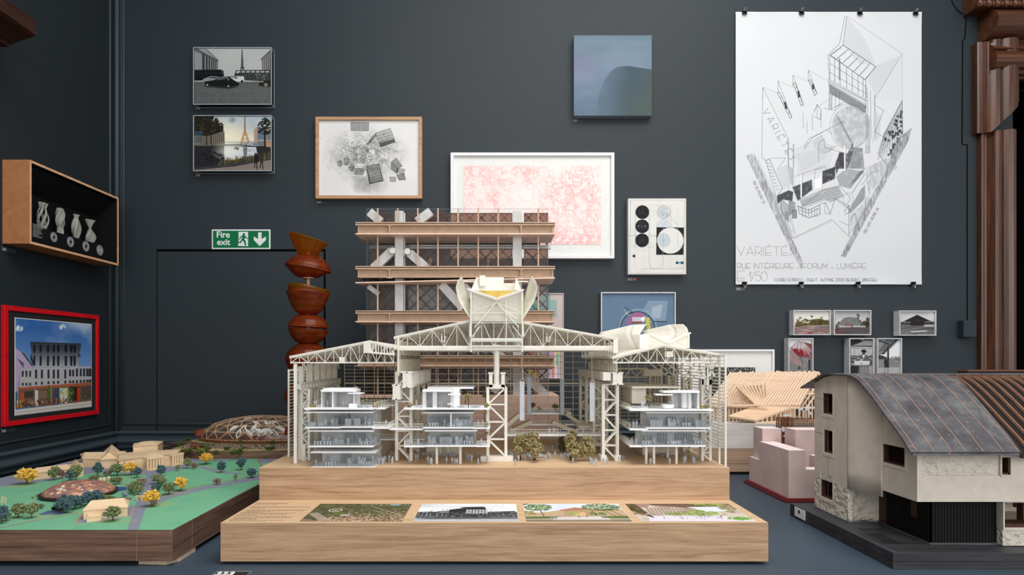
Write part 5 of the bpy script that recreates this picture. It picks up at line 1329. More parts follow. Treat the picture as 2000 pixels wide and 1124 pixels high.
# --- clerestory bands and crane runway girders along the two inner column lines
def clerestory(x, z0, z1, y0, y1, nm):
    b = MB(); n = 12; t_ = .006
    b.box(x-t_/2, x+t_/2, y0, y1, z1-.006, z1); b.box(x-t_/2, x+t_/2, y0, y1, z0, z0+.006); b.box(x-t_/2, x+t_/2, y0, y1, (z0+z1)/2-.006, (z0+z1)/2+.006)
    for i in range(n+1):
        y = y0+(y1-y0)*i/n; b.box(x-t_/2, x+t_/2, y-.009, y+.009, z0, z1)
        if i < n: b.bar((x,y,z0),(x,y+(y1-y0)/n,(z0+z1)/2), .003)
    bd(b, nm, m_pla2)
xL, xR = PX(786, 1.93), PX(1196, 1.93)
clerestory(xL-.012, ZC-.05, CB[0][1]-.004, 1.935, yB, 'clerestory_wall'); clerestory(xR+.012, ZC-.05, CB[2][1]-.004, 1.935, yB, 'clerestory_wall')
def girder(x, w_, z0, z1, y0, y1, nm='crane_girder'):
    b = MB(); f = .0035
    b.box(x-w_/2, x+w_/2, y0, y1, z1-f, z1); b.box(x-w_/2, x+w_/2, y0, y1, z0, z0+f); b.box(x-f/2, x+f/2, y0, y1, z0, z1)
    n = 14
    for i in range(n+1):
        y = y0+.002+(y1-y0-.004)*i/n; b.box(x-w_*.42, x+w_*.42, y-.0012, y+.0012, z0, z1)
    bd(b, nm)
girder(PX(774,1.88), .026, PZ(781,1.88), PZ(752,1.88), 1.88, 2.3); girder(PX(795,1.89), .03, PZ(758,1.89), PZ(727,1.89), 1.885, yB)
girder(PX(1206,1.9), .034, PZ(752,1.9), PZ(727.5,1.9), 1.895, yB); girder(PX(584,1.93), .022, PZ(762,1.93), PZ(748,1.93), 1.92, yB-.05)
b = MB(); b.box(PX(1178,1.9), PX(1193,1.9), 1.9, yB, PZ(744,1.9), PZ(728,1.9)); bd(b, 'crane_girder')
b = MB(); b.bar((PX(583,1.93), 1.95, PZ(770,1.93)), (PX(583,1.93)+.0, yB-.05, PZ(770,1.93)), .004); bd(b, 'girder_rail')
# --- lattice columns
def lattice(xc, y, w_, z0, z1, dep_=.026, leg=.0085, base=None, fine=1.0, mat=m_pla):
    b = MB()
    for s_ in (-1, 1):
        b.box(xc+s_*w_/2-leg/2, xc+s_*w_/2+leg/2, y, y+dep_, z0, z1)
    n = max(2, int(round((z1-z0)/(w_*1.05)*fine))); h = (z1-z0)/n
    for yy in (y+.003, y+dep_-.003):
        for i in range(n):
            za, zb_ = z0+i*h, z0+(i+1)*h; s_ = 1 if i % 2 else -1
            b.bar((xc-s_*w_/2,yy,za),(xc+s_*w_/2,yy,zb_), leg*.5, leg*.5); b.bar((xc-w_/2,yy,zb_),(xc+w_/2,yy,zb_), leg*.42, leg*.42)
    if base: b.box(xc-base/2, xc+base/2, y-.006, y+dep_+.006, ZU+.0005, z0+.002)
    return bd(b, 'lattice_column', mat)
zc0 = PZ(902, 1.93)
lattice(PX(788.5,1.93), 1.93, .0515-.008, ZU+.001, PZ(727,1.93))
lattice(PX(970.5,1.93), 1.93, .0625-.008, ZU+.013, PZ(757,1.93), base=.098)
lattice(PX(1192.5,1.93), 1.93, .0505-.008, ZU+.001, PZ(752,1.93), base=None)
for s_ in (-1,1): bd(MB().box(PX(1192.5,1.93)+s_*.021-.0085, PX(1192.5,1.93)+s_*.021+.0085, 1.925, 1.96, ZU+.0005, ZU+.018), 'column_shoe')
for y in (2.11, 2.28, 2.44):
    lattice(PX(788.5,1.93), y, .043, ZU+.001, ZC-.04, mat=m_pla2); lattice(PX(1192.5,1.93), y, .043, ZU+.001, ZC-.04, mat=m_pla2)
lattice(PX(596,1.94), 1.94, .022, ZU+.001, PZ(762,1.94), leg=.006); lattice(PX(1380,1.93), 1.93, .024, ZU+.001, PZ(742,1.93), leg=.007)
for y in (2.12, 2.3): lattice(PX(596,1.94), y, .022, ZU+.001, PZ(762,1.94), leg=.006, mat=m_pla2); lattice(PX(1380,1.93), y, .024, ZU+.001, PZ(742,1.93), leg=.007, mat=m_pla2)
b = MB(); b.box(PX(1371,1.93), PX(1390,1.93), 1.93, 1.956, PZ(752,1.93), PZ(742,1.93)); bd(b, 'column_head')
# centre column head: two short horns and a round post up to the trusses
b = MB()
for x in (958.5, 982.5): b.box(PX(x-3.5,1.93), PX(x+3.5,1.93), 1.93, 1.955, PZ(757,1.93), PZ(729,1.93)); b.box(PX(x-5,1.93), PX(x+5,1.93), 1.928, 1.957, PZ(731,1.93), PZ(728,1.93))
b.box(PX(955,1.93), PX(987,1.93), 1.93, 1.955, PZ(760,1.93), PZ(752,1.93))
b.cyl((PX(970,1.935), 1.943, PZ(757,1.935)), (PX(970,1.935), 1.943, ZC+.03), .0085, n=12); b.box(PX(964,1.93),PX(976,1.93),1.93,1.956,PZ(682,1.93),PZ(674,1.93)); bd(b, 'column_head')
# slender eave posts and braces at the outer sides
b = MB(); x = PX(576.5, 1.885); b.box(x-.0045, x+.0045, 1.885, 1.894, ZU+.0005, PZ(712,1.885)); b.box(x+.006, x+.016, 1.93, 1.934, ZU+.0005, ZU+.05); b.box(x-.0025, x+.0025, 2.0, 2.005, ZU, ZC-.02); bd(b, 'eave_post')
b = MB(); x = PX(588, 1.96); b.box(x-.007, x+.007, 1.955, 1.965, ZU+.0005, PZ(716,1.96)); bd(b, 'eave_post')
for y in (2.05,2.13,2.21,2.29,2.37):
    b = MB(); b.box(x-.009, x+.009, y, y+.008, ZU+.0005, ZC-.014); bd(b, 'eave_post', m_pla2)
for x_, y_ in ((1376,1.9),(1388,1.9)):
    b = MB(); b.bar(P(x_,695,y_)+Vector((-.01,0,0)), P(x_+12,718,y_), .004); bd(b, 'eave_brace')
b = MB(); b.bar((RB[2][0]-.03,1.89,ZC-.012),(RB[2][0]-.012,1.89,ZC-.05), .004); b.bar((RB[2][0]-.012,1.89,ZC-.012),(RB[2][0]-.03,1.89,ZC-.05), .004); b.box(RB[2][0]-.034, RB[2][0]-.03, 1.89, 1.894, ZC-.09, ZC-.008); bd(b, 'eave_brace')
for i in range(7):
    y = 1.9+i*.085; b = MB(); b.bar((LB[0][0]+.008,y,ZC-.035),(LB[0][0]+.012,y,ZC-.005), .004); b.bar((LB[0][0]+.02,y,ZC-.035),(LB[0][0]+.012,y,ZC-.005), .004); bd(b, 'eave_brace')
for i in range(5):
    y = 1.9+i*.12; b = MB(); b.bar((RB[2][0]-.06,y,ZC-.055),(RB[2][0]-.03,y,ZC-.01), .0045); b.bar((RB[2][0]-.03,y,ZC-.055),(RB[2][0]-.09,y,ZC-.01), .0045); bd(b, 'eave_brace', m_pla2)
# --- louvred side screens running back from the front edge
def louvre(x, y0, y1, ztop, zlow, n, posts, nm='louvre_screen'):
    b = MB()
    for y in posts: b.box(x-.0025, x+.0025, y-.0025, y+.0025, ZU+.0005 if y == posts[0] and zlow is None else (zlow or ZU)-.002, ztop)
    z0 = zlow or (ZU+.05)
    for i in range(n):
        z = z0+(ztop-z0)*(i+.5)/n; b.box(x-.0035, x+.0035, y0, y1, z-.0012, z+.0012)
    b.box(x-.0025, x+.0025, y0, y1, ztop-.003, ztop)
    bd(b, nm)
louvre(PX(564,2.02), 2.02, yB, PZ(722,2.02), PZ(893,2.02), 27, (2.02,2.1,2.18,2.26,2.34,2.42))
louvre(PX(1417,1.83), 1.83, yB, PZ(694,1.83), None, 27, (1.83,1.88,1.96,2.06,2.16,2.26,2.36))
# --- rear glazing grids
def grid_wall(x0, x1, y, z0, z1, nx, nz, w_=.0026, nm='window_grid'):
    b = MB()
    for i in range(nx+1): x = x0+(x1-x0)*i/nx; b.box(x-w_/2, x+w_/2, y, y+w_, z0, z1)
    for j in range(nz+1): z = z0+(z1-z0)*j/nz; b.box(x0, x1, y, y+w_, z-w_*.35, z+w_*.35)
    b.box(x0, x1, y-.002, y+.004, (z0+z1)/2+.04, (z0+z1)/2+.046)
    bd(b, nm, m_pla2)
grid_wall(xL+.004, xR-.004, yB, ZU+.001, ZC+.036, 13, 15)
grid_wall(LB[0][0]+.03, xL-.03, yB-.02, ZU+.05, ZC-.01, 7, 18); grid_wall(xR+.03, RB[2][0]-.02, yB-.02, ZU+.05, ZC-.01, 8, 18)
b = MB()                                                         # truss band across the back of the right bay
z0, z1 = PZ(737,yB), PZ(720,yB); xs = [xR+.03+i*.022 for i in range(10)]
b.box(xs[0], xs[-1], yB-.04, yB-.034, z1-.003, z1+.003); b.box(xs[0], xs[-1], yB-.04, yB-.034, z0-.003, z0+.001)
for p, q, k in zip(xs, xs[1:], range(9)): b.bar((p,yB-.037,z0 if k%2 else z1),(q,yB-.037,z1 if k%2 else z0), .004)
bd(b, 'lattice_beam', m_pla2)
b = MB(); b.box(xs[-1]-.03, xs[-1]+.04, yB-.1, yB-.05, PZ(735,2.4), PZ(722,2.4)); bd(b, 'crane_girder', m_pla2); lattice(xs[-1]+.005, yB-.09, .02, ZU+.05, PZ(735,2.4), leg=.005, mat=m_pla2); lattice(xs[-1]+.03, yB-.09, .015, ZU+.05, PZ(735,2.4), leg=.004, mat=m_pla2)

# --- winged rooflight on the ridge
yp = 1.915; ypb = 2.24
def S(x, y, dd): return P(x, y, dd)
x0, x1 = PX(919,yp), PX(1021,yp); zt_ = PZ(566.5,yp); zv = PZ(584,yp); xm_ = PX(970,yp); zb_ = PZ(690,yp)
b = MB()
b.prism([(x0,yp,zt_-.002),(xm_,yp,zv-.002),(x1,yp,zt_-.002),(x1,yp,zt_-.0065),(xm_,yp,zv-.0065),(x0,yp,zt_-.0065)], (0,ypb-yp,0)); bd(b, 'pod_roof')
b = MB(); b.bar((x0-.003,yp-.002,zt_),(xm_,yp-.002,zv), .004, .006); b.bar((xm_,yp-.002,zv),(x1+.003,yp-.002,zt_), .004, .006)
for x in (x0+.0015, x1-.0015): b.bar((x,yp,PZ(688,yp)),(x,yp,zt_), .0045); bd(MB().bar((x,ypb,PZ(688,yp)),(x,ypb,zt_), .0045), 'pod_post')
b.bar((xm_,yp,PZ(590,yp)),(x0+.012,yp,PZ(640,yp)), .0028); b.bar((xm_,yp,PZ(590,yp)),(x1-.012,yp,PZ(640,yp)), .0028); b.bar((x0,yp,PZ(612,yp)),(x1,yp,PZ(612,yp)), .002)
b.bar((x0,yp,PZ(611,yp)),(xm_,yp,PZ(592,yp)), .0016); b.bar((x1,yp,PZ(611,yp)),(xm_,yp,PZ(592,yp)), .0016); b.bar((PX(989,yp),yp,PZ(672,yp)),(PX(989,yp),yp,PZ(588,yp)), .0026); b.bar((PX(997,yp),yp,PZ(622,yp)),(PX(997,yp),yp,PZ(612,yp)), .0022); b.bar((PX(989,yp),yp,PZ(609,yp)),(PX(1010,yp),yp,PZ(624,yp)), .003)
b.bar((x0,yp,PZ(664,yp)),(x1,yp,PZ(664,yp)), .0035, .006); b.bar((x0,yp,PZ(676,yp)),(x1,yp,PZ(676,yp)), .003); b.bar((x0,yp,PZ(631,yp)),(x1,yp,PZ(631,yp)), .002)
b.box(x0, x1, yp-.001, yp+.004, PZ(668,yp), PZ(661,yp))
for x in (x0, x1): b.cyl((x,yp-.003,PZ(658,yp)),(x,yp-.003,PZ(632,yp)), .004, .0022, n=8)
b.bar((x0,yp,PZ(662,yp)),(x0+.03,yp,PZ(637,yp)), .0025); b.bar((x1,yp,PZ(662,yp)),(x1-.03,yp,PZ(637,yp)), .0025); bd(b, 'pod_frame')
b = MB(); b.face([(x0,yp+.012,PZ(628,yp)),(x1,yp+.012,PZ(628,yp)),(x1,yp+.012,zt_-.006),(xm_,yp+.012,zv-.006),(x0,yp+.012,zt_-.006)]); b.box(x0,x0+.002,yp+.012,ypb,PZ(628,yp),zt_-.006); b.box(x1-.002,x1,yp+.012,ypb,PZ(628,yp),zt_-.006); bd(b, 'pod_panel', m_podin)
MB().face([(x0,yp-.004,PZ(690,yp)),(x1,yp-.004,PZ(690,yp)),(x1,yp-.004,PZ(628,yp)),(x0,yp-.004,PZ(628,yp))]).build('pod_glazing', m_clearm, HM)
yg = 2.16; b = MB(); b.box(PX(926,yg), PX(1016,yg), yg, yg+.003, PZ(588,yg)-.01, PZ(566,yg)); bd(b, 'pod_yellow_wall', plain('warm_yellow_panel', (226,196,104), .6), 'warm yellow inner wall')
for sg, xb_ in ((-1, 919), (1, 1021)):
    arc = [(0,624),(-13,604),(-23,587),(-27,572),(-28.5,561),(-25,549),(-17.5,540)]
    def wing(u, v):
        i = min(5, int(u*6)); f = u*6-i
        ax = arc[i][0]*(1-f)+arc[i+1][0]*f; ay = arc[i][1]*(1-f)+arc[i+1][1]*f
        # front edge follows the arc; rear edge the same arc further back
        y = yp+.005+v*(2.08-yp); k = v**.8; ax = ax*(1-k)+(-17.5*u)*k; ay = ay*(1-k)+(604-64*u)*k
        return (PX(xb_-sg*0+(ax if sg < 0 else -ax), yp), y, PZ(ay, yp))
    b = MB(); b.grid(wing, 36, 4); b.build('curved_wing', m_podin, HM, smooth=True, solid=.002)
b = MB(); yk = 2.1; b.box(PX(931,yk), PX(984,yk), yk, yk+.004, PZ(568,yk), PZ(542,yk)); b.box(PX(937,yk), PX(948,yk), yk-.02, yk, PZ(560,yk), PZ(540,yk)); b.box(PX(984,yk), PX(1008,yk), yk, yk+.004, PZ(568,yk), PZ(553.5,yk)); bd(b, 'pod_parapet')
for xa, xt, xb_ in ((920,930.5,935),(1018,1008.5,1004)):
    b = MB(); ya_ = 1.99; b.prism([P(xa,567,ya_), P(xt,541,ya_), P(xb_,567,ya_)], (0,.12,0)); bd(b, 'pod_fin')
for xa, ya, xb_, dd in ((905,550,928,2.05),(1012,550,1032,2.05),(912,565,922,2.0)): bd(MB().bar(P(xa,ya,dd),P(xb_,ya+.5,dd), .0035), 'pod_strut')
# --- the second rooflight, over the right bay, turned sideways
yq = 1.99
def Q(x, y, dd=yq): return P(x, y, dd)
b = MB(); b.prism([Q(1269,676),Q(1269,653),Q(1304,673),Q(1345,654),Q(1345,680),Q(1304,684)], (0,.003,0)); bd(b, 'pod_panel', m_podin)
for p, q, w_ in (((1269,652.5),(1305,671),.005),((1305,671),(1349,650.5),.005),((1269,676),(1269,653),.003),((1345,680),(1345,652),.0045),((1272,674),(1282,660),.002),((1318,664),(1342,678),.002),((1295,676),(1282,662),.002)): bd(MB().bar(Q(*p), Q(*q), w_), 'pod_bar')
b = MB(); v0, v1, v2 = Q(1269,652.5,yq), Q(1304,671,yq), Q(1349,650.5,yq); dv = Vector((0,.24,0)); b.face([v0,v1,v1+dv,v0+dv]); b.face([v1,v2,v2+dv,v1+dv]); b.build('pod_roof', m_pla, HM, solid=.003)
b = MB(); b.prism([Q(1249,654),Q(1268,652,1.99),Q(1268,678,1.99),Q(1249,681)], (0,.004,0)); bd(b, 'pod_end_wall')
def shell(pts0, pts1, dd0, dd1):
    n = len(pts0)-1
    def fn(u, v):
        i = min(n-1, int(u*n)); f = u*n-i
        a = [pts0[i][k]*(1-f)+pts0[i+1][k]*f for k in (0,1)]; c = [pts1[i][k]*(1-f)+pts1[i+1][k]*f for k in (0,1)]
        A_, C_ = P(a[0],a[1],dd0), P(c[0],c[1],dd1); return A_*(1-v)+C_*v
    return fn
def shells(p0, p1, d0_, d1_, nm='curved_wing'):
    MB().grid(shell(p0, p1, d0_, d1_), 24, 6).build(nm, m_pla, HM, smooth=True, solid=.002)
shells([(1249,682),(1240,673),(1233,661),(1231,649),(1236,635)], [(1180,684),(1174,677),(1170,668),(1169,659),(1172,650)], 2.02, 2.12)
shells([(1249,682),(1249,654),(1262,634)], [(1240,673),(1231,653),(1236,635)], 2.0, 2.02, 'wing_end')
shells([(1300,669),(1319,657),(1320,646),(1310,634.5)], [(1268,658),(1260,654),(1257,650),(1256,646)], 2.06, 2.13)
shells([(1345,654),(1344,646),(1341,640),(1334,634)], [(1318,660),(1320,652),(1318,642),(1310,634.5)], 2.04, 2.06, 'wing_end')
b = MB(); b.prism([Q(1207,690,2.1),Q(1207,672,2.1),Q(1237,669,2.1),Q(1252,682,2.1),Q(1252,690,2.1)], (0,.004,0)); bd(b, 'pod_panel', m_podin)

# --- floors, rooms and terraces
def slab(x0, x1, y0, y1, z, th_, nm='floor_slab'): return MB().box(x0, x1, y0, y1, z-th_, z).build(nm, m_flr, HM)
def px_slab(xa, xb_, ya, dd, dep_, th_=.0035, nm='floor_slab'): return slab(PX(xa,dd), PX(xb_,dd), dd, dd+dep_, PZ(ya,dd), th_, nm)
def room(xa, xb_, ytop, ybot, dd, dep_, div=None, top=True, back=m_flr):
    """open-fronted room: floor, ceiling, back wall, cross wall and glass front; px at depth dd"""
    X0, X1, zt, zb = PX(xa,dd), PX(xb_,dd), PZ(ytop,dd), PZ(ybot,dd)
    b = MB(); b.box(X0, X1, dd, dd+dep_, zb-.0035, zb); b.build('floor_slab', m_flr, HM)
    if top: MB().box(X0-.001, X1+.001, dd, dd+dep_, zt-.0035, zt).build('ceiling_slab', m_wallp, HM)
    b = MB(); b.box(X0+.004, X1-.004, dd+dep_-.004, dd+dep_, zb, zt-.0035)
    if div: x = PX(div,dd); b.box(x-.0018, x+.0018, dd+.001, dd+dep_-.004, zb, zt-.0035)
    b.build('room_wall', m_wallp, HM)
    g = MB()
    g.face([(X0+.002,dd+.004,zb),(X1-.002,dd+.004,zb),(X1-.002,dd+.004,zt-.004),(X0+.002,dd+.004,zt-.004)]); g.face([(X0+.002,dd+.004,zb),(X0+.002,dd+dep_,zb),(X0+.002,dd+dep_,zt-.004),(X0+.002,dd+.004,zt-.004)]); g.face([(X1-.002,dd+.004,zb),(X1-.002,dd+dep_,zb),(X1-.002,dd+dep_,zt-.004),(X1-.002,dd+.004,zt-.004)])
    g.build('glazing', m_clearm, HM); return X0, X1, zb, zt
def rail(p, q, h=.014, n=8, nm='railing'):
    b = MB(); p = Vector(p); q = Vector(q); up = Vector((0,0,h))
    b.bar(p+up, q+up, .0012); b.bar(p+up*.5, q+up*.5, .0007)
    for i in range(n+1): o = p+(q-p)*(i/n); b.bar(o, o+up, .0008)
    bd(b, nm)
# furniture prototypes
def table_mb(w_, dp_, h_): 
    b = MB(); b.box(-w_/2, w_/2, -dp_/2, dp_/2, h_-.0016, h_)
    for sx in (-1,1):
        for sy in (-1,1): b.box(sx*w_*.42-.0008, sx*w_*.42+.0008, sy*dp_*.4-.0008, sy*dp_*.4+.0008, 0, h_-.0016)
    for i in range(max(2, int(w_/.008))):
        x = -w_/2+.004+i*.008
        for sy in (-1,1): b.box(x-.002, x+.002, sy*(dp_/2+.003)-.002, sy*(dp_/2+.003)+.002, .004, .0055); b.box(x-.002, x+.002, sy*(dp_/2+.005)-.0006, sy*(dp_/2+.005)+.0006, .0055, .0105); b.box(x-.0012,x+.0012,sy*(dp_/2+.003)-.0012,sy*(dp_/2+.003)+.0012,0,.004)
    return b
def shelf_mb(w_, h_):
    b = MB(); b.box(-w_/2, w_/2, 0, .004, 0, h_)
    n = max(2, int(w_/.008))
    for i in range(n+1): x = -w_/2+w_*i/n; b.box(x-.0006, x+.0006, -.004, 0, 0, h_)
    for j in range(4): z = h_*j/3; b.box(-w_/2, w_/2, -.004, 0, z-.0006 if j else 0, z+.0006)
    return b
def machine_mb(w_, h_):
    b = MB(); b.box(-w_/2, w_/2, -.005, .006, 0, h_*.45); b.box(-w_/2, -w_/6, -.003, .005, h_*.45, h_); b.box(w_/6, w_/2.3, -.003, .004, h_*.45, h_*.85); b.cyl((0,-.002,h_*.45),(0,-.002,h_*.8), .003, n=8); return b
def sofa_mb(w_):
    b = MB(); b.box(-w_/2, w_/2, -.005, .005, .001, .005); b.box(-w_/2, w_/2, .003, .006, .005, .011); b.box(-w_/2, -w_/2+.003, -.005, .005, .005, .008); b.box(w_/2-.003, w_/2, -.005, .005, .005, .008); return b
def fig_mb(stance=0, arm=0):
    b = MB(); h = .021
    for s_ in (-1,1):
        b.cyl((s_*.0013, stance*s_*.001, 0), (s_*.0011, 0, h*.48), .0011, .0015, n=6)
        b.cyl((s_*.0033, -arm*.002, h*.46), (s_*.0028, 0, h*.79), .0007, .001, n=5)
    b.lathe([(.0, h*.45),(.0024,h*.46),(.0024,h*.6),(.003,h*.76),(.0026,h*.82),(.0009,h*.84),(.0009,h*.87)], n=8); b.ball((0,0,h*.93), (.0017,.0019,h*.075), 8, 6)
    return b
pro = {}
def proto(key, mb, name, mat):
    def put(loc, rz=0, sc=None):
        loc = Vector(loc)
        if key not in pro:
            o = mb.build(name, mat, None); o.parent = HM; pro[key] = o
            WPOS[o.name] = loc; o.location = loc-WPOS[HM.name]; o.rotation_euler = (0,0,rz)
            if sc: o.scale = (sc,sc,sc)
            return o
        return dup(pro[key], HM, loc, rz, sc=sc)
    return put
tab = proto('tab', table_mb(.03,.012,.011), 'table_set', m_furn); shelf = proto('shelf', shelf_mb(.026,.023), 'shelf_unit', m_furn2); mach = proto('mach', machine_mb(.024,.022), 'machine', m_furn); sofa = proto('sofa', sofa_mb(.022), 'sofa', m_furn); plan = proto('plan', shelf_mb(.016,.019), 'cabinet', m_furn)
fig1 = proto('f1', fig_mb(1,0), 'figure', m_tiny); fig2 = proto('f2', fig_mb(2,2), 'figure', m_tiny); fig3 = proto('f3', fig_mb(0,-2), 'figure', m_tiny)
nf = 0
def fig(x, y, dd, floor_px=None):
    """figure standing at image x on the level whose floor is seen at px y at depth dd"""
    global nf; nf += 1; (fig1,fig2,fig3)[nf % 3]((PX(x,dd), dd, PZ(y,dd)), rnd.uniform(0,6.28), rnd.uniform(.92,1.08))
def gfig(x, y):              # on the plinth top
    global nf; nf += 1; dd = .3067*F/(y-CY); (fig1,fig2,fig3)[nf % 3]((PX(x,dd), dd, ZU), rnd.uniform(0,6.28), rnd.uniform(.92,1.08))

def furnish(X0, X1, zb, dd, items):
    for kind, u, v, rz in items:
        {'t':tab,'s':shelf,'m':mach,'o':sofa,'c':plan}[kind]((X0+(X1-X0)*u, dd+v, zb), rz)
# left stack
q = room(607,733,883.5,913,1.822,.11); furnish(*q[:3], 1.822, [('s',.42,.1,0),('t',.27,.03,0),('t',.86,.03,0),('c',.55,.05,1.2),('m',.72,.07,0),('m',.93,.08,0)])
for x in (617,683): fig(x,911.5,1.85)
q = room(603,729,841.5,872,1.828,.12); furnish(*q[:3], 1.828, [('s',.5,.11,0),('s',.68,.11,0),('t',.12,.03,.1),('t',.28,.03,0),('m',.17,.07,.3),('t',.86,.03,0),('m',.92,.08,0),('o',.42,.05,0)])
for x in (656,680,703,716): fig(x,869,1.85)
q = room(595,664,805,835,1.828,.12); furnish(*q[:3], 1.828, [('s',.75,.1,0),('o',.12,.03,0),('o',.4,.04,0),('c',.7,.07,0)])
for x in (634,637,649): fig(x,832,1.86)
q = room(664,727,805,834,1.83,.12); furnish(*q[:3], 1.83, [('c',.16,.04,0),('c',.45,.04,0),('m',.32,.08,0),('t',.82,.05,0),('m',.7,.09,0)])
fig(729,832,1.87); fig(721,831,1.87)
px_slab(727,760,836,1.835,.14); rail(P(730,835,1.836), P(759,835,1.836)); rail((PX(760,1.836),1.836,PZ(836,1.836)), (PX(760,1.836),1.97,PZ(836,1.836))); fig(754,834,1.845)
px_slab(594,730,797.5,1.828,.16, .005); px_slab(730,752,798,1.86,.12); rail(P(594,797,1.83), P(604,797,1.83), n=3); rail((PX(731,1.83),1.83,PZ(797,1.83)),(PX(742,1.83),1.97,PZ(797,1.83)))
def pavilion(walls, rf, dd, dep_, z0y, z1y):
    b = MB()
    for xa, xb_ in walls: b.box(PX(xa,dd), PX(xb_,dd), dd, dd+dep_, PZ(z0y,dd), PZ(z1y,dd))
    b.box(PX(rf[0],dd)+.004, PX(rf[1],dd)-.004, dd+dep_-.003, dd+dep_, PZ(z0y,dd), PZ(z1y,dd)); b.build('pavilion_wall', m_wallp, HM)
    b = MB(); b.box(PX(rf[0],dd), PX(rf[1],dd), dd-.002, dd+dep_, PZ(z1y,dd), PZ(z1y-4,dd)); b.build('pavilion_roof', m_flr, HM)
pavilion([(627,629),(648,651),(690,693)], (627,694), 1.845, .075, 797.5, 766); b = MB(); b.box(PX(631,1.85), PX(688,1.85), 1.85, 1.93, PZ(762,1.85), PZ(759.5,1.85)); b.box(PX(680,1.84), PX(708,1.84), 1.835, 1.87, PZ(770,1.84), PZ(768,1.84)); b.box(PX(682,1.84), PX(697,1.84), 1.835, 1.87, PZ(797.5,1.84), PZ(789,1.84)); b.build('canopy', m_flr, HM)
for x in (614,618,640,671,675,679): fig(x,796,1.87)
for i in range(5): tab((PX(701+i*5,1.86)+.0, 1.85+.012*(i%2), PZ(797.5,1.84)), rnd.uniform(0,3), .55)
q = (PX(700,2.05), PX(765,2.05)); slab(q[0], q[1]+.02, 1.98, 2.3, PZ(790,2.0), .004); rail((q[0],1.985,PZ(790,2.0)), (q[1]+.02,1.985,PZ(790,2.0)), n=16)
b = MB(); b.box(PX(725,2.0), PX(745,2.0), 1.99, 2.2, ZU+.001, PZ(797,2.0)); bd(b, 'service_core', m_pla2); b = MB(); b.box(PX(640,2.05), PX(700,2.05), 2.0, 2.02, ZU+.001, PZ(800,2.0)); bd(b, 'service_core', m_pla2)
# walkway bridge between left and centre stacks
slab(PX(760,1.86), PX(826,1.86), 1.86, 1.9, PZ(838,1.86), .004, 'bridge'); rail(P(760,838,1.86), P(826,838,1.86), n=18); slab(PX(735,1.98), PX(830,1.98), 1.98, 2.02, PZ(858,1.98), .004, 'bridge'); rail(P(735,858,1.98), P(830,858,1.98), n=16)
# centre stack
q = room(826,924,806,835.5,1.85,.1, 880.5); furnish(*q[:3], 1.85, [('t',.2,.03,0),('s',.16,.09,0),('s',.36,.09,0),('o',.55,.03,0),('c',.64,.05,0),('c',.87,.04,0),('s',.82,.09,0),('m',.72,.05,0)])
for x in (868,888,918): fig(x,833,1.88)
q = room(830,931,841,871,1.848,.11); furnish(*q[:3], 1.848, [('c',.32,.05,0),('c',.44,.05,0),('s',.36,.09,0),('m',.64,.04,.4),('t',.83,.03,0),('s',.84,.09,0),('m',.1,.06,0),('m',.85,.06,0)])
for x in (844,861,881,901): fig(x,869,1.87)
px_slab(924,957,836,1.852,.1); rail(P(925,836,1.853), P(957,836,1.853)); px_slab(931,957,871.5,1.852,.1); rail(P(931,871.5,1.853), P(957,871.5,1.853)); px_slab(789,830,872,1.85,.1); rail(P(790,872,1.86), P(829,872,1.95)); rail((PX(789.5,1.85),1.85,PZ(872,1.85)),(PX(789.5,1.85),1.94,PZ(872,1.85)))
for x in (799,804,817,940): fig(x,870.5,1.87)
for x in (934,942): fig(x,834,1.88)
px_slab(789,957,797.5,1.845,.13, .005)
pavilion([(825,832),(845,853),(880,883)], (825,883), 1.855, .06, 797.5, 766); b = MB(); b.box(PX(875,1.85),PX(899,1.85),1.85,1.88,PZ(772.5,1.85),PZ(770,1.85)); b.box(PX(874,1.85),PX(888,1.85),1.85,1.87,PZ(791,1.85),PZ(789,1.85)); b.box(PX(884,1.88),PX(896,1.88),1.9,1.96,PZ(797,1.88),PZ(762,1.88)); b.box(PX(835,1.95),PX(925,1.95),1.95,2.12,PZ(760,1.95),PZ(757,1.95)); b.build('canopy', m_flr, HM)
for i in range(6): tab((PX(897+i*4.6,1.86) if i < 3 else PX(925+(i-3)*5,1.86), 1.86, PZ(797.5,1.845)), .2*i, .5)
for x in (813,835,858,862,868): fig(x,796,1.88)
def stilt(x, dd, yt, r=.0042): bd(MB().cyl((PX(x,dd),dd,ZU+.0005),(PX(x,dd),dd,PZ(yt,dd)), r, n=8), 'stilt')
for x in (853,899): stilt(x, 1.88, 872.5)
for x in (860,875): stilt(x, 2.04, 868)
b = MB(); b.box(PX(833,2.06),PX(900,2.06),2.06,2.2,ZU+.001,PZ(866,2.06)); bd(b, 'service_core', m_pla2)
# right stack
q = room(1263,1388,805.5,836,1.845,.1); furnish(*q[:3], 1.845, [('c',.14,.03,0),('c',.24,.03,0),('s',.2,.07,0),('m',.48,.06,0),('s',.52,.09,0),('s',.78,.07,0),('c',.86,.03,0),('c',.93,.03,0),('t',.68,.04,0)])
fig(1325,833,1.88); fig(1389,833,1.86)
q = room(1254,1379,841,871,1.845,.11); furnish(*q[:3], 1.845, [('t',.1,.03,0),('t',.5,.03,0),('t',.57,.03,0),('t',.93,.03,0),('c',.2,.09,0),('s',.46,.1,0),('s',.75,.1,0),('s',.88,.1,0),('c',.3,.08,0)])
for x in (1278,1309,1338,1367): fig(x,869,1.87)
def ang_slab(xa, xb_, y, dd, xq, dq, th_=.004):
    z = PZ(y,dd); X0, X1 = PX(xa,dd), PX(xb_,dd); b = MB(); b.prism([(X0,dd,z),(X1,dd,z),(X1,dq,z),(PX(xq,dq),dq,z)], (0,0,-th_)); b.build('floor_slab', m_flr, HM); rail((X0+.001,dd,z),(PX(xq,dq)+.001,dq,z), n=10)
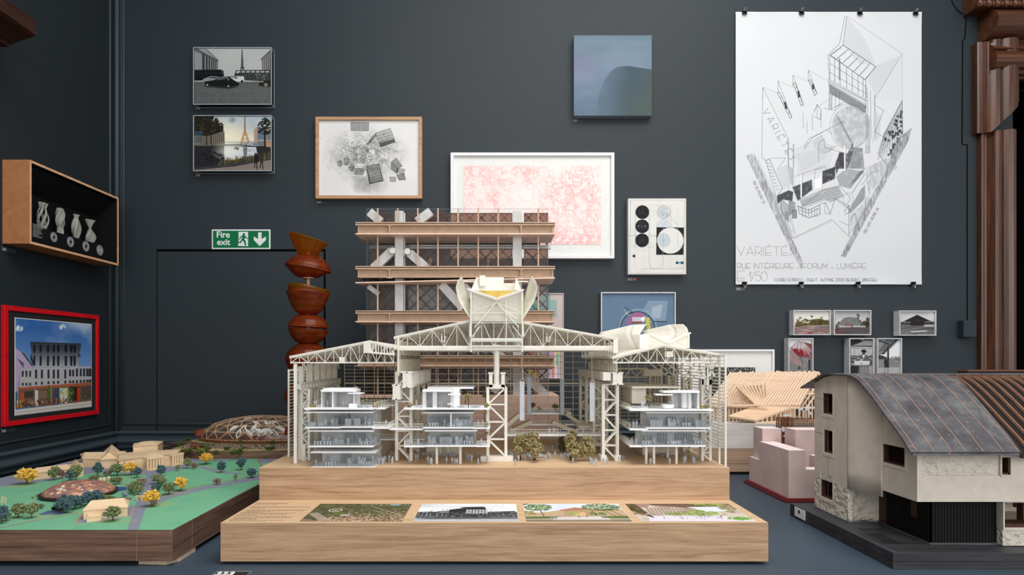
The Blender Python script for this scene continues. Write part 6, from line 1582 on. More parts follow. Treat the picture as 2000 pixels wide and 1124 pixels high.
ang_slab(1230,1393,800,1.84,1200,2.12,.005); ang_slab(1230,1265,838.5,1.845,1205,2.1); ang_slab(1230,1256,871.5,1.845,1205,2.1)
for x, y in ((1237,836),(1243,836),(1234,869),(1242,869)): fig(x,y,1.87)
pavilion([(1345,1350),(1362,1366)], (1318,1366), 1.855, .055, 798.5, 768); b = MB(); b.box(PX(1296,1.85),PX(1364,1.85),1.85,1.9,PZ(768,1.85),PZ(764.5,1.85)); b.box(PX(1281,1.85),PX(1314,1.85),1.85,1.88,PZ(773,1.85),PZ(770.5,1.85)); b.build('canopy', m_flr, HM)
b = MB(); c = (PX(1304,1.87),1.87,PZ(798.5,1.85)); b.lathe([(.017,0),(.019,.008),(.019,.011),(.016,.011),(.015,.003),(0,.003)], c, 20); b.cyl((PX(1338,1.88),1.88,PZ(798.5,1.85)),(PX(1338,1.88),1.88,PZ(768,1.85)), .012, n=16); b.build('round_pavilion', m_flr, HM, smooth=False)
b = MB(); b.box(PX(1235,1.95),PX(1330,1.95),1.95,2.15,PZ(759,1.95),PZ(755.5,1.95)); b.box(PX(1234,1.98),PX(1262,1.98),1.98,2.12,PZ(790,1.95),PZ(759,1.95)); b.build('pavilion_block', m_pla2, HM)
for i in range(6): tab((PX(1239+i*4,1.88) if i < 3 else PX(1273+(i-3)*4.5,1.88), 1.88, PZ(800,1.84)), .3*i, .5)
for x in (1308,1312,1321,1350,1376,1256,1254): fig(x,797,1.87)
for x in (1262,1277,1321): stilt(x, 1.88, 872.5, .004)
stilt(1304, 2.0, 866, .004)
b = MB(); b.box(PX(1255,2.05),PX(1320,2.05),2.05,2.2,ZU+.001,PZ(864,2.05)); bd(b, 'service_core', m_pla2)
# --- galleries, stairs across the hall
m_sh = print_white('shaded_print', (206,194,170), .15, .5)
slab(PX(985,2.05), PX(1185,2.05), 2.05, 2.1, PZ(849,2.05), .006, 'gallery_bridge'); rail(P(985,849,2.05), P(1185,849,2.05), h=.016, n=40)
for x in (999,1003,1073,1082,1127,1140): fig(x,849,2.07)
slab(PX(1018,2.36), PX(1115,2.36), 2.34, 2.46, PZ(806,2.36), .006, 'gallery_bridge'); rail(P(1018,806,2.345), P(1115,806,2.345), h=.014, n=30); slab(PX(1030,2.3), PX(1140,2.3), 2.3, 2.34, PZ(829,2.3), .005, 'gallery_bridge'); rail(P(1030,829,2.3), P(1140,829,2.3), h=.012, n=20)
for a, c_ in (((984,836,2.15),(1014,810,2.15)),((1000,840,2.22),(1038,824,2.22)),((1078,824,2.22),(1120,842,2.22)),((1104,808,2.3),(1148,838,2.3))):
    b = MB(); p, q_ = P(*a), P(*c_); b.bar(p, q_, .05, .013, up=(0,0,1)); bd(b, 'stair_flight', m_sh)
b = MB(); b.box(PX(1130,2.2), PX(1180,2.2), 2.2, 2.4, PZ(838,2.2), PZ(832,2.2)); b.box(PX(1150,2.1), PX(1185,2.1), 2.1, 2.3, PZ(872,2.1), PZ(866,2.1)); b.box(PX(1152,2.15), PX(1185,2.15), 2.15, 2.3, ZU, PZ(880,2.15)); bd(b, 'gallery_block', m_pla2)
for x in (1058.5,1081): fig(x,829,2.31)
# --- hanging banners
for x0_, x1_, y0_, y1_, dd in ((1015.3,1024.2,746,822,1.95),(1152,1161,748,824,1.95),(1029.5,1037.2,737,811,2.3),(1094.2,1102,740,811,2.3)):
    b = MB(); b.box(PX(x0_,dd), PX(x1_,dd), dd, dd+.012, PZ(y1_,dd), PZ(y0_,dd)); o = bd(b, 'hanging_banner', m_ban)
    b = MB(); xm_ = (x0_+x1_)/2; b.bar(P(x0_+1,y0_,dd+.006), P(xm_,y0_-7,dd+.006), .001); b.bar(P(x1_-1,y0_,dd+.006), P(xm_,y0_-7,dd+.006), .001); b.bar(P(xm_,y0_-7,dd+.006), Vector((PX(xm_,dd),dd+.006,ZC+.03)), .0007)
    b.build('banner_wire', m_pla2, o, origin=WPOS[HM.name]).location = (0,0,0)
# --- small hooks in the centre roof
for x in (866.5,1071.5):
    b = MB(); b.bar(P(x-3.5,658,1.92),P(x-3.5,668,1.92), .003); b.bar(P(x-3.5,667.5,1.92),P(x+2.5,667.5,1.92), .003); b.bar(P(x+2.5,668,1.92),P(x+2.5,658,1.92), .003); b.bar(P(x-5,658.5,1.92),P(x-2,658.5,1.92), .0025); b.bar(P(x+1,658.5,1.92),P(x+5,658.5,1.92), .0025); b.bar(P(x-3.5,659,1.92), P(x-3.5,659,1.92)+Vector((0,0,.012)), .0016); bd(b, 'roof_hook')
b = MB(); b.box(PX(664,1.9), PX(674,1.9), 1.89, 1.92, PZ(708,1.9), PZ(698,1.9)); bd(b, 'crane_cab'); b = MB(); b.box(PX(1300,1.9), PX(1313,1.9), 1.89, 1.92, PZ(698,1.9), PZ(687,1.9)); bd(b, 'crane_cab')
b = MB()                                                         # stepped screen at the right end of the left roof
yk = 1.875; b.prism([P(710,669,yk),P(722,665,yk),P(726,690,yk),P(710,690,yk)], (0,.02,0)); 
for i in range(8): x = 728+i*5.6; b.bar(P(x,669+i*1.1,yk), P(x,688+i*.5,yk), .0022)
b.bar(P(722,689,yk),P(771,693,yk), .006, .005); b.bar(P(726,668,yk),P(736,688,yk), .0016); b.bar(P(736,668,yk),P(726,688,yk), .0016); b.bar(P(764,674,yk),P(770,691,yk), .0022); b.bar(P(770,674,yk),P(764,691,yk), .0022); bd(b, 'valley_screen')
b = MB()                                                         # bright valley strip right of the centre hall
yk = 1.9
for i in range(16): x = 1137+i*4.2; b.bar(P(x,682-i*.3,yk+.2-i*.012), P(x,694-i*.4,yk+.2-i*.012), .0028)
b.prism([P(1136,694,2.1),P(1206,687,1.91),P(1206,692,1.91),P(1136,700,2.1)], (0,.004,0)); b.bar(P(1136,681,2.1),P(1206,676,1.91), .003); b.box(PX(1198,1.905),PX(1207,1.905),1.905,1.91,PZ(690,1.905),PZ(664,1.905)); bd(b, 'valley_screen')
# --- trees in planters
rt = random.Random(21)
for (cx0, tr, rim) in ((1033,[(1014,866,11,17,1.95),(1024,858,10,10,1.97),(1042,858,12,16,1.95),(1047,876,13,12,1.93),(1036,869,13,15,1.94),(1012,880,9,9,1.94),(1044,885,8,8,1.9)],(1046,893)), (1122,[(1113,862,11,14,1.96),(1120,876,13,15,1.93),(1120,848,7,8,2.0),(1145,866,13,16,1.94),(1152,880,10,10,1.93),(1135,880,11,12,1.93),(1122,886,8,7,1.9)],(1122,893)), (1098,[(1100,862,9,9,2.12),(1098,872,8,8,2.12)],(1100,876))):
    b = MB(); dm = tr[0][4]; k = dm/F
    for x, y, rx, ry, dd in tr: b.foliage(P(x,y,dd), (rx*k, rx*k*.9, ry*k), 150 if rx > 8 else 80, .0042, rt)
    o = b.build('tree', m_leaf if cx0 != 1098 else m_leafd, HM)
    s_ = MB()
    for x, y, rx, ry, dd in tr[:4:2]: s_.cyl((PX(x+2,dd),dd,ZU+.0005),(PX(x,dd),dd,PZ(y,dd)), .0045, .002, n=7)
    s_.build('trunk', m_stem, o, origin=WPOS[HM.name]).location = (0,0,0)
    b = MB(); c = P(rim[0], rim[1], .3067*F/(rim[1]-CY)); w_ = .026; b.prism([(c.x-w_,c.y-.012,ZU+.002),(c.x+w_,c.y-.012,ZU+.002),(c.x+w_*.8,c.y+.04,ZU+.002),(c.x-w_*1.1,c.y+.04,ZU+.002)], (0,0,.004)); b.prism([(c.x-w_*.85,c.y-.008,ZU+.006),(c.x+w_*.85,c.y-.008,ZU+.006),(c.x+w_*.7,c.y+.034,ZU+.006),(c.x-w_*.9,c.y+.034,ZU+.006)], (0,0,.002)); b.box(c.x-w_*.8,c.x+w_*.7,c.y-.006,c.y+.03,ZU+.0003,ZU+.003); b.build('planter_bench', m_furn, HM)
def sprig(x, y, r, dd, zfoot_y, m=m_leaf, n=70):
    b = MB(); k = dd/F; b.foliage(P(x,y,dd), (r*k,r*k,r*k*.8), n, .0026, rt); o = b.build('tree' if zfoot_y-y > r*1.3 else 'shrub', m, HM)
    b = MB(); b.cyl(P(x,zfoot_y,dd), P(x,y,dd), .0016, .001, n=5); b.build('stem', m_stem, o, origin=WPOS[HM.name]).location = (0,0,0)
for a in ((915,776,9,1.86,797),(949,773,6,2.0,797),(909,768,4,2.02,790),(799,792,6,1.87,797),(950,792,5,1.86,797),(946,806,4,1.86,835),(950,829,5,1.86,836),(950,847,4,1.9,871),(1268,778,8,1.88,799),(1040,792,6,2.4,808),(1084,794,7,2.4,808),(1054,800,5,2.4,806),(814,786,5,1.95,797)): sprig(*a[:5], m_leaf if a[3] < 2 else m_leafd)
for a in ((608,793,4,1.86,797),(613,794,4,1.86,797),(737,790,5,1.88,797),(731,793,4,1.86,797),(742,787,4,1.92,797),(694,759,5,1.95,762),(1369,796,4,1.86,799),(1378,796,5,1.87,799),(1226,832,4,1.9,838),(1231,831,4,1.88,838),(1222,790,4,1.98,797),(1210,786,4,2.05,797)): sprig(*a[:5], n=45)
for i in range(9): sprig(706+i*7, 781, 3.5, 2.1, 786, m_leafd, 26)
for i in range(7): tab((PX(1028+i*12,2.4), 2.38, PZ(806,2.36)), .4*i, .7)
# ground furniture
for x, y in ((806,879),(820,879),(832,886),(850,886),(869,888),(884,888),(945,892),(950,890),(992,884),(998,888),(993,892),(1268,886),(1286,886),(1300,888),(1318,884),(1212,892),(1206,890),(978,889)):
    dd = .3067*F/(y+4-CY); tab((PX(x,dd), dd, ZU), rnd.uniform(0,3), .85)
for x, y in ((597,903),(741,907),(745,906),(748,908),(750,905),(752,904),(760,902),(766,908),(767,905),(799,905),(812,901),(816,900),(836,905),(841,909),(843,910),(872,906),(883,906),(889,908),(893,909),(911,899),(915,900),(921,902),(934,908),(951,906),(952,904),(1000,897),(1006,897),(1006.5,910),(1013,904),(1018,899),(1026,899),(1065,902),(1070,897),(1074,898),(1084,895),(1096,898),(1103,897),(1119,907),(1142,897),(1153,906),(1156,909),(1163,911),(1170,899),(1178,908),(1186,908),(1209,905),(1270,909),(1271,908),(1308,908),(1336,905),(1339,904),(1338,893),(1353,905),(1356,907),(1062,882),(1080,882),(1140,884),(845,893),(933,894),(1240,884),(1238,882),(640,903),(770,897),(765,893)): gfig(x, y)
# ------------------------------------------------------------------ timber and steel tower model behind the hall model
m_tan = wood('pale_timber', (168,138,116), (186,157,135), (198,171,150), 'X', .8, .5, .25, .5, .04)
m_tand = plain('timber_beam', (178,150,126), .55, .25, 0, .04)
m_pinkw = wood('pinkish_timber', (196,160,142), (212,178,160), (222,190,174), 'X', .6, .5, .25, .4, .03)
m_soff_lit = wood('soffit_veneer_lit', (218,184,164), (232,200,182), (240,212,196), 'Y', .8, .5, .25, .5, .04)  # lightened to stand in for light bounced up under the decks
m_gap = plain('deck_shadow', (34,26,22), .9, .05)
m_brz = plain('bronze_lattice', (78,52,42), .45, .4, .2)
m_colw = plain('pale_column', (206,204,202), .5, .3, 0, .03)
m_gauze = clear('bronze_gauze', (150,112,92), refl=.02, rough=.3, haze=.12, hazec=(128,98,84))
m_gauze2 = clear('pale_gauze', (215,205,205), refl=.02, rough=.3, haze=.3, hazec=(200,194,196))
m_twglass = clear('tower_glass', (246,248,249), refl=.006, rough=.28, k=.2)
dT = 2.64; dTb = 2.96
TW = thing('tower_model', 'multi-storey timber and bronze lattice tower model behind the white hall model', 'architectural model', (PX(889,dT), dT, ZT))
tb_ = lambda mb, n, m, **k: mb.build(n, m, TW, **k)
def TX_(x): return PX(x, dT)
zbase = ZC-.148
MB().box(TX_(700), TX_(1092), dT, 3.0, ZT+.0005, zbase).build('base_block', m_pinkw, TW, bevel=.001)
levels = [434, 520, 607, 694]
soff = [((458,458),(476,475)), ((553.5,544),(559,556)), ((629.6,630),(636,635)), ((716,716),(722,722))]
for i, y in enumerate(levels):
    zt = PZ(y, dT)
    b = MB(); b.box(TX_(694), TX_(1084), dT, dTb, zt-.004, zt); tb_(b, 'floor_deck', m_tan)
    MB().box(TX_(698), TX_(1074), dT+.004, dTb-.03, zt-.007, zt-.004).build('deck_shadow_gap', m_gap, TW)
    b = MB()                                                       # channel edge beam with lips
    zb1, zb0 = zt-.0075, zt-.047
    b.box(TX_(694), TX_(1084), dT, dT+.03, zb1-.006, zb1); b.box(TX_(698), TX_(1082), dT+.016, dT+.022, zb0, zb1); b.box(TX_(698), TX_(1082), dT+.004, dT+.03, zb0, zb0+.003)
    for s_ in (0, 1):
        x = TX_(694) if s_ == 0 else TX_(1084); sg = 1 if s_ == 0 else -1
        b.box(min(x,x+sg*.03), max(x,x+sg*.03), dT+.0305, dTb, zb1-.006, zb1); b.box(min(x+sg*.008,x+sg*.014), max(x+sg*.008,x+sg*.014), dT+.01, dTb, zb0, zb1)
    tb_(b, 'edge_beam', m_tand)
    for x in (760.5, 1018):
        b = MB(); b.box(TX_(x-1.3), TX_(x+1.3), dT+.002, dT+.018, zb0-.002, zb1-.006); b.box(TX_(x-5), TX_(x+5), dT+.0015, dT+.018, zb1-.009, zb1-.006); b.box(TX_(x-5), TX_(x+5), dT+.0015, dT+.018, zb0-.003, zb0); tb_(b, 'beam_bracket', m_tand)
    (yl, yr), (yl2, yr2) = soff[i]
    # sloping soffit board
    dq = dT*1.078
    if i: dq = dT*1.06
    b = MB(); zl, zr_ = PZ(yl,dT), PZ(yr,dT)
    b.prism([(TX_(694),dT,zl),(TX_(1084),dT,zr_),(TX_(1084),dq,PZ(yr2,dq)),(TX_(694),dq,PZ(yl2,dq))], (0,0,.004)); tb_(b, 'soffit_board', m_soff_lit)
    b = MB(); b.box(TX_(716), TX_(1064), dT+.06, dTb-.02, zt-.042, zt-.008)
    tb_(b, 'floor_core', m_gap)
    for k in range(6):
        b = MB(); x = TX_(740+k*60); b.box(x-.006, x+.006, dT+.03, dT+.06, zb0, zb0+.012); tb_(b, 'joist', m_tand)
# posts per storey
tops = [PZ(403, dT)] + [PZ(soff[i][0][0], dT) for i in range(3)] + [PZ(soff[3][0][0], dT)]
bots = [PZ(y, dT) for y in levels] + [zbase]
px_posts = [734.6,774.3,814.1,853.9,893.8,933.6,973.2,1012,1052.5]
for i in range(5):
    for k, x in enumerate(px_posts):
        if i and k in (1, 7): continue
        if i == 0 and k == 7: continue
        b = MB(); d_ = dT+.035; x_ = TX_(x)*1.0; b.box(x_-.003, x_+.003, d_, d_+.006, bots[i], tops[i]+ (0 if i == 0 else .0)); tb_(b, 'post', m_tan)
# columns
for xc in (781, 1011.5):
    d_ = 2.695; b = MB(); x_ = PX(xc, d_); b.box(x_-.021, x_+.014, d_, d_+.03, zbase, PZ(412, d_)); b.box(x_-.017, x_+.018, d_+.03, d_+.036, zbase, PZ(413, d_)); tb_(b, 'column', m_colw)
# pale raking braces
def brace(a, c, w_=.036, dd=2.71): 
    b = MB(); b.bar(P(a[0],a[1],dd), P(c[0],c[1],dd), .026, w_); return tb_(b, 'raking_brace', m_colw)
brace((722,415),(744,434)); brace((842,414),(815,434))
brace((766,491),(730,525)); brace((800,495),(838,528)); brace((780,484),(790,500), .02)
brace((862,556),(905,603)); brace((905,560),(950,606)); brace((720,560),(740,575),.02)
brace((1026,735),(1072,778)); brace((990,735),(962,765)); brace((960,680),(985,700),.03); brace((740,700),(770,720),.03)
for x, y in ((767.5,490.5),(796.5,492)):
    b = MB(); c = P(x,y,2.69); b.cyl((c.x,c.y-.012,c.z),(c.x,c.y+.02,c.z), .013, n=14); tb_(b, 'brace_node', m_colw)
# lattice screens with gauze behind
def lattice_panel(xa, xb_, y0, y1, dd, cell, heavy=None, gz=None):
    b = MB(); x0, x1, z0, z1 = PX(xa,dd), PX(xb_,dd), PZ(y1,dd), PZ(y0,dd); w_ = x1-x0; h = z1-z0; s_ = cell*dd/F
    k = -int(h/s_)-1
    while k*s_ < w_:
        for sg in (1, -1):
            # line x = k*s + t, z = t  clipped to the panel
            t0, t1 = max(0, -k*s_), min(h, w_-k*s_)
            if t1 > t0+.002:
                za, zb_ = (z0+t0, z0+t1) if sg == 1 else (z1-t0, z1-t1)
                wd = .0056 if heavy and (k % heavy == 0) else .0028
                b.bar((x0+k*s_+t0, dd, za), (x0+k*s_+t1, dd, zb_), wd, wd)
        k += 1
    for q in ((x0,z0,x1,z0),(x0,z1,x1,z1),(x0,z0,x0,z1),(x1,z0,x1,z1)): b.bar((q[0],dd,q[1]),(q[2],dd,q[3]), .003, .003)
    o = tb_(b, 'lattice_screen', m_brz)
    if gz: g = MB(); g.face([(x0,dd+.006,z0),(x1,dd+.006,z0),(x1,dd+.006,z1),(x0,dd+.006,z1)]); tb_(g, 'gauze_panel', gz)
dp = 2.76
for y0, y1, zone in ((417,434,0),(485,520,1),(559,607,2),(637,694,3),(722,768,4)):
    yy0 = y0 if zone != 1 else 487
    lattice_panel(721, 769, yy0, y1, dp, 22, 2, m_gauze); lattice_panel(797, 1000, yy0, y1, dp, 22.5, 3, m_gauze if zone in (0,1) else m_gauze2); lattice_panel(1024, 1070, yy0, y1, dp, 22.5, 2, m_gauze if zone in (0,1) else m_gauze2)
b = MB()
for y in (479, 484): b.box(PX(800,2.7), PX(1000,2.7), 2.7, 2.704, PZ(y+1,2.7), PZ(y,2.7)); b.box(PX(1022,2.7), PX(1070,2.7), 2.7, 2.704, PZ(y+1,2.7), PZ(y,2.7))
b.box(PX(722,2.9), PX(1076,2.9), 2.9, 2.92, PZ(486,2.9), PZ(479,2.9)); tb_(b, 'long_rail', m_colw)
# full-height clear glass front and side, with balustrade on top
g = MB(); x0, x1 = TX_(712), TX_(1072); y = dT+.046
g.face([(x0,y,zbase),(x1,y,zbase),(x1,y,PZ(403,dT)),(x0,y,PZ(403,dT))]); g.face([(x0,y,zbase),(x0,dTb-.03,zbase),(x0,dTb-.03,PZ(403,dT)),(x0,y,PZ(403,dT))]); g.face([(x1,y,zbase),(x1,dTb-.03,zbase),(x1,dTb-.03,PZ(403,dT)),(x1,y,PZ(403,dT))]); tb_(g, 'glass_front', m_twglass)
b = MB(); e_ = .0009; zt = PZ(403,dT); b.bar((x0,y,zt),(x1,y,zt), e_); b.bar((x0,y,zbase),(x0,y,zt), e_); b.bar((x1,y,zbase),(x1,y,zt), e_); b.bar((x0,y,zt),(x0,dTb-.03,zt), e_); tb_(b, 'glass_edge', plain('glass_edge', (96,112,118), .3, .5))
# ghostly figures on the second storey
m_tf = plain('bronze_figure', (120,92,76), .5)
f0 = None
for x, yb_ in ((840,518),(953,518)):
    if f0 is None: f0 = fig_mb(0,1).build('figure', m_tf, None); f0.parent = TW; WPOS[f0.name] = P(x,yb_,2.68); f0.location = P(x,yb_,2.68)-WPOS[TW.name]; f0.scale = (2.0,2.0,2.0); f0.location.z = PZ(520,dT)-WPOS[TW.name].z
    else: c = P(x,yb_,2.68); c.z = PZ(520,dT); dup(f0, TW, c, 1.0, sc=2.0)

# ------------------------------------------------------------------ amber resin stack
m, nt, out = new_mat('amber_resin'); 
b_ = N(nt, 'ShaderNodeBsdfPrincipled'); co = coords(nt, (1,1,4)); no = N(nt, 'ShaderNodeTexNoise'); no.inputs['Scale'].default_value = 14; no.inputs['Detail'].default_value = 5; L(nt, co, no.inputs['Vector'])
L(nt, ramp(nt, no.outputs[0], [(.3,(126,54,22)),(.55,(158,76,34)),(.8,(186,104,50))]), b_.inputs['Base Color']); b_.inputs['Roughness'].default_value = .22; b_.inputs['Specular IOR Level'].default_value = .6
tr = N(nt, 'ShaderNodeBsdfTransparent'); tr.inputs[0].default_value = (*lin((214,110,40)),1); tl = N(nt, 'ShaderNodeBsdfTranslucent'); L(nt, ramp(nt, no.outputs[0], [(.3,(150,56,18)),(.8,(206,104,36))]), tl.inputs[0])
m1 = N(nt, 'ShaderNodeMixShader'); m1.inputs[0].default_value = .45; L(nt, b_.outputs[0], m1.inputs[1]); L(nt, tl.outputs[0], m1.inputs[2])
m2 = N(nt, 'ShaderNodeMixShader'); m2.inputs[0].default_value = .5; L(nt, m1.outputs[0], m2.inputs[1]); L(nt, tr.outputs[0], m2.inputs[2]); L(nt, m2.outputs[0], out.inputs[0]); bump(nt, b_, no.outputs[0], .12, .003)
m_amber = m
m, nt, out = new_mat('yellow_resin'); b_ = N(nt, 'ShaderNodeBsdfPrincipled'); b_.inputs['Base Color'].default_value = (*lin((150,98,20)),1); b_.inputs['Roughness'].default_value = .15
tr = N(nt, 'ShaderNodeBsdfTransparent'); tr.inputs[0].default_value = (*lin((230,160,40)),1); tl = N(nt, 'ShaderNodeBsdfTranslucent'); tl.inputs[0].default_value = (*lin((170,110,24)),1)
m1 = N(nt, 'ShaderNodeMixShader'); m1.inputs[0].default_value = .5; L(nt, b_.outputs[0], m1.inputs[1]); L(nt, tl.outputs[0], m1.inputs[2]); m2 = N(nt, 'ShaderNodeMixShader'); m2.inputs[0].default_value = .45; L(nt, m1.outputs[0], m2.inputs[1]); L(nt, tr.outputs[0], m2.inputs[2]); L(nt, m2.outputs[0], out.inputs[0])
m_yel = m
dA = 2.58; xa_ = PX(602, dA); kA = dA/F
AM = thing('resin_stack', 'stack of cut amber resin bowls threaded on a rod behind the hall model', 'sculpture', (xa_, dA, ZT))
def bowl(yc, prof, tilt, mat, cutslope=0.0, nm='resin_bowl', wave=0.0):
    """prof: list of (radius px, dy px up); rim plane sheared by cutslope"""
    b = MB(); n = 44; rows = []
    zmin, zmax = min(p[1] for p in prof), max(p[1] for p in prof)
    def fn(u, v):
        i = min(len(prof)-2, int(u*(len(prof)-1))); f = u*(len(prof)-1)-i
        r = prof[i][0]*(1-f)+prof[i+1][0]*f; h = prof[i][1]*(1-f)+prof[i+1][1]*f
        a = v*2*math.pi; s_ = ((h-zmin)/(zmax-zmin) if cutslope >= 0 else (zmax-h)/(zmax-zmin))**1.2
        hh = h + abs(cutslope)*(-math.cos(a-tilt))*r*s_ + wave*math.sin(3*a)*s_
        return (xa_+r*math.cos(a)*kA, dA+r*math.sin(a)*kA, PZ(yc,dA)+hh*kA)
    b.grid(fn, (len(prof)-1)*4, n)
    return b.build(nm, mat, AM, smooth=True, solid=.0035, recalc=False)
bowl(497, [(18,0),(22,6),(29,17),(34,26),(37,31)], 0, m_yel, .28)
bowl(499, [(18,0),(26,-4),(34,-11),(40,-19),(44,-27)], 0, m_amber, -.16)
bowl(543, [(8,0),(22,3),(32,10),(40,18),(43,22)], 0, m_amber, .12)
bowl(614, [(16,0),(24,6),(31,17),(36,29),(41,44)], 0, m_amber, .06, wave=1.5)
bowl(600, [(30,0),(35,22),(38,40)], 0, m_yel, .14, wave=1.5)
bowl(616, [(16,0),(26,-4),(33,-11),(37,-20),(38,-24)], 0, m_amber, -.05)
bowl(671, [(16,0),(25,5),(32,14),(36,24),(37,28)], 0, m_amber, .07)
bowl(672, [(16,0),(26,-5),(34,-12),(40,-22),(43,-34)], 0, m_amber, -.05)
bowl(740, [(16,0),(26,6),(34,16),(40,26),(42,34)], 0, m_amber, .08)
bowl(741, [(16,0),(28,-6),(36,-14),(42,-26),(44,-36)], 0, m_amber, -.05); bowl(812, [(16,0),(28,6),(36,16),(42,28),(44,36)], 0, m_amber, .05)
bowl(813, [(16,0),(28,-6),(36,-14),(42,-26),(44,-36)], 0, m_amber, -.05)
b = MB(); b.cyl((xa_,dA,ZT+.03),(xa_,dA,PZ(480,dA)), 3*kA, n=12); b.build('threading_rod', plain('rod', (196,150,110), .5), AM)
b = MB(); b.cyl((xa_,dA,ZT+.0005),(xa_,dA,ZT+.03), .026, n=32); b.cyl((xa_,dA,PZ(544,dA)-.002),(xa_,dA,PZ(541.5,dA)), .024, n=20); b.build('base_disc', m_oak, AM)
# ------------------------------------------------------------------ green landscape model (front left)
m_lime = wood('pale_limewood', (206,176,140), (220,192,156), (228,202,168), 'X', 1.4, .6, .2, .3, .03)
hT = .412; zG = ZC-hT
def G(x, y, dz=0.0): d = (hT-dz)*F/(y-CY); return Vector((PX(x,d), d, zG+dz))
gx1 = -.779; gx0 = -2.0+.28; gy0, gy1 = 1.547, 2.66
LM = thing('landscape_model', 'green parkland model with coloured trees and a copper dome on a walnut base', 'architectural model', (-1.2, gy0, ZT))
# ground: vertex-coloured map on top of a walnut box
def ground():
    W_, H_ = (gx1-gx0)*1000, (gy1-gy0)*1000
    c = Cv(0,0,W_,H_, .62, (114,176,140))
    def g(x, y): p = G(x,y); return ((p.x-gx0)*1000, (gy1-p.y)*1000)
    gg = lambda *p: [g(*q) for q in p]
    n = c.noise(120,4,301); c.put((n-.4)*1.6, (124,184,146), .7); n = c.noise(50,3,302); c.put((n-.55)*2, (96,160,124), .6)
    RD = (132,138,152); BR = (142,106,92); PK = (176,158,150)
    road = gg((-60,952),(-60,905),(60,905),(130,905),(220,880),(330,898),(505,890),(640,880),(640,912),(400,912),(340,912),(322,935),(305,960),(290,982),(270,1040),(248,1040),(258,1000),(272,966),(284,940),(285,925),(230,922),(160,930),(120,942),(70,946),(20,950))
    c.poly(gg((-200,965),(-200,860),(640,860),(640,905),(400,905),(300,930),(200,922),(90,940),(20,950)), RD)
    c.poly(gg((246,1042),(262,990),(280,945),(290,918),(318,918),(305,945),(288,985),(267,1042)), RD)
    c.poly(gg((290,985),(330,965),(400,950),(505,930),(640,905),(640,915),(505,938),(400,957),(330,975),(288,992)), RD)
    c.poly(gg((387,909),(430,918),(505,924),(640,930),(640,938),(500,931),(420,923),(380,913)), RD)
    c.poly(gg((345,907),(420,900),(505,897),(502,899),(512,913),(500,931),(420,917),(390,910)), (108,172,134)); 
    c.pl(gg((502,898.5),(512,913)), 5, BR); c.pl(gg((505,944),(376,1016),(335,1037)), 3, BR, .8); c.pl(gg((-100,1037),(335,1037)), 3, BR, .7)
    c.pl(gg((290,983),(330,963),(400,948.5),(505,929),(560,919)), 6, BR); c.pl(gg((-60,1040),(0,1032),(80,1015),(150,1003)), 6, BR)
    c.pl(gg((-20,1024),(60,1017),(110,1011)), 5, PK); c.pl(gg((240,950),(262,940)), 4, PK); c.pl(gg((168,940),(178,930)), 6, PK); c.pl(gg((212,953),(232,944),(262,936)), 5, PK); c.pl(gg((50,985),(75,968),(105,955)), 3, (150,190,160)); c.pl(gg((60,985),(85,967),(110,955)), 3, PK)
    c.poly(gg((146,1023),(163,1003),(180,1000),(262,988),(256,1008),(200,1018)), RD); c.pl(gg((146,1023),(163,1003)), 4, (190,140,110)); c.pl(gg((146,1023),(254,1011),(262,991)), 3, (190,140,110))
    c.ell(*g(232,956), 34, 40, (62,84,140)); c.poly(gg((75,1005),(95,998),(135,1000),(118,1006),(82,1007)), (66,88,146)); c.ell(*g(150,970), 200, 150, (132,180,150), .6, 12); c.ell(*g(235,972), 60, 60, (140,190,158), .6, 6)
    for x, y, r in ((300,988,40),(320,985,50),(210,1018,40),(40,950,60),(60,938,50),(130,945,60),(210,940,50),(240,935,40),(90,1006,60),(10,1012,60),(270,925,40),(348,908,40),(365,905,40),(400,912,40),(430,920,30),(470,918,40),(490,926,40),(425,944,30),(460,937,30),(345,962,60),(310,950,40),(170,1000,60),(250,1018,30)):
        q = np.clip(1-np.hypot((c.xx-g(x,y)[0])/r, (c.yy-g(x,y)[1])/r), 0, 1); n = c.noise(14,3,int(x)+int(y)); c.put(q*(n+.1)*1.3, (176,168,110), .55)
    return c
MB().box(gx0, gx1, gy0, gy1, ZT+.0125, zG-.001).build('walnut_base', m_walnut, LM, bevel=.0008)
b = MB(); b.box(gx1, gx1+.0012, gy0, gy1, ZT+.0125, zG-.0005); b.build('side_panel', m_walnuty, LM)
b = MB(); b.box(gx1-.0003, gx1+.0016, 1.645, 1.6458, ZT+.0125, zG-.001); b.box(PX(267,gy0)-.0004, PX(267,gy0)+.0004, gy0-.0005, gy0, ZT+.0125, zG-.001); b.build('panel_joint', plain('pale_joint', (150,124,108), .7), LM)
ground().obj('painted_ground', painted('ground_paint', .8, .1), LM, lambda u, v: (gx0+(gx1-gx0)*u, gy1+(gy0-gy1)*v, zG))
b = MB(); fx = gx1-.085; b.prism([(fx-.005,gy0+.015,ZT+.0005),(gx1-.02,gy0+.008,ZT+.0005),(gx1+.0,gy0+.04,ZT+.0005),(gx1-.0,gy0+.12,ZT+.0005),(fx,gy0+.12,ZT+.0005)], (0,0,.012)); b.build('foot', plain('pale_foot', (176,160,140), .6), LM)
MB().box(gx0+.05, gx0+.2, gy0+.05, gy0+.2, ZT+.0005, ZT+.0125).build('foot', m_walnut, LM); MB().box(gx1-.1, gx1-.02, gy1-.12, gy1-.03, ZT+.0005, ZT+.0125).build('foot', m_walnut, LM)
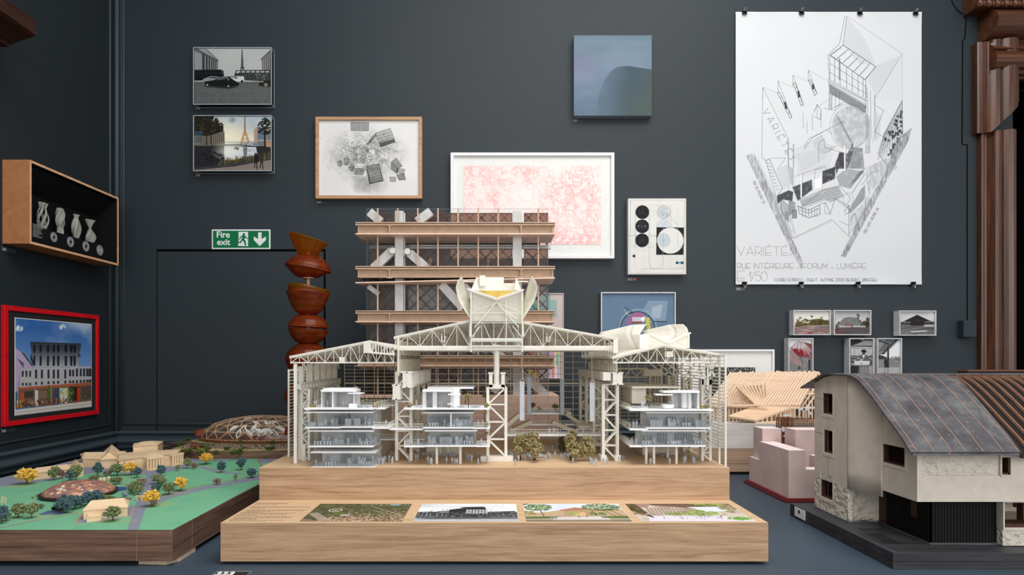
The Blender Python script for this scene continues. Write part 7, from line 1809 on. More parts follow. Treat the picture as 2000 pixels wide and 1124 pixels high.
# trees: three foliage variants per colour, copied
cols = {'y': plain('yellow_foliage', (214,172,76), .9, .1, 0, .18, 200), 'b': plain('blue_green_foliage', (74,98,102), .9, .1, 0, .2, 200), 'g': plain('sage_foliage', (112,122,84), .9, .1, 0, .2, 200), 'p': plain('mauve_foliage', (128,106,98), .9, .1, 0, .2, 200)}
CN = {'y':'yellow','b':'blue-green','g':'sage green','p':'mauve'}
rt = random.Random(33); TP = {}
def ltree(col, x, yfoot, w_px, h_px):
    p = G(x, yfoot); k = p.y/F; v = rt.randrange(3); key = (col, v)
    w_, h_ = w_px*k, h_px*k
    if key not in TP:
        b = MB(); b.foliage((0,0,.62), (.46,.46,.36), 90, .105, rt); b.foliage((.16,0,.5), (.28,.3,.24), 30, .09, rt); b.foliage((-.12,.1,.75), (.26,.26,.22), 30, .09, rt)
        o = b.build('tree', cols[col], None); o.parent = LM; TP[key] = o
        s_ = MB(); s_.cyl((0,0,0),(0.02,0,.45), .035, .02, n=6); s_.bar((0.01,0,.3),(.2,.05,.5), .02); s_.bar((0.01,0,.25),(-.2,-.05,.48), .02); s_.build('trunk', m_stem, None).parent = o
        WPOS[o.name] = p; o.location = p-WPOS[LM.name]
    else: o = dup(TP[key], LM, p)
    o.rotation_euler = (0,0,rt.uniform(0,6.28)); o.scale = (w_*1.06, w_*1.06, h_*1.04); o['label'] = CN[col]+' model tree'
TL = [('y',52,947,38,30),('g',106,939,22,26),('p',120,936,15,17),('g',148,940,26,30),('b',137,942,16,24),('b',191,931,19,26),('p',210,931,17,11),('g',229,930,26,23),('y',256,929,26,24),('b',268,934,17,20),('g',186,941,24,11),('g',223,948,16,15),('g',232,946,14,14),('p',276,950,20,15),('g',266,960,24,20),('g',258,965,22,20),('g',270,968,20,18),('b',314,931,18,22),('g',308,946,24,17),('b',306,962,20,16),('g',329,967,24,22),('b',337,955,12,12),('y',353,960,26,27),('g',318,948,14,14),('y',297,990,30,32),('p',301,991,14,17),
      ('g',347,921,9,12),('g',366,916,15,20),('p',379,917,13,12),('y',402,908,25,22),('b',433,924,17,22),('b',471,919,19,24),('b',491,934,19,18),('p',425,947,16,12),('g',460,939,8,12),
      ('g',36,1012,26,27),('g',62,1013,25,29),('b',4,1024,24,34),('g',13,1018,18,16),('g',-8,1022,24,20),('g',80,994,12,9),
      ('b',118,1000,24,25),('b',131,1003,26,28),('b',146,996,24,27),('b',124,990,22,22),('b',158,993,22,24),('b',172,988,24,26),('b',190,986,24,27),('b',182,982,20,22),('g',202,984,16,17),('b',138,988,20,20),('g',212,982,16,14),('g',220,979,10,9),('g',220,1019,30,28),
      ('g',128,948,14,7),('g',152,946,12,8),('g',64,975,5,4),('g',73,971,6,4),('g',78,968,5,3),('g',104,958,6,4),('g',140,938,10,14)]
for a in TL: ltree(*a)
# limewood buildings
def house(pts, h, ridge, nm='pale_wood_building', roof_h=.02, hip=.3, extra=None):
    """pts: four ground px corners (front-left, front-right, back-right, back-left)"""
    q = [G(*p) for p in pts]; b = MB(); up = Vector((0,0,h)); b.prism(q, up)
    o = b.build(nm, m_lime, LM)
    t_ = [p+up+ (p-sum(q, Vector())/4)*.05 for p in q]; r = Vector((0,0,roof_h)); b = MB()
    if ridge == 'x': m0 = (t_[0]+t_[3])/2; m1 = (t_[1]+t_[2])/2
    else: m0 = (t_[0]+t_[1])/2; m1 = (t_[3]+t_[2])/2
    a0 = m0+(m1-m0)*hip+r; a1 = m1+(m0-m1)*hip+r
    if ridge == 'x':
        b.face([t_[0],t_[1],a1,a0]); b.face([t_[2],t_[3],a0,a1]); b.face([t_[1],t_[2],a1]); b.face([t_[3],t_[0],a0])
    else:
        b.face([t_[0],t_[1],a0]); b.face([t_[1],t_[2],a1,a0]); b.face([t_[2],t_[3],a1]); b.face([t_[3],t_[0],a0,a1])
    b.face(list(reversed(t_)))
    b.build('roof', m_lime, o, origin=WPOS[LM.name]).location = (0,0,0); return o
house([(163,1016),(249,1009),(251,996),(176,1003)], .024, 'x', roof_h=.017, hip=.12)
house([(169,1021),(198,1017),(196,1011),(172,1014)], .011, 'x', roof_h=.004, hip=.1)
house([(66,938),(140,929),(134,921),(64,930)], .022, 'x', roof_h=.012, hip=.1); house([(138,935),(163,931),(158,921),(136,925)], .026, 'y', roof_h=.022, hip=.05)
house([(122,927),(164,921),(160,912),(118,917)], .015, 'x', roof_h=.008)
house([(162,913),(230,914),(228,900),(158,903)], .032, 'x', roof_h=.016, hip=.1); house([(196,916),(230,914),(232,896),(204,898)], .034, 'y', roof_h=.026, hip=.02); house([(226,911),(247,908),(246,896),(212,896)], .03, 'x', roof_h=.012, hip=.2)
o = house([(232,924),(343,909),(352,899),(236,908)], .045, 'x', roof_h=.004, hip=.02)
house([(260,905),(308,900),(318,892),(262,897)], .064, 'x', roof_h=.012, hip=.35)
def portico(xa, xb_, ya, yb_, ncol, h, gable, out=.02):
    p, q = G(xa,ya), G(xb_,yb_); n_ = Vector((q.y-p.y, -(q.x-p.x), 0)).normalized()*out
    b = MB(); up = Vector((0,0,h))
    for i in range(ncol):
        c = p+(q-p)*((i+.5)/ncol)+n_*.8; b.cyl(c, c+up, .0045, .004, n=10)
    b.prism([p+up, q+up, q+n_+up, p+n_+up], (0,0,.007)); b.prism([p, q, q+n_*1.35, p+n_*1.35], (0,0,.004))
    if gable: m_ = (p+q)/2+up+Vector((0,0,.022)); z7 = up+Vector((0,0,.007)); b.prism([p+z7, q+z7, m_+Vector((0,0,.0))], n_)
    b.build('portico', m_lime, LM)
portico(280, 314, 919, 914, 6, .04, True, .024); portico(331, 354, 911, 906.5, 5, .038, False, .014); portico(243, 262, 923, 920.5, 5, .034, False, .008)
# garden arch and small pale things
b = MB(); p = G(268,979)
for dx in (0, .012): b.box(p.x+dx-.003, p.x+dx+.003, p.y, p.y+.006, zG, zG+.012)
b.box(p.x-.006, p.x+.018, p.y-.001, p.y+.007, zG+.012, zG+.015); b.build('garden_gate', m_lime, LM)
for x, y in ((196,943),(203,942),(212,940)):
    b = MB(); p = G(x,y); b.ball((p.x,p.y,p.z+.006), (.008,.006,.011), 8, 6); b.build('pale_boulder', plain('pale_stone', (196,184,150), .8), LM)
b = MB(); p = G(244,972); b.ball((p.x,p.y,p.z+.01), (.009,.009,.006), 12, 8); b.cyl(p, p+Vector((0,0,.006)), .003, n=8); b.build('glass_pavilion', plain('blue_grey_pavilion', (110,124,140), .3, .5), LM)
b = MB(); rg = random.Random(9)
for _ in range(60):
    p = G(rg.uniform(228,256), rg.uniform(975,982)); b.ball(p+Vector((0,0,.002)), .003, 6, 4)
b.build('mauve_groundcover', cols['p'], LM)
for x, y in ((3,985),(8,984),(11,986),(5,983)):
    b = MB(); p = G(x,y); b.bar(p, p+Vector((.001,0,.02)), .0014); b.build('pale_reed', m_lime, LM)
# copper dome in its ring
c = G(155,967); rx, ry = 64*c.y/F, .10
m, nt, out = new_mat('copper_dome'); b_ = principled(nt, out, .45, .4, .15); co = coords(nt); vo = N(nt, 'ShaderNodeTexVoronoi'); vo.inputs['Scale'].default_value = 62; L(nt, co, vo.inputs['Vector']); L(nt, ramp(nt, vo.outputs['Distance'], [(.05,(220,168,128)),(.4,(182,130,104)),(.75,(138,106,106))]), b_.inputs['Base Color']); m_cop = m
b = MB(); hd = .037
b.grid(lambda u, v: (c.x+rx*.97*math.sin(u*math.pi/2)*math.cos(v*6.2832), c.y+ry*.97*math.sin(u*math.pi/2)*math.sin(v*6.2832), zG+.0065+hd*math.cos(u*math.pi/2)**1.0*(.85+.15*math.cos(u*math.pi/2))), 18, 48); b.build('copper_dome', m_cop, LM, smooth=True)
b = MB(); b.grid(lambda u, v: (c.x+rx*(1+.03*u)*math.cos(v*6.2832), c.y+ry*(1+.03*u)*math.sin(v*6.2832), zG+.002+.008*u), 1, 56); b.grid(lambda u, v: (c.x+rx*(.9+.13*u)*math.cos(v*6.2832), c.y+ry*(.9+.13*u)*math.sin(v*6.2832), zG+.0098), 1, 56); b.build('dark_ring', plain('dark_ring', (56,40,36), .6), LM, solid=.0012)
m_bright = plain('white_petal', (236,236,236), .4); rg = random.Random(4)
for _ in range(20):
    u = rg.uniform(.3,.8); v = rg.uniform(4.3,5.9); a = (c.x+rx*.95*math.sin(u*1.57)*math.cos(v), c.y+ry*.95*math.sin(u*1.57)*math.sin(v), zG+.0068+hd*math.cos(u*1.57)*(.85+.15*math.cos(u*1.57)))
    MB().ball(a, (.005,.003,.0016), 6, 4).build('white_petal', m_bright, LM)
b = MB(); p = G(102,998); b.box(p.x-.002, p.x+.03, p.y, p.y+.01, zG, zG+.009); b.build('tunnel_mouth', plain('black_opening', (20,16,14), .9), LM)

# ------------------------------------------------------------------ large dome model on an oval walnut base
zD = ZC-.385; dD = 2.9
DM = thing('dome_model', 'clear ribbed dome model with white petals on an oval walnut base', 'architectural model', (PX(505,dD), dD, ZT))
ox, oy = -1.062, 2.9; ax_, ay_ = .462, .235
def oval(r, n=72, sx=1.0, cy=oy, cx=ox): return [(cx+ax_*r*sx*math.cos(2*math.pi*k/n), cy+ay_*r*math.sin(2*math.pi*k/n), 0) for k in range(n)]
b = MB(); b.prism([(x,y,ZT+.0005) for x, y, _ in oval(1)], (0,0,zD-ZT-.0005)); b.build('walnut_base', m_walnut, DM)
def dmap():
    c = Cv(-1.02,-1.02,1.02,1.02, 150, (112,84,70)); n = c.noise(.25,4,401); n2 = c.noise(.06,3,402)
    c.put((n2-.4)*2, (134,104,88), .6)
    c.ell(0,0,.99,.99,(120,92,78),1); sl = c.yy > -.2
    c.poly([(-1,.5),(-.8,.2),(-.62,.35),(-.5,.75),(-.75,.85)], (44,42,42), .95); c.poly([(-.98,.1),(-.95,-.2),(-.72,-.1),(-.7,.3)], (48,46,46), .95)
    rr = np.hypot(c.xx, c.yy); band = (rr > .62)*(rr < .93)*(c.yy > -.5)*(c.xx > -.72)
    c.put(band*1.0, (150,150,84), .9); c.put(band*(n2-.35)*2, (112,124,60), .8); c.put(band*np.clip((n-.5)*5,0,1), (206,176,150), .9)
    c.put((rr < .62)*1., (140,112,98), 1); c.put((rr > .56)*(rr < .6)*(n > .4)*1., (150,150,90), .9)
    return c
dmap().obj('painted_ground', painted('dome_ground_paint', .8, .1), DM, lambda u, v: (ox+ax_*.985*(u*2.04-1.02)*1, oy+ay_*.985*(1.02-v*2.04), zD+.0006)) if False else None
cvd = dmap(); n = 60; b = None
ob = cvd.obj('painted_ground', painted('dome_ground_paint', .8, .1), DM, lambda u, v: (ox+ax_*(u*2.04-1.02), oy-ay_*(v*2.04-1.02), zD+.0008))
bm = bmesh.new(); bm.from_mesh(ob.data); off = WPOS[DM.name]
kill = [v for v in bm.verts if ((v.co.x+off.x-ox)/ax_)**2+((v.co.y+off.y-oy)/ay_)**2 > .98]; bmesh.ops.delete(bm, geom=kill, context='VERTS'); bm.to_mesh(ob.data); bm.free()
m, nt, out = new_mat('rubble_stone'); b_ = principled(nt, out, .85, .15); co = coords(nt); vo = N(nt, 'ShaderNodeTexVoronoi'); vo.inputs['Scale'].default_value = 190; L(nt, co, vo.inputs['Vector']); L(nt, ramp(nt, vo.outputs['Distance'], [(.0,(178,162,148)),(.45,(146,130,118)),(.8,(70,58,52))]), b_.inputs['Base Color']); bump(nt, b_, vo.outputs['Distance'], .6, .002); m_stone = m
kx = .305; ky = .145; cxd, cyd = PX(512, 2.86), 2.9
def ring(name, mat, r0, r1, z0, z1, n=80):
    b = MB(); b.grid(lambda u, v: (cxd+kx*(r0+(r1-r0)*u)*math.cos(v*6.2832), cyd+ky*(r0+(r1-r0)*u)*math.sin(v*6.2832), z0+(z1-z0)*u), 3, n); return b.build(name, mat, DM)
ring('stone_wall', m_stone, 1.06, 1.06, zD, zD+.021); ring('wall_coping', m_tan, 1.07, .9, zD+.021, zD+.0205)
ring('grass_ring', plain('grass_ring', (140,142,88), .9, .1, 0, .25, 120), 1.04, .93, zD+.0215, zD+.0215)
m_rust = plain('rust_metal', (122,66,46), .7, .3, 0, .15, 60)
b = MB(); zR = zD+.022
for k in range(64):
    a, a2 = k*math.pi/32, (k+1)*math.pi/32; p = lambda q, z: (cxd+kx*.97*math.cos(q), cyd+ky*.97*math.sin(q), z)
    b.bar(p(a,zR),p(a,zR+.019), .002); b.bar(p(a,zR+.018),p(a2,zR+.018), .002); b.bar(p(a,zR+.006),p(a2,zR+.006), .0016)
b.build('rust_balustrade', m_rust, DM); ring('inner_drum', m_rust, .9, .9, zR, zR+.014)
b = MB(); b.cyl((cxd,cyd,zR+.001),(cxd,cyd,zR+.02), .1, n=40); b.build('red_floor', plain('red_interior', (140,40,44), .7), DM)
b = MB(); b.grid(lambda u, v: (cxd-kx*.98+.03*math.cos(v*6.28)+.0, cyd+.03+.05*math.sin(v*6.28), zR+.02+.022*u), 2, 20); b.build('rust_drum', m_rust, DM)
Hd = .098; zD0 = zR+.012
def dome(u, v):      # u 0 rim..1 top
    a = (1-u)*math.pi/2; return Vector((cxd+kx*.93*math.sin(a)*math.cos(v*6.2832), cyd+ky*.93*math.sin(a)*math.sin(v*6.2832), zD0+Hd*math.cos(a)**.9))
b = MB(); b.grid(dome, 16, 60); b.build('clear_shell', clear('dome_shell', (240,236,232), refl=.03, rough=.12, haze=.07, hazec=(210,196,184)), DM, smooth=True)
nr, nk = 5, 20; us = [0,.2,.4,.6,.8]; rows = []
for i, u in enumerate(us): m_ = nk if i < 3 else (14 if i == 3 else 7); rows.append([dome(u, (k+.5*(i%2))/m_) for k in range(m_)])
rows.append([dome(1, 0)]); b = MB()
for i in range(len(rows)-1):
    A_, B_ = rows[i], rows[i+1]
    for k in range(len(A_)):
        b.bar(A_[k], A_[(k+1)%len(A_)], .0042)
        ds = sorted(B_, key=lambda p: (p-A_[k]).length)[:2]
        for p in ds: b.bar(A_[k], p, .0042)
b.build('timber_ribs', wood('dome_timber', (168,132,100),(186,152,120),(200,168,136),'X',2,.6), DM)
rg = random.Random(6); 
PET = [(485,820,.1),(474,839,.8),(503,829,-.6),(495,838,1.0),(523,830,-.9),(532,832,-1.0),(518,841,.2),(540,829,-.6),(549,838,-.3),(498,846,.5),(508,843,-.5),(512,848,.3),(523,846,.1),(486,846,-.9),(466,848,1.2),(535,845,-.5),(456,838,.6)]
for x, y, r in PET:
    p = P(x,y,2.785); t_ = (PX(x,2.785)-cxd)/kx; 
    e_ = max(.0, 1-t_*t_-((p.z-zD0)/Hd)**2); p.y = cyd-ky*.95*math.sqrt(e_); k = p.y/F
    o = Vector(((x-CX)*k, p.y, PZ(y,p.y))); a = Vector((math.cos(r), 0, math.sin(r)))*12*k; s_ = Vector((-math.sin(r), -.25, math.cos(r)))*4*k
    b = MB(); pts = [o-a, o-a*.3+s_, o+a*.4+s_*.9, o+a, o+a*.3-s_, o-a*.4-s_*.9]; inn = [o+(q-o)*.55 for q in pts]
    for i in range(6): b.face([pts[i], pts[(i+1)%6], inn[(i+1)%6], inn[i]])
    if rg.random() < .5: b.face(inn)
    b.build('white_petal', m_bright, DM)
m_bush = plain('dark_bush', (70,84,36), .9, .1, 0, .25, 150)
for x, y, w_ in ((405,877,14),(412,873,10),(400,883,16),(390,884,10),(422,886,10),(411,873,12),(443,878,10),(454,886,8),(460,884,7),(468,882,9),(525,878,12),(533,877,8),(545,874,8),(555,872,9),(350,868,8),(360,863,8),(366,858,7),(470,860,9),(533,861,9),(362,883,8),(370,881,8),(396,874,7)):
    d_ = .385*F/(y+2-CY) if y > 864 or x < 380 else 2.765; z = zD if y > 864 or x < 380 else zD+.0215
    d_ = min(d_, 3.05); o = Vector((PX(x,d_), d_, z+.006)); k = d_/F; b = MB(); b.foliage(o, (w_*.5*k, w_*.35*k, .008), 26, .0055, rt); b.build('bush', m_bush, DM)
b = MB(); d_ = 2.68; p = P(370,866,2.75); b.grid(lambda u, v: p+Vector((.04*u+.02*v, -.03*v, -.012*u*u-.006*v)), 4, 4); b.build('rust_canopy', m_rust, DM, solid=.003)
b = MB(); b.box(p.x-.03, p.x+.03, p.y, p.y+.004, zD, zD+.016); b.build('stone_portal', m_stone, DM)
# ------------------------------------------------------------------ large white house model (right)
m_blk = wood('black_stained_base', (36,36,39), (50,50,53), (66,66,69), 'X', .8, .5, .3, 1.0, .05)
m_blktop = plain('black_base_top', (58,60,64), .5, .35, 0, .06, 20)
m_stucco = plain('smooth_render', (206,196,184), .8, .15, 0, .03, 30, .25, 260, .0015)
m_rough = plain('rough_render', (212,204,192), .85, .12, 0, .04, 30, 1.0, 60, .02)
m_charred = plain('charred_timber', (13,13,14), .7, .25, 0, .2, 100)
m_wbrown = wood('brown_window_timber', (44,26,18), (66,40,28), (84,52,38), 'Z', 2, .5)
m_void = plain('window_void', (26,16,12), .8, .1)
m_pav = plain('grey_paving', (84,87,92), .6, .25, 0, .06, 60)
m, nt, out = new_mat('patinated_copper'); b_ = principled(nt, out, .42, .45, .35); co = coords(nt); no = N(nt, 'ShaderNodeTexNoise'); no.inputs['Scale'].default_value = 16; no.inputs['Detail'].default_value = 9; no.inputs['Roughness'].default_value = .7; L(nt, co, no.inputs['Vector'])
n2 = N(nt, 'ShaderNodeTexNoise'); n2.inputs['Scale'].default_value = 70; n2.inputs['Detail'].default_value = 6; L(nt, co, n2.inputs['Vector'])
r1 = ramp(nt, no.outputs[0], [(.3,(62,58,60)),(.5,(86,85,90)),(.62,(106,107,108)),(.75,(128,130,122))]); r2 = ramp(nt, n2.outputs[0], [(.64,(0,0,0)),(.72,(255,255,255))]); mx = N(nt, 'ShaderNodeMixRGB'); L(nt, r2, mx.inputs[0]); L(nt, r1, mx.inputs[1]); mx.inputs[2].default_value = (*lin((138,112,104)),1); L(nt, mx.outputs[0], b_.inputs['Base Color']); bump(nt, b_, n2.outputs[0], .08, .001); m_copper = m
m_seam = plain('bright_copper_seam', (176,138,120), .45, .4, .2)
HX = thing('house_model', 'large white rendered house model with patinated copper roof on a black base', 'architectural model', (1.1, 1.53, ZT))
hb_ = lambda mb, n, m, **k: mb.build(n, m, HX, **k)
XE = 1.75
zB = ZC-.461
# base in two courses
b = MB(); b.box(.949, XE, 1.524, 2.055, ZT+.0005, ZT+.0185); b.box(.949, XE, 1.524, 2.055, ZT+.0195, zB-.0008); hb_(b, 'black_base', m_blk)
hb_(MB().box(.951, XE, 1.526, 2.053, ZT+.0185, ZT+.0195), 'base_joint', m_dark); hb_(MB().box(.949, XE, 1.524, 2.055, zB-.0008, zB), 'base_top', m_blktop)
b = MB()
for i in range(22): y = 1.531+i*.0075; b.box(.965+max(0,(y-1.56))*.0, 1.02+.0*i if y > 1.6 else 1.16+(1.6-y)*.9, y, y+.0042, zB, zB+.0009)
for i in range(20): y = 1.6+i*.0075; b.box(.975+i*.0008, 1.07-i*.0005, y, y+.0042, zB, zB+.0009)
hb_(b, 'paving_grooves', m_blk)
XW = 1.0      # left wall plane
dA_, dBk = 1.811, 2.0
zEaveL = ZC-.0906
def zr(dd): return ZC-.042-(.0486*(dd-1.93)/.12 if dd > 1.93 else 0)
# --- left gable wall with three window openings and a curved junction to the front range
wins = [((1607,770,1626.5,811)),((1609,843,1626.5,888)),((1603,932,1626.5,979))]
rects = []
for x0_, y0_, x1_, y1_ in wins:
    da, db = F*XW/(x1_-CX), F*XW/(x0_-CX); rects.append((da, db, ZC-(y1_-CY)*XW/(x1_-CX), ZC-(y0_-CY)*XW/(x1_-CX)))
zspl = ZC-(955-CY)*dA_/F     # top of the rough plinth zone
prof = [(2.062,ZC-.091),(1.99,ZC-.066),(1.93,ZC-.0455),(1.895,ZC-.0425)]+[(d, ZC-z) for d, z in ((1.80,.0430),(1.772,.0448),(1.745,.0525),(1.723,.0634),(1.68,.0922),(1.637,.1244),(1.597,.1546),(1.551,.1886),(1.515,.2206))]
def rz(d):
    for (da, za), (db, zb_) in zip(prof, prof[1:]):
        if db <= d <= da: return za+(zb_-za)*(da-d)/(da-db)
    return prof[-1][1]
def gable_top(d): return rz(d)-.004
def wall_with_holes(b, d0_, d1_, zlo, ztop, holes):
    ds = sorted(set([d0_, d1_]+[h[0] for h in holes]+[h[1] for h in holes])); ds = [d for d in ds if d0_-1e-9 <= d <= d1_+1e-9]
    for p, q in zip(ds, ds[1:]):
        m_ = (p+q)/2; hs = sorted([(h[2],h[3]) for h in holes if h[0] < m_ < h[1]]); z = zlo
        for lo, hi in hs:
            if lo > z: b.box(XW, XW+.012, p, q, z, lo)
            z = max(z, hi)
        b.prism([(XW,p,z),(XW,q,z),(XW,q,ztop(q)),(XW,p,ztop(p))], (.012,0,0))
b = MB(); wall_with_holes(b, 1.811, 2.0, zspl, gable_top, rects); hb_(b, 'gable_wall', m_stucco)
b = MB(); wall_with_holes(b, 1.811, 2.0, zB+.001, lambda d: zspl, [rects[2]] if rects[2][2] < zspl else []); hb_(b, 'rough_wall', m_rough)
for da, db, z0, z1 in rects:
    b = MB(); b.box(XW+.014, XW+.03, da-.004, db+.004, z0-.004, z1+.004); o = hb_(b, 'window', m_void)
    b = MB(); b.box(XW+.002, XW+.02, da, da+.005, z0, z1); b.box(XW+.002, XW+.02, db-.005, db, z0, z1); b.box(XW+.002, XW+.02, da, db, z0, z0+.004); b.box(XW+.002, XW+.02, da, db, z1-.003, z1); b.build('window_lining', m_wbrown, o, origin=WPOS[HX.name]).location = (0,0,0)
    b = MB(); b.box(XW-.0012, XW, da-.006, db+.008, z0-.011, z0-.001); b.box(XW-.0012, XW, da-.006, da, z0, z1+.004); b.box(XW-.0012, XW, db, db+.005, z0, z1+.004); b.build('window_surround', m_stucco, o, origin=WPOS[HX.name]).location = (0,0,0)
# joint lines
b = MB(); b.box(XW-.0006, XW, 1.919, 1.9196, zB+.02, gable_top(1.919)); 
for y_ in (822, 928): b.box(XW-.0006, XW, 1.9196, 2.0, ZC-(y_-CY)*.0008*1.93/1.544*1.0, ZC-(y_-CY)*.0008*1.93/1.544*1.0+.0006)
hb_(b, 'wall_joint', plain('joint_line', (120,112,104), .8))
# curved wall sweeping out to the front range
def curve(u): return (XW+.030*(math.sin(u*math.pi/2))**1.6, dA_-(dA_-1.70)*u)
XS = XW+.030
ztopc = ZC-.05
def rooft(d): return rz(d)-.002
b = MB(); b.grid(lambda u, v: (curve(u)[0], curve(u)[1], (zspl-(.006+.0)*math.sin(u*math.pi)*0-(.022)*u*0)*(1-v)+v*(rooft(curve(u)[1])-.004)), 20, 6); hb_(b, 'curved_wall', m_stucco, smooth=True, solid=.004)
# rough curved ground-floor wall turning to face the front
b = MB(); b.grid(lambda u, v: (XW+.098*u, dA_+.012*math.sin(u*math.pi)-.004*u, zB+.001+v*(zspl+.004-zB)), 14, 8); hb_(b, 'rough_curved_wall', m_rough, smooth=True, solid=.004)
b = MB(); b.box(XW-.002, XW+.1, dA_-.004, dA_, zB, zB+.003); b.box(XW-.003, XW, dA_, 2.0, zB, zB+.003); hb_(b, 'base_strip', m_pav)
# front range: overhanging upper storey
dF_ = 1.56; zlo = ZC-(981-CY)*dF_/F; zmid = ZC-(930-CY)*dF_/F; zup = ZC-(886-CY)*dF_/F
# side band (window in it)
wd0, wd1 = F*XS/(1767.5-CX), F*XS/(1724-CX); wz0, wz1 = ZC-(914-CY)*XS/(1767.5-CX), ZC-(867-CY)*XS/(1724-CX)*1.0
b = MB(); b.box(XS, XS+.012, dF_, 1.70, zlo, wz0); b.box(XS, XS+.012, dF_, wd0, wz0, wz1); b.box(XS, XS+.012, wd1, 1.70, wz0, wz1) if wd1 < 1.70 else None
b.prism([(XS,dF_,wz1),(XS,1.70,wz1),(XS,1.70,rooft(1.70)-.004),(XS,dF_,max(wz1+.002, rooft(dF_)-.004))], (.012,0,0)); hb_(b, 'house_wall', m_stucco)
b = MB(); b.box(XS+.014, XS+.03, wd0-.004, wd1+.004, wz0-.004, wz1+.004); o = hb_(b, 'window', m_void); b = MB(); b.box(XS+.002, XS+.02, wd0, wd1, wz0, wz0+.004); b.box(XS+.002, XS+.02, wd1-.006, wd1, wz0, wz1); b.box(XS+.002, XS+.02, wd0, wd0+.003, wz0, wz1); b.build('window_lining', m_wbrown, o, origin=WPOS[HX.name]).location = (0,0,0)
b = MB(); b.box(XS-.0012, XS, wd0-.006, wd1, wz0-.009, wz0-.001); b.box(XS-.0012, XS, wd0-.006, wd0, wz0, wz1+.004); b.build('window_surround', m_stucco, o, origin=WPOS[HX.name]).location = (0,0,0)
# front wall
xw0, xw1 = PX(1956,dF_), PX(1975,dF_)
zw0, zw1 = PZ(928,dF_), PZ(894,dF_)
b = MB(); b.box(XS+.0122, XE, dF_, dF_+.03, zlo, zmid); hb_(b, 'wall_band', m_stucco)
b = MB(); b.box(XS+.0122, xw0-.003, dF_+.004, dF_+.03, zmid, zup+.01); hb_(b, 'rough_wall', m_rough)
b = MB(); b.box(xw0-.003, XE, dF_+.001, dF_+.03, zmid, zw0); b.box(xw0-.003, xw0+.001, dF_-.001, dF_+.03, zw0, zw1); b.box(xw1, XE, dF_+.001, dF_+.03, zw0, zup+.01); b.box(xw0-.003, xw1+.002, dF_-.001, dF_+.03, zw1, zup+.01); b.box(xw0-.002, xw1+.004, dF_-.002, dF_, zw0-.006, zw0-.0005); hb_(b, 'house_wall', m_stucco)
b = MB(); b.box(xw0, xw1, dF_+.02, dF_+.032, zw0, zw1); o = hb_(b, 'window', m_void); b = MB(); b.box(xw0+.001, xw1, dF_+.004, dF_+.02, zw0, zw0+.004); b.box(xw1-.004, xw1, dF_+.004, dF_+.02, zw0, zw1); b.build('window_lining', m_wbrown, o, origin=WPOS[HX.name]).location = (0,0,0)
hb_(MB().box(XS+.0124, XE, dF_+.031, 2.0, zlo, zlo+.006), 'soffit', m_stucco)
# black boarded ground floor, door, slit window
xk0, xk1 = 1.087, PX(1952,1.605); dk = 1.597
b = MB(); b.box(xk0, xk1, dk, dk+.01, zB+.006, zlo); b.box(xk0, xk0+.01, dk, 1.775, zB+.006, zlo)
n = 22
for i in range(n): x = xk0+.004+(xk1-xk0-.006)*i/n; b.box(x, x+(xk1-xk0)/n*.6, dk-.0016, dk, zB+.006, zlo)
for i in range(24): y = dk+.004+.17*i/24; b.box(xk0-.0016, xk0, y, y+.0042, zB+.006, zlo)
hb_(b, 'charred_cladding', m_charred)
hb_(MB().box(xk0-.004, xk1, dk-.005, dk+.004, zB, zB+.004).box(xk0-.005, xk0, dk, 1.8, zB, zB+.004), 'base_strip', m_pav)
hb_(MB().box(xk0-.001, xk0+.008, 1.777, 1.808, zB+.004, zlo+.02), 'door', m_wbrown)
ds0, ds1 = F*xk0/(1792-CX), F*xk0/(1780.5-CX); b = MB(); zs1, zs0 = ZC-(982-CY)*ds0/F, ZC-(1012-CY)*ds0/F; b.box(xk0-.0022, xk0-.001, ds0, ds1, zs0, zs1); hb_(b, 'window', m_wbrown)
# right-hand ground floor with wide opening and brown sill
xo = PX(1956, 1.58); b = MB(); b.box(xo+.0004, XE, 1.577, 1.605, zB+.002, PZ(1034,1.577)); hb_(b, 'rough_wall', m_rough)
b = MB(); b.box(xo, XE, 1.574, 1.64, PZ(1036,1.577), PZ(1031,1.577)); b.box(xo-.0005, xo+.003, 1.5735, 1.62, PZ(1031,1.577), zlo-.0005); hb_(b, 'window_sill', m_stucco)
hb_(MB().box(xo, XE, 1.578, 1.62, PZ(1031,1.577), PZ(1024,1.577)), 'timber_sill', m_wbrown)
b = MB(); zt_o = PZ(982,1.577); b.box(xo+.003, XE, 1.574, 1.58, zt_o, PZ(966,1.577)); hb_(b, 'lintel', m_stucco)
b = MB(); b.box(xo+.004, XE, 1.621, 1.95, PZ(1027,1.6)-.004, PZ(1027,1.6)); b.box(xo+.004, XE, 1.75, 1.76, zB, zlo); hb_(b, 'room_inside', m_stucco); hb_(MB().box(PX(1998,1.62), PX(2006,1.62), 1.62, 1.64, zB+.05, zlo), 'door', m_wbrown); hb_(MB().box(PX(1984,1.7), PX(2010,1.7), 1.7, 1.71, PZ(992,1.7), PZ(978,1.7)), 'timber_panel', m_wbrown)
# --- copper roof: curved slope from ridge to eave, extruded along the ridge
xr0 = .985
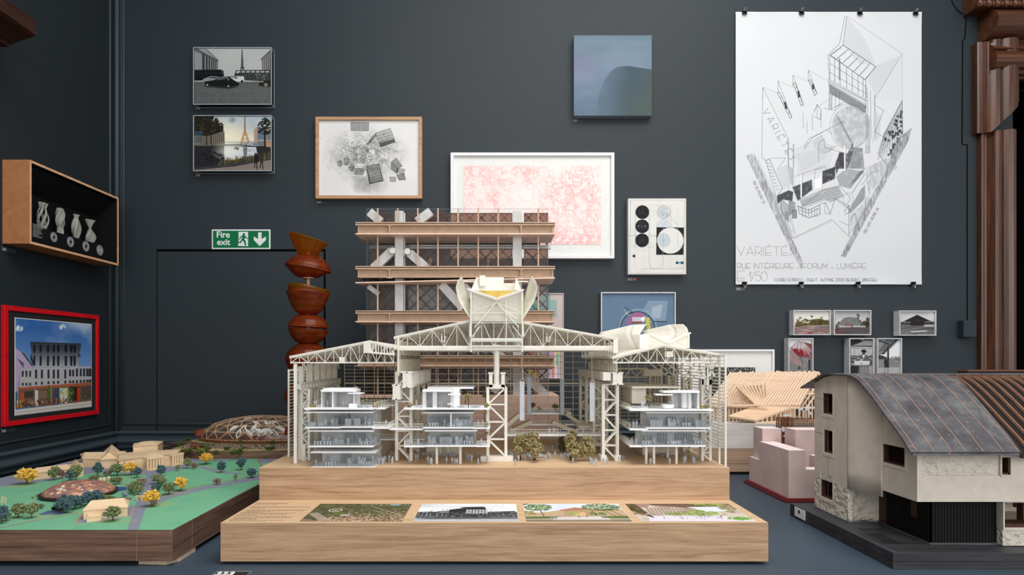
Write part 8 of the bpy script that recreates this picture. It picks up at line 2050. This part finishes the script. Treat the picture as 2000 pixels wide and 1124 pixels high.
# right limit of the copper sheet: it stops on a slanting line, bare rafters continue
def xcut(d): t_ = max(0,min(1,(1.75-d)/(1.75-1.515))); return PX(1867,1.75)*(1-t_)+PX(1994,1.515)*t_
b = MB()
for (d_a, za), (d_b, zb_) in zip(prof, prof[1:]):
    x1a, x1b = (xcut(d_a), xcut(d_b)) if d_a <= 1.9 else (XE, XE)
    b.face([(xr0,d_a,za),(x1a,d_a,za),(x1b,d_b,zb_),(xr0,d_b,zb_)])
b.build('copper_roof', m_copper, HX, solid=.004)
xs_ = [PX(x,1.75) for x in (1680,1709,1738,1762,1792,1826,1851)]
for x in xs_:
    b = MB()
    for (da, za), (db, zb_) in zip(prof[4:], prof[5:]):
        if x < xcut(db)-.002: b.bar((x,da,za+.003),(x,db,zb_+.003), .0014, .0014)
    hb_(b, 'copper_seam', m_seam)
# bare rafters and dark underlay on the right
b = MB()
for (d_a, za), (d_b, zb_) in zip(prof[4:], prof[5:]): b.face([(xcut(d_a),d_a,za-.012),(XE,d_a,za-.012),(XE,d_b,zb_-.012),(xcut(d_b),d_b,zb_-.012)])
hb_(b, 'roof_underlay', plain('dark_underlay', (24,17,14), .8), solid=.003)
b = MB()
for i in range(22):
    x = PX(1874,1.75)+i*.0265
    for (da, za), (db, zb_) in zip(prof[4:], prof[5:]):
        if x > xcut(da)+.003 and x < XE: b.bar((x,da,za-.003),(x,db,zb_-.003), .0019, .007)
hb_(b, 'copper_rafter', plain('copper_batten', (176,130,106), .4, .5, .2))
# eave gutter
b = MB(); zg = prof[-1][1]; b.prism([(XS-.005,1.533,zg+.018),(XS-.005,1.545,zg+.028),(XS-.005,1.549,zg+.02),(XS-.005,1.535,zg+.01)], (PX(1985,1.533)-XS+.005,0,0)); hb_(b, 'gutter', plain('dark_gutter', (50,40,42), .5, .4, .3))
b = MB(); b.bar((xr0+.004,1.516,zg-.0035),(PX(1990,1.516),1.516,zg-.0035), .005, .005); hb_(b, 'eave_trim', m_copper)
# rear part of the house: side gable closing under the roof, chimney plate behind the ridge
b = MB(); b.prism([(XW+.001,1.62,rooft(1.62)-.03),(XW+.001,1.811,rooft(1.811)-.02),(XW+.001,1.811,rooft(1.811)-.002)], (.01,0,0)); 
b = MB(); b.box(PX(1768,2.3), PX(1940,2.3), 2.0, 2.04, PZ(735,2.02)-.03, PZ(724,2.02)); hb_(b, 'roof_upstand', plain('brown_upstand', (52,40,36), .5, .35, .2)); b = MB(); b.box(PX(1766,2.3), PX(1942,2.3), 1.99, 2.05, PZ(725.5,2.02), PZ(723,2.02)); hb_(b, 'upstand_cap', plain('copper_cap', (104,70,54), .4, .4, .4))
hb_(MB().box(1.05, XE, 1.99, 2.0, zB+.002, ZC-.075), 'house_wall', m_stucco)
# little card on the base side
b = MB(); b.box(.9465, .949, 1.955, 2.02, ZT+.008, zB-.003); o = hb_(b, 'base_card', m_mat_white); 
b = MB(); b.cyl((.9462,1.99,ZT+.026),(.9466,1.99,ZT+.026), .006, n=8); b.build('card_mark', m_void, o, origin=WPOS[HX.name]).location = (0,0,0)

# ------------------------------------------------------------------ pink plaster block model
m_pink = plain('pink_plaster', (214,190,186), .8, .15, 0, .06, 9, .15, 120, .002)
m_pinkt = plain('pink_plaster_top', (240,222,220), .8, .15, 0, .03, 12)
m_redb = plain('red_base', (112,38,42), .5, .35, 0, .08, 30)
PK = thing('pink_block_model', 'pink plaster stepped block model on a dark red base between timber and house models', 'architectural model', (1.2, 2.24, ZT))
b = MB(); b.box(1.012, 1.32, 2.232, 2.60, ZT+.0005, ZT+.008); b.box(1.018, 1.32, 2.238, 2.594, ZT+.008, ZT+.014); b.build('red_base', m_redb, PK, bevel=.001)
def pblock(x0, x1, y0, y1, zt, nm='plaster_block'):
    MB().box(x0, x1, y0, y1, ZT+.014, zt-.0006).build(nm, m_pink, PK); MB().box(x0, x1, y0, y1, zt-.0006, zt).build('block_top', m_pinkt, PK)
zt1 = ZC-.318
pblock(1.03, 1.09, 2.242, 2.49, zt1); pblock(1.03, 1.042, 2.4905, 2.588, ZC-.391); pblock(1.0905, 1.25, 2.245, 2.30, ZC-(918-CY)*2.245/F); pblock(1.16, 1.3, 2.32, 2.36, ZC-.35)
pblock(PX(1489,2.493), PX(1526,2.493), 2.493, 2.58, ZC-(837.5-CY)*2.5/F); pblock(PX(1549,2.42), PX(1572,2.42)+.12, 2.40, 2.49, ZC-(837.5-CY)*2.45/F)

# ------------------------------------------------------------------ rusty lattice cage model with paper tags
m_rust2 = plain('rusted_wire', (120,78,52), .7, .3, .2, .15, 80)
dR = 2.63; RC = thing('lattice_cage', 'rusty wire lattice cage with white paper tags behind the pink blocks', 'architectural model', (1.25, dR, ZT))
b = MB(); x0, x1, x2 = PX(1527.5,dR), PX(1549,dR), PX(1625,dR); zt = PZ(817,dR); zl = PZ(838,dR)
n = 5
for i in range(n+1):
    x = x0+(x1-x0)*i/n; b.bar((x,dR,ZT+.001),(x,dR,zt), .0035); b.bar((x,dR+.05,ZT+.001),(x,dR+.05,zt), .0035)
z = ZT+.004
while z < zt: b.bar((x0,dR,z),(x1,dR,z), .0032); b.bar((x0,dR,z),(x0,dR+.05,z), .003); b.bar((x1,dR,z),(x1,dR+.05,z), .003); z += .0085
for i in range(20): x = x1+(x2-x1)*i/19; b.bar((x,dR+.02,zl-.03),(x,dR+.02,zt), .003)
z = zl-.03
while z < zt+.001: b.bar((x1,dR+.02,z),(x2,dR+.02,z), .003); z += .0085
for x in (x1+.004, x2-.004): b.bar((x,dR+.02,ZT+.0005),(x,dR+.02,zl), .004)
b.build('wire_lattice', m_rust2, RC)
m_paper = plain('paper_tag', (206,208,212), .8, .1)
for x, y, w_, h, r in ((1530,839,6,9,.3),(1537,848,5,4,.5),(1533,853,5,3,-.3),(1540,852,4,3,.6),(1535,812,9,3,0),(1543,812,7,3,.1),(1566,800,12,4,0),(1574,800,10,5,0),(1582,808,6,6,.1),(1586,797,6,6,0)):
    c = P(x,y,dR-.008); k = dR/F; a = Vector((math.cos(r),0,math.sin(r)))*w_*k/2; u = Vector((-math.sin(r),0,math.cos(r)))*h*k/2
    b = MB(); b.prism([c-a-u,c+a-u,c+a+u,c-a+u], (0,.0005,0)); o = b.build('paper_tag', m_paper, RC)
    b = MB(); b.bar(c+Vector((0,.001,0)), (c.x, dR+.01, min(c.z, zt)), .0008); b.build('tag_wire', m_rust2, o, origin=WPOS[RC.name]).location = (0,0,0)

# ------------------------------------------------------------------ timber frame building model
m_fr = wood('raw_stick_timber', (218,186,158), (230,202,176), (238,216,192), 'X', 1.5, .65, .2, .3, .02)
m_frl = wood('pale_stick_timber', (224,192,160), (234,206,176), (240,216,190), 'X', 1.5, .65, .2, .3, .02)
m_wash = wood('white_washed_board', (176,170,164), (202,198,194), (216,212,208), 'X', .7, .6, .2, 1.0, .05)
m_pinew = wood('plain_pine', (160,130,108), (178,148,124), (192,164,140), 'X', .7, .6, .2, .8, .05)
dW = 2.78; TM = thing('timber_frame_model', 'stick-built timber frame model with many rafters on a washed timber box', 'architectural model', (1.1, dW, ZT))
xb0, xb1 = PX(1300,dW), PX(1640,dW); z2 = PZ(828,dW); z1 = PZ(877,dW)
MB().box(xb0, xb1, dW, 3.18, z1, z2).build('washed_box', m_wash, TM, bevel=.001); MB().box(xb0, xb1, dW+.001, 3.18, ZT+.012, z1-.0005).build('pine_plinth', m_pinew, TM, bevel=.001); MB().box(xb0, xb1, dW+.004, 3.17, ZT+.0005, ZT+.012).build('plinth_recess', m_gap, TM)
b = MB(); b.box(xb0, xb1, dW-.0004, dW, PZ(906,dW)-.0004, PZ(906,dW)+.0004); b.build('board_joint', m_gap, TM)
rg = random.Random(17)
# main roof: ridge runs left-right slightly; rafters fall toward the viewer and to the left
dr_, de_ = 3.02, 2.86
def rafter(nm, xa, ya, da, xb_, yb_, db, n, x2a, x2b, w_=.007, h_=.011, m=m_fr, gap=None):
    for i in range(n):
        t_ = i/(n-1); p = P(xa+(x2a-xa)*t_, ya+rg.uniform(-2.0,1.2), da); q = P(xb_+(x2b-xb_)*t_, yb_+rg.uniform(-1,1), db)
        b = MB(); b.bar(p, q, w_, h_); b.build(nm, m, TM)
rafter('rafter', 1428, 729, dr_, 1385, 790, de_, 16, 1500, 1465); rafter('rafter', 1503, 729, dr_, 1452, 794, de_, 19, 1597, 1560, .0075, .012)
b = MB(); b.bar(P(1424,731,dr_),P(1600,731,dr_), .008, .01); b.bar(P(1385,793,de_),P(1562,797,de_), .008, .01); b.build('ridge_board', m_fr, TM)
rafter('rafter', 1500, 728, dr_, 1540, 775, 3.14, 12, 1598, 1630)
# front gable of open rafters, pale wood
for i in range(9):
    t_ = i/8; ap = P(1436+58*t_, 751-2*t_, 2.84+.05*t_)
    b = MB(); b.bar(ap, P(1470+20*t_+8, 792, 2.84+.06*t_), .0055, .008); b.build('gable_rafter', m_frl, TM)
    b = MB(); b.bar(ap, P(1421+26*t_, 790, 2.84+.05*t_), .0045, .007); b.build('gable_rafter', m_frl if i < 2 else m_fr, TM)
b = MB(); b.bar(P(1420,792,2.83),P(1500,792,2.83), .007, .008); b.bar(P(1437,752,2.85),P(1497,750,2.9), .005); b.build('tie_beam', m_frl, TM)
# lean-to roof, pale battens
for i in range(15):
    t_ = i/14; p = P(1423+52*t_, 814+8*t_, 2.79); q = P(1484+60*t_, 791.5+3.5*t_, 2.87)
    b = MB(); b.bar(p, q, .007, .006); b.build('lean_to_batten', m_frl, TM)
b = MB(); b.prism([P(1423,816,2.792),P(1476,824,2.792),P(1545,797,2.872),P(1484,794,2.872)], (0,.002,-.002)); b.bar(P(1474,823,2.788),P(1548,796,2.87), .006, .009); b.build('lean_to_deck', m_frl, TM)
# studs of the walls
for i in range(22):
    x = 1378+i*7.6; b = MB(); b.bar(P(x,828,2.87), P(x,794,2.87), .0055, .006); b.build('stud', m_fr, TM)
for i in range(12):
    x = 1480+i*9; b = MB(); b.bar(P(x,827,2.80), P(x,max(797,824-(x-1478)*.42),2.80), .005, .006); b.build('stud', m_fr, TM)
for i in range(9):
    x = 1562+i*6; b = MB(); b.bar(P(x,828,2.95), P(x,745+abs(i-4)*6,2.95), .005); b.build('stud', m_fr, TM)
b = MB(); b.box(PX(1475,2.79), PX(1640,2.79), 2.79, 2.9, z2, z2+.006); b.build('sole_plate', m_frl, TM)
b = MB(); b.bar(P(1560,770,2.93),P(1640,768,2.93), .007); b.bar(P(1560,797,2.93),P(1640,797,2.93), .007); b.bar(P(1566,795,2.93),P(1590,760,2.93), .006); b.bar(P(1575,797,2.93),P(1600,762,2.93), .006); b.build('cross_bracing', m_fr, TM)
MB().box(PX(1395,2.9), PX(1560,2.9), 2.93, 2.94, z2, PZ(797,2.9)).build('back_sheathing', m_fr, TM)
# ------------------------------------------------------------------ light and camera
def area(name, loc, target, sx, sy, power, col=(1,1,1)):
    l = bpy.data.lights.new(name, 'AREA'); l.shape = 'RECTANGLE'; l.size = sx; l.size_y = sy; l.energy = power; l.color = col
    o = bpy.data.objects.new(name, l); COL.objects.link(o); o.location = loc
    o.rotation_euler = (Vector(target)-Vector(loc)).to_track_quat('-Z', 'Y').to_euler(); return o
area('skylight', (.6, .95, 4.3), (.5, 1.15, .9), 2.8, 2.2, 115, (1,.985,.96))
area('room_fill', (1.2, -4.2, 2.6), (.3, 2.6, 1.2), 9.0, 3.6, 240, (1,.98,.95))
area('side_fill', (3.0, -1.8, 2.6), (-1.9, 2.6, 1.5), 1.6, 2.0, 22, (1,.99,.97))  # added fill light to brighten the left wall; no window known there
wd = bpy.data.worlds.new('gallery'); bpy.context.scene.world = wd; wd.use_nodes = True
bg = wd.node_tree.nodes['Background']; bg.inputs[0].default_value = (.97,.98,1,1); bg.inputs[1].default_value = .42
cam = bpy.data.cameras.new('camera'); co_cam = bpy.data.objects.new('camera', cam); COL.objects.link(co_cam)
co_cam.location = (0,0,ZC); co_cam.rotation_euler = (math.pi/2,0,0)
cam.sensor_width = 36; cam.lens = F/2000*36; cam.shift_x = (1000-CX)/2000; cam.shift_y = (CY-562)/2000
cam.clip_start = .05; cam.clip_end = 60
sc = bpy.context.scene; sc.camera = co_cam
sc.view_settings.view_transform = 'Standard'; sc.view_settings.look = 'None'; sc.view_settings.exposure = .08; sc.view_settings.gamma = 1
sc.cycles.max_bounces = 8; sc.cycles.transparent_max_bounces = 24; sc.cycles.use_denoising = True
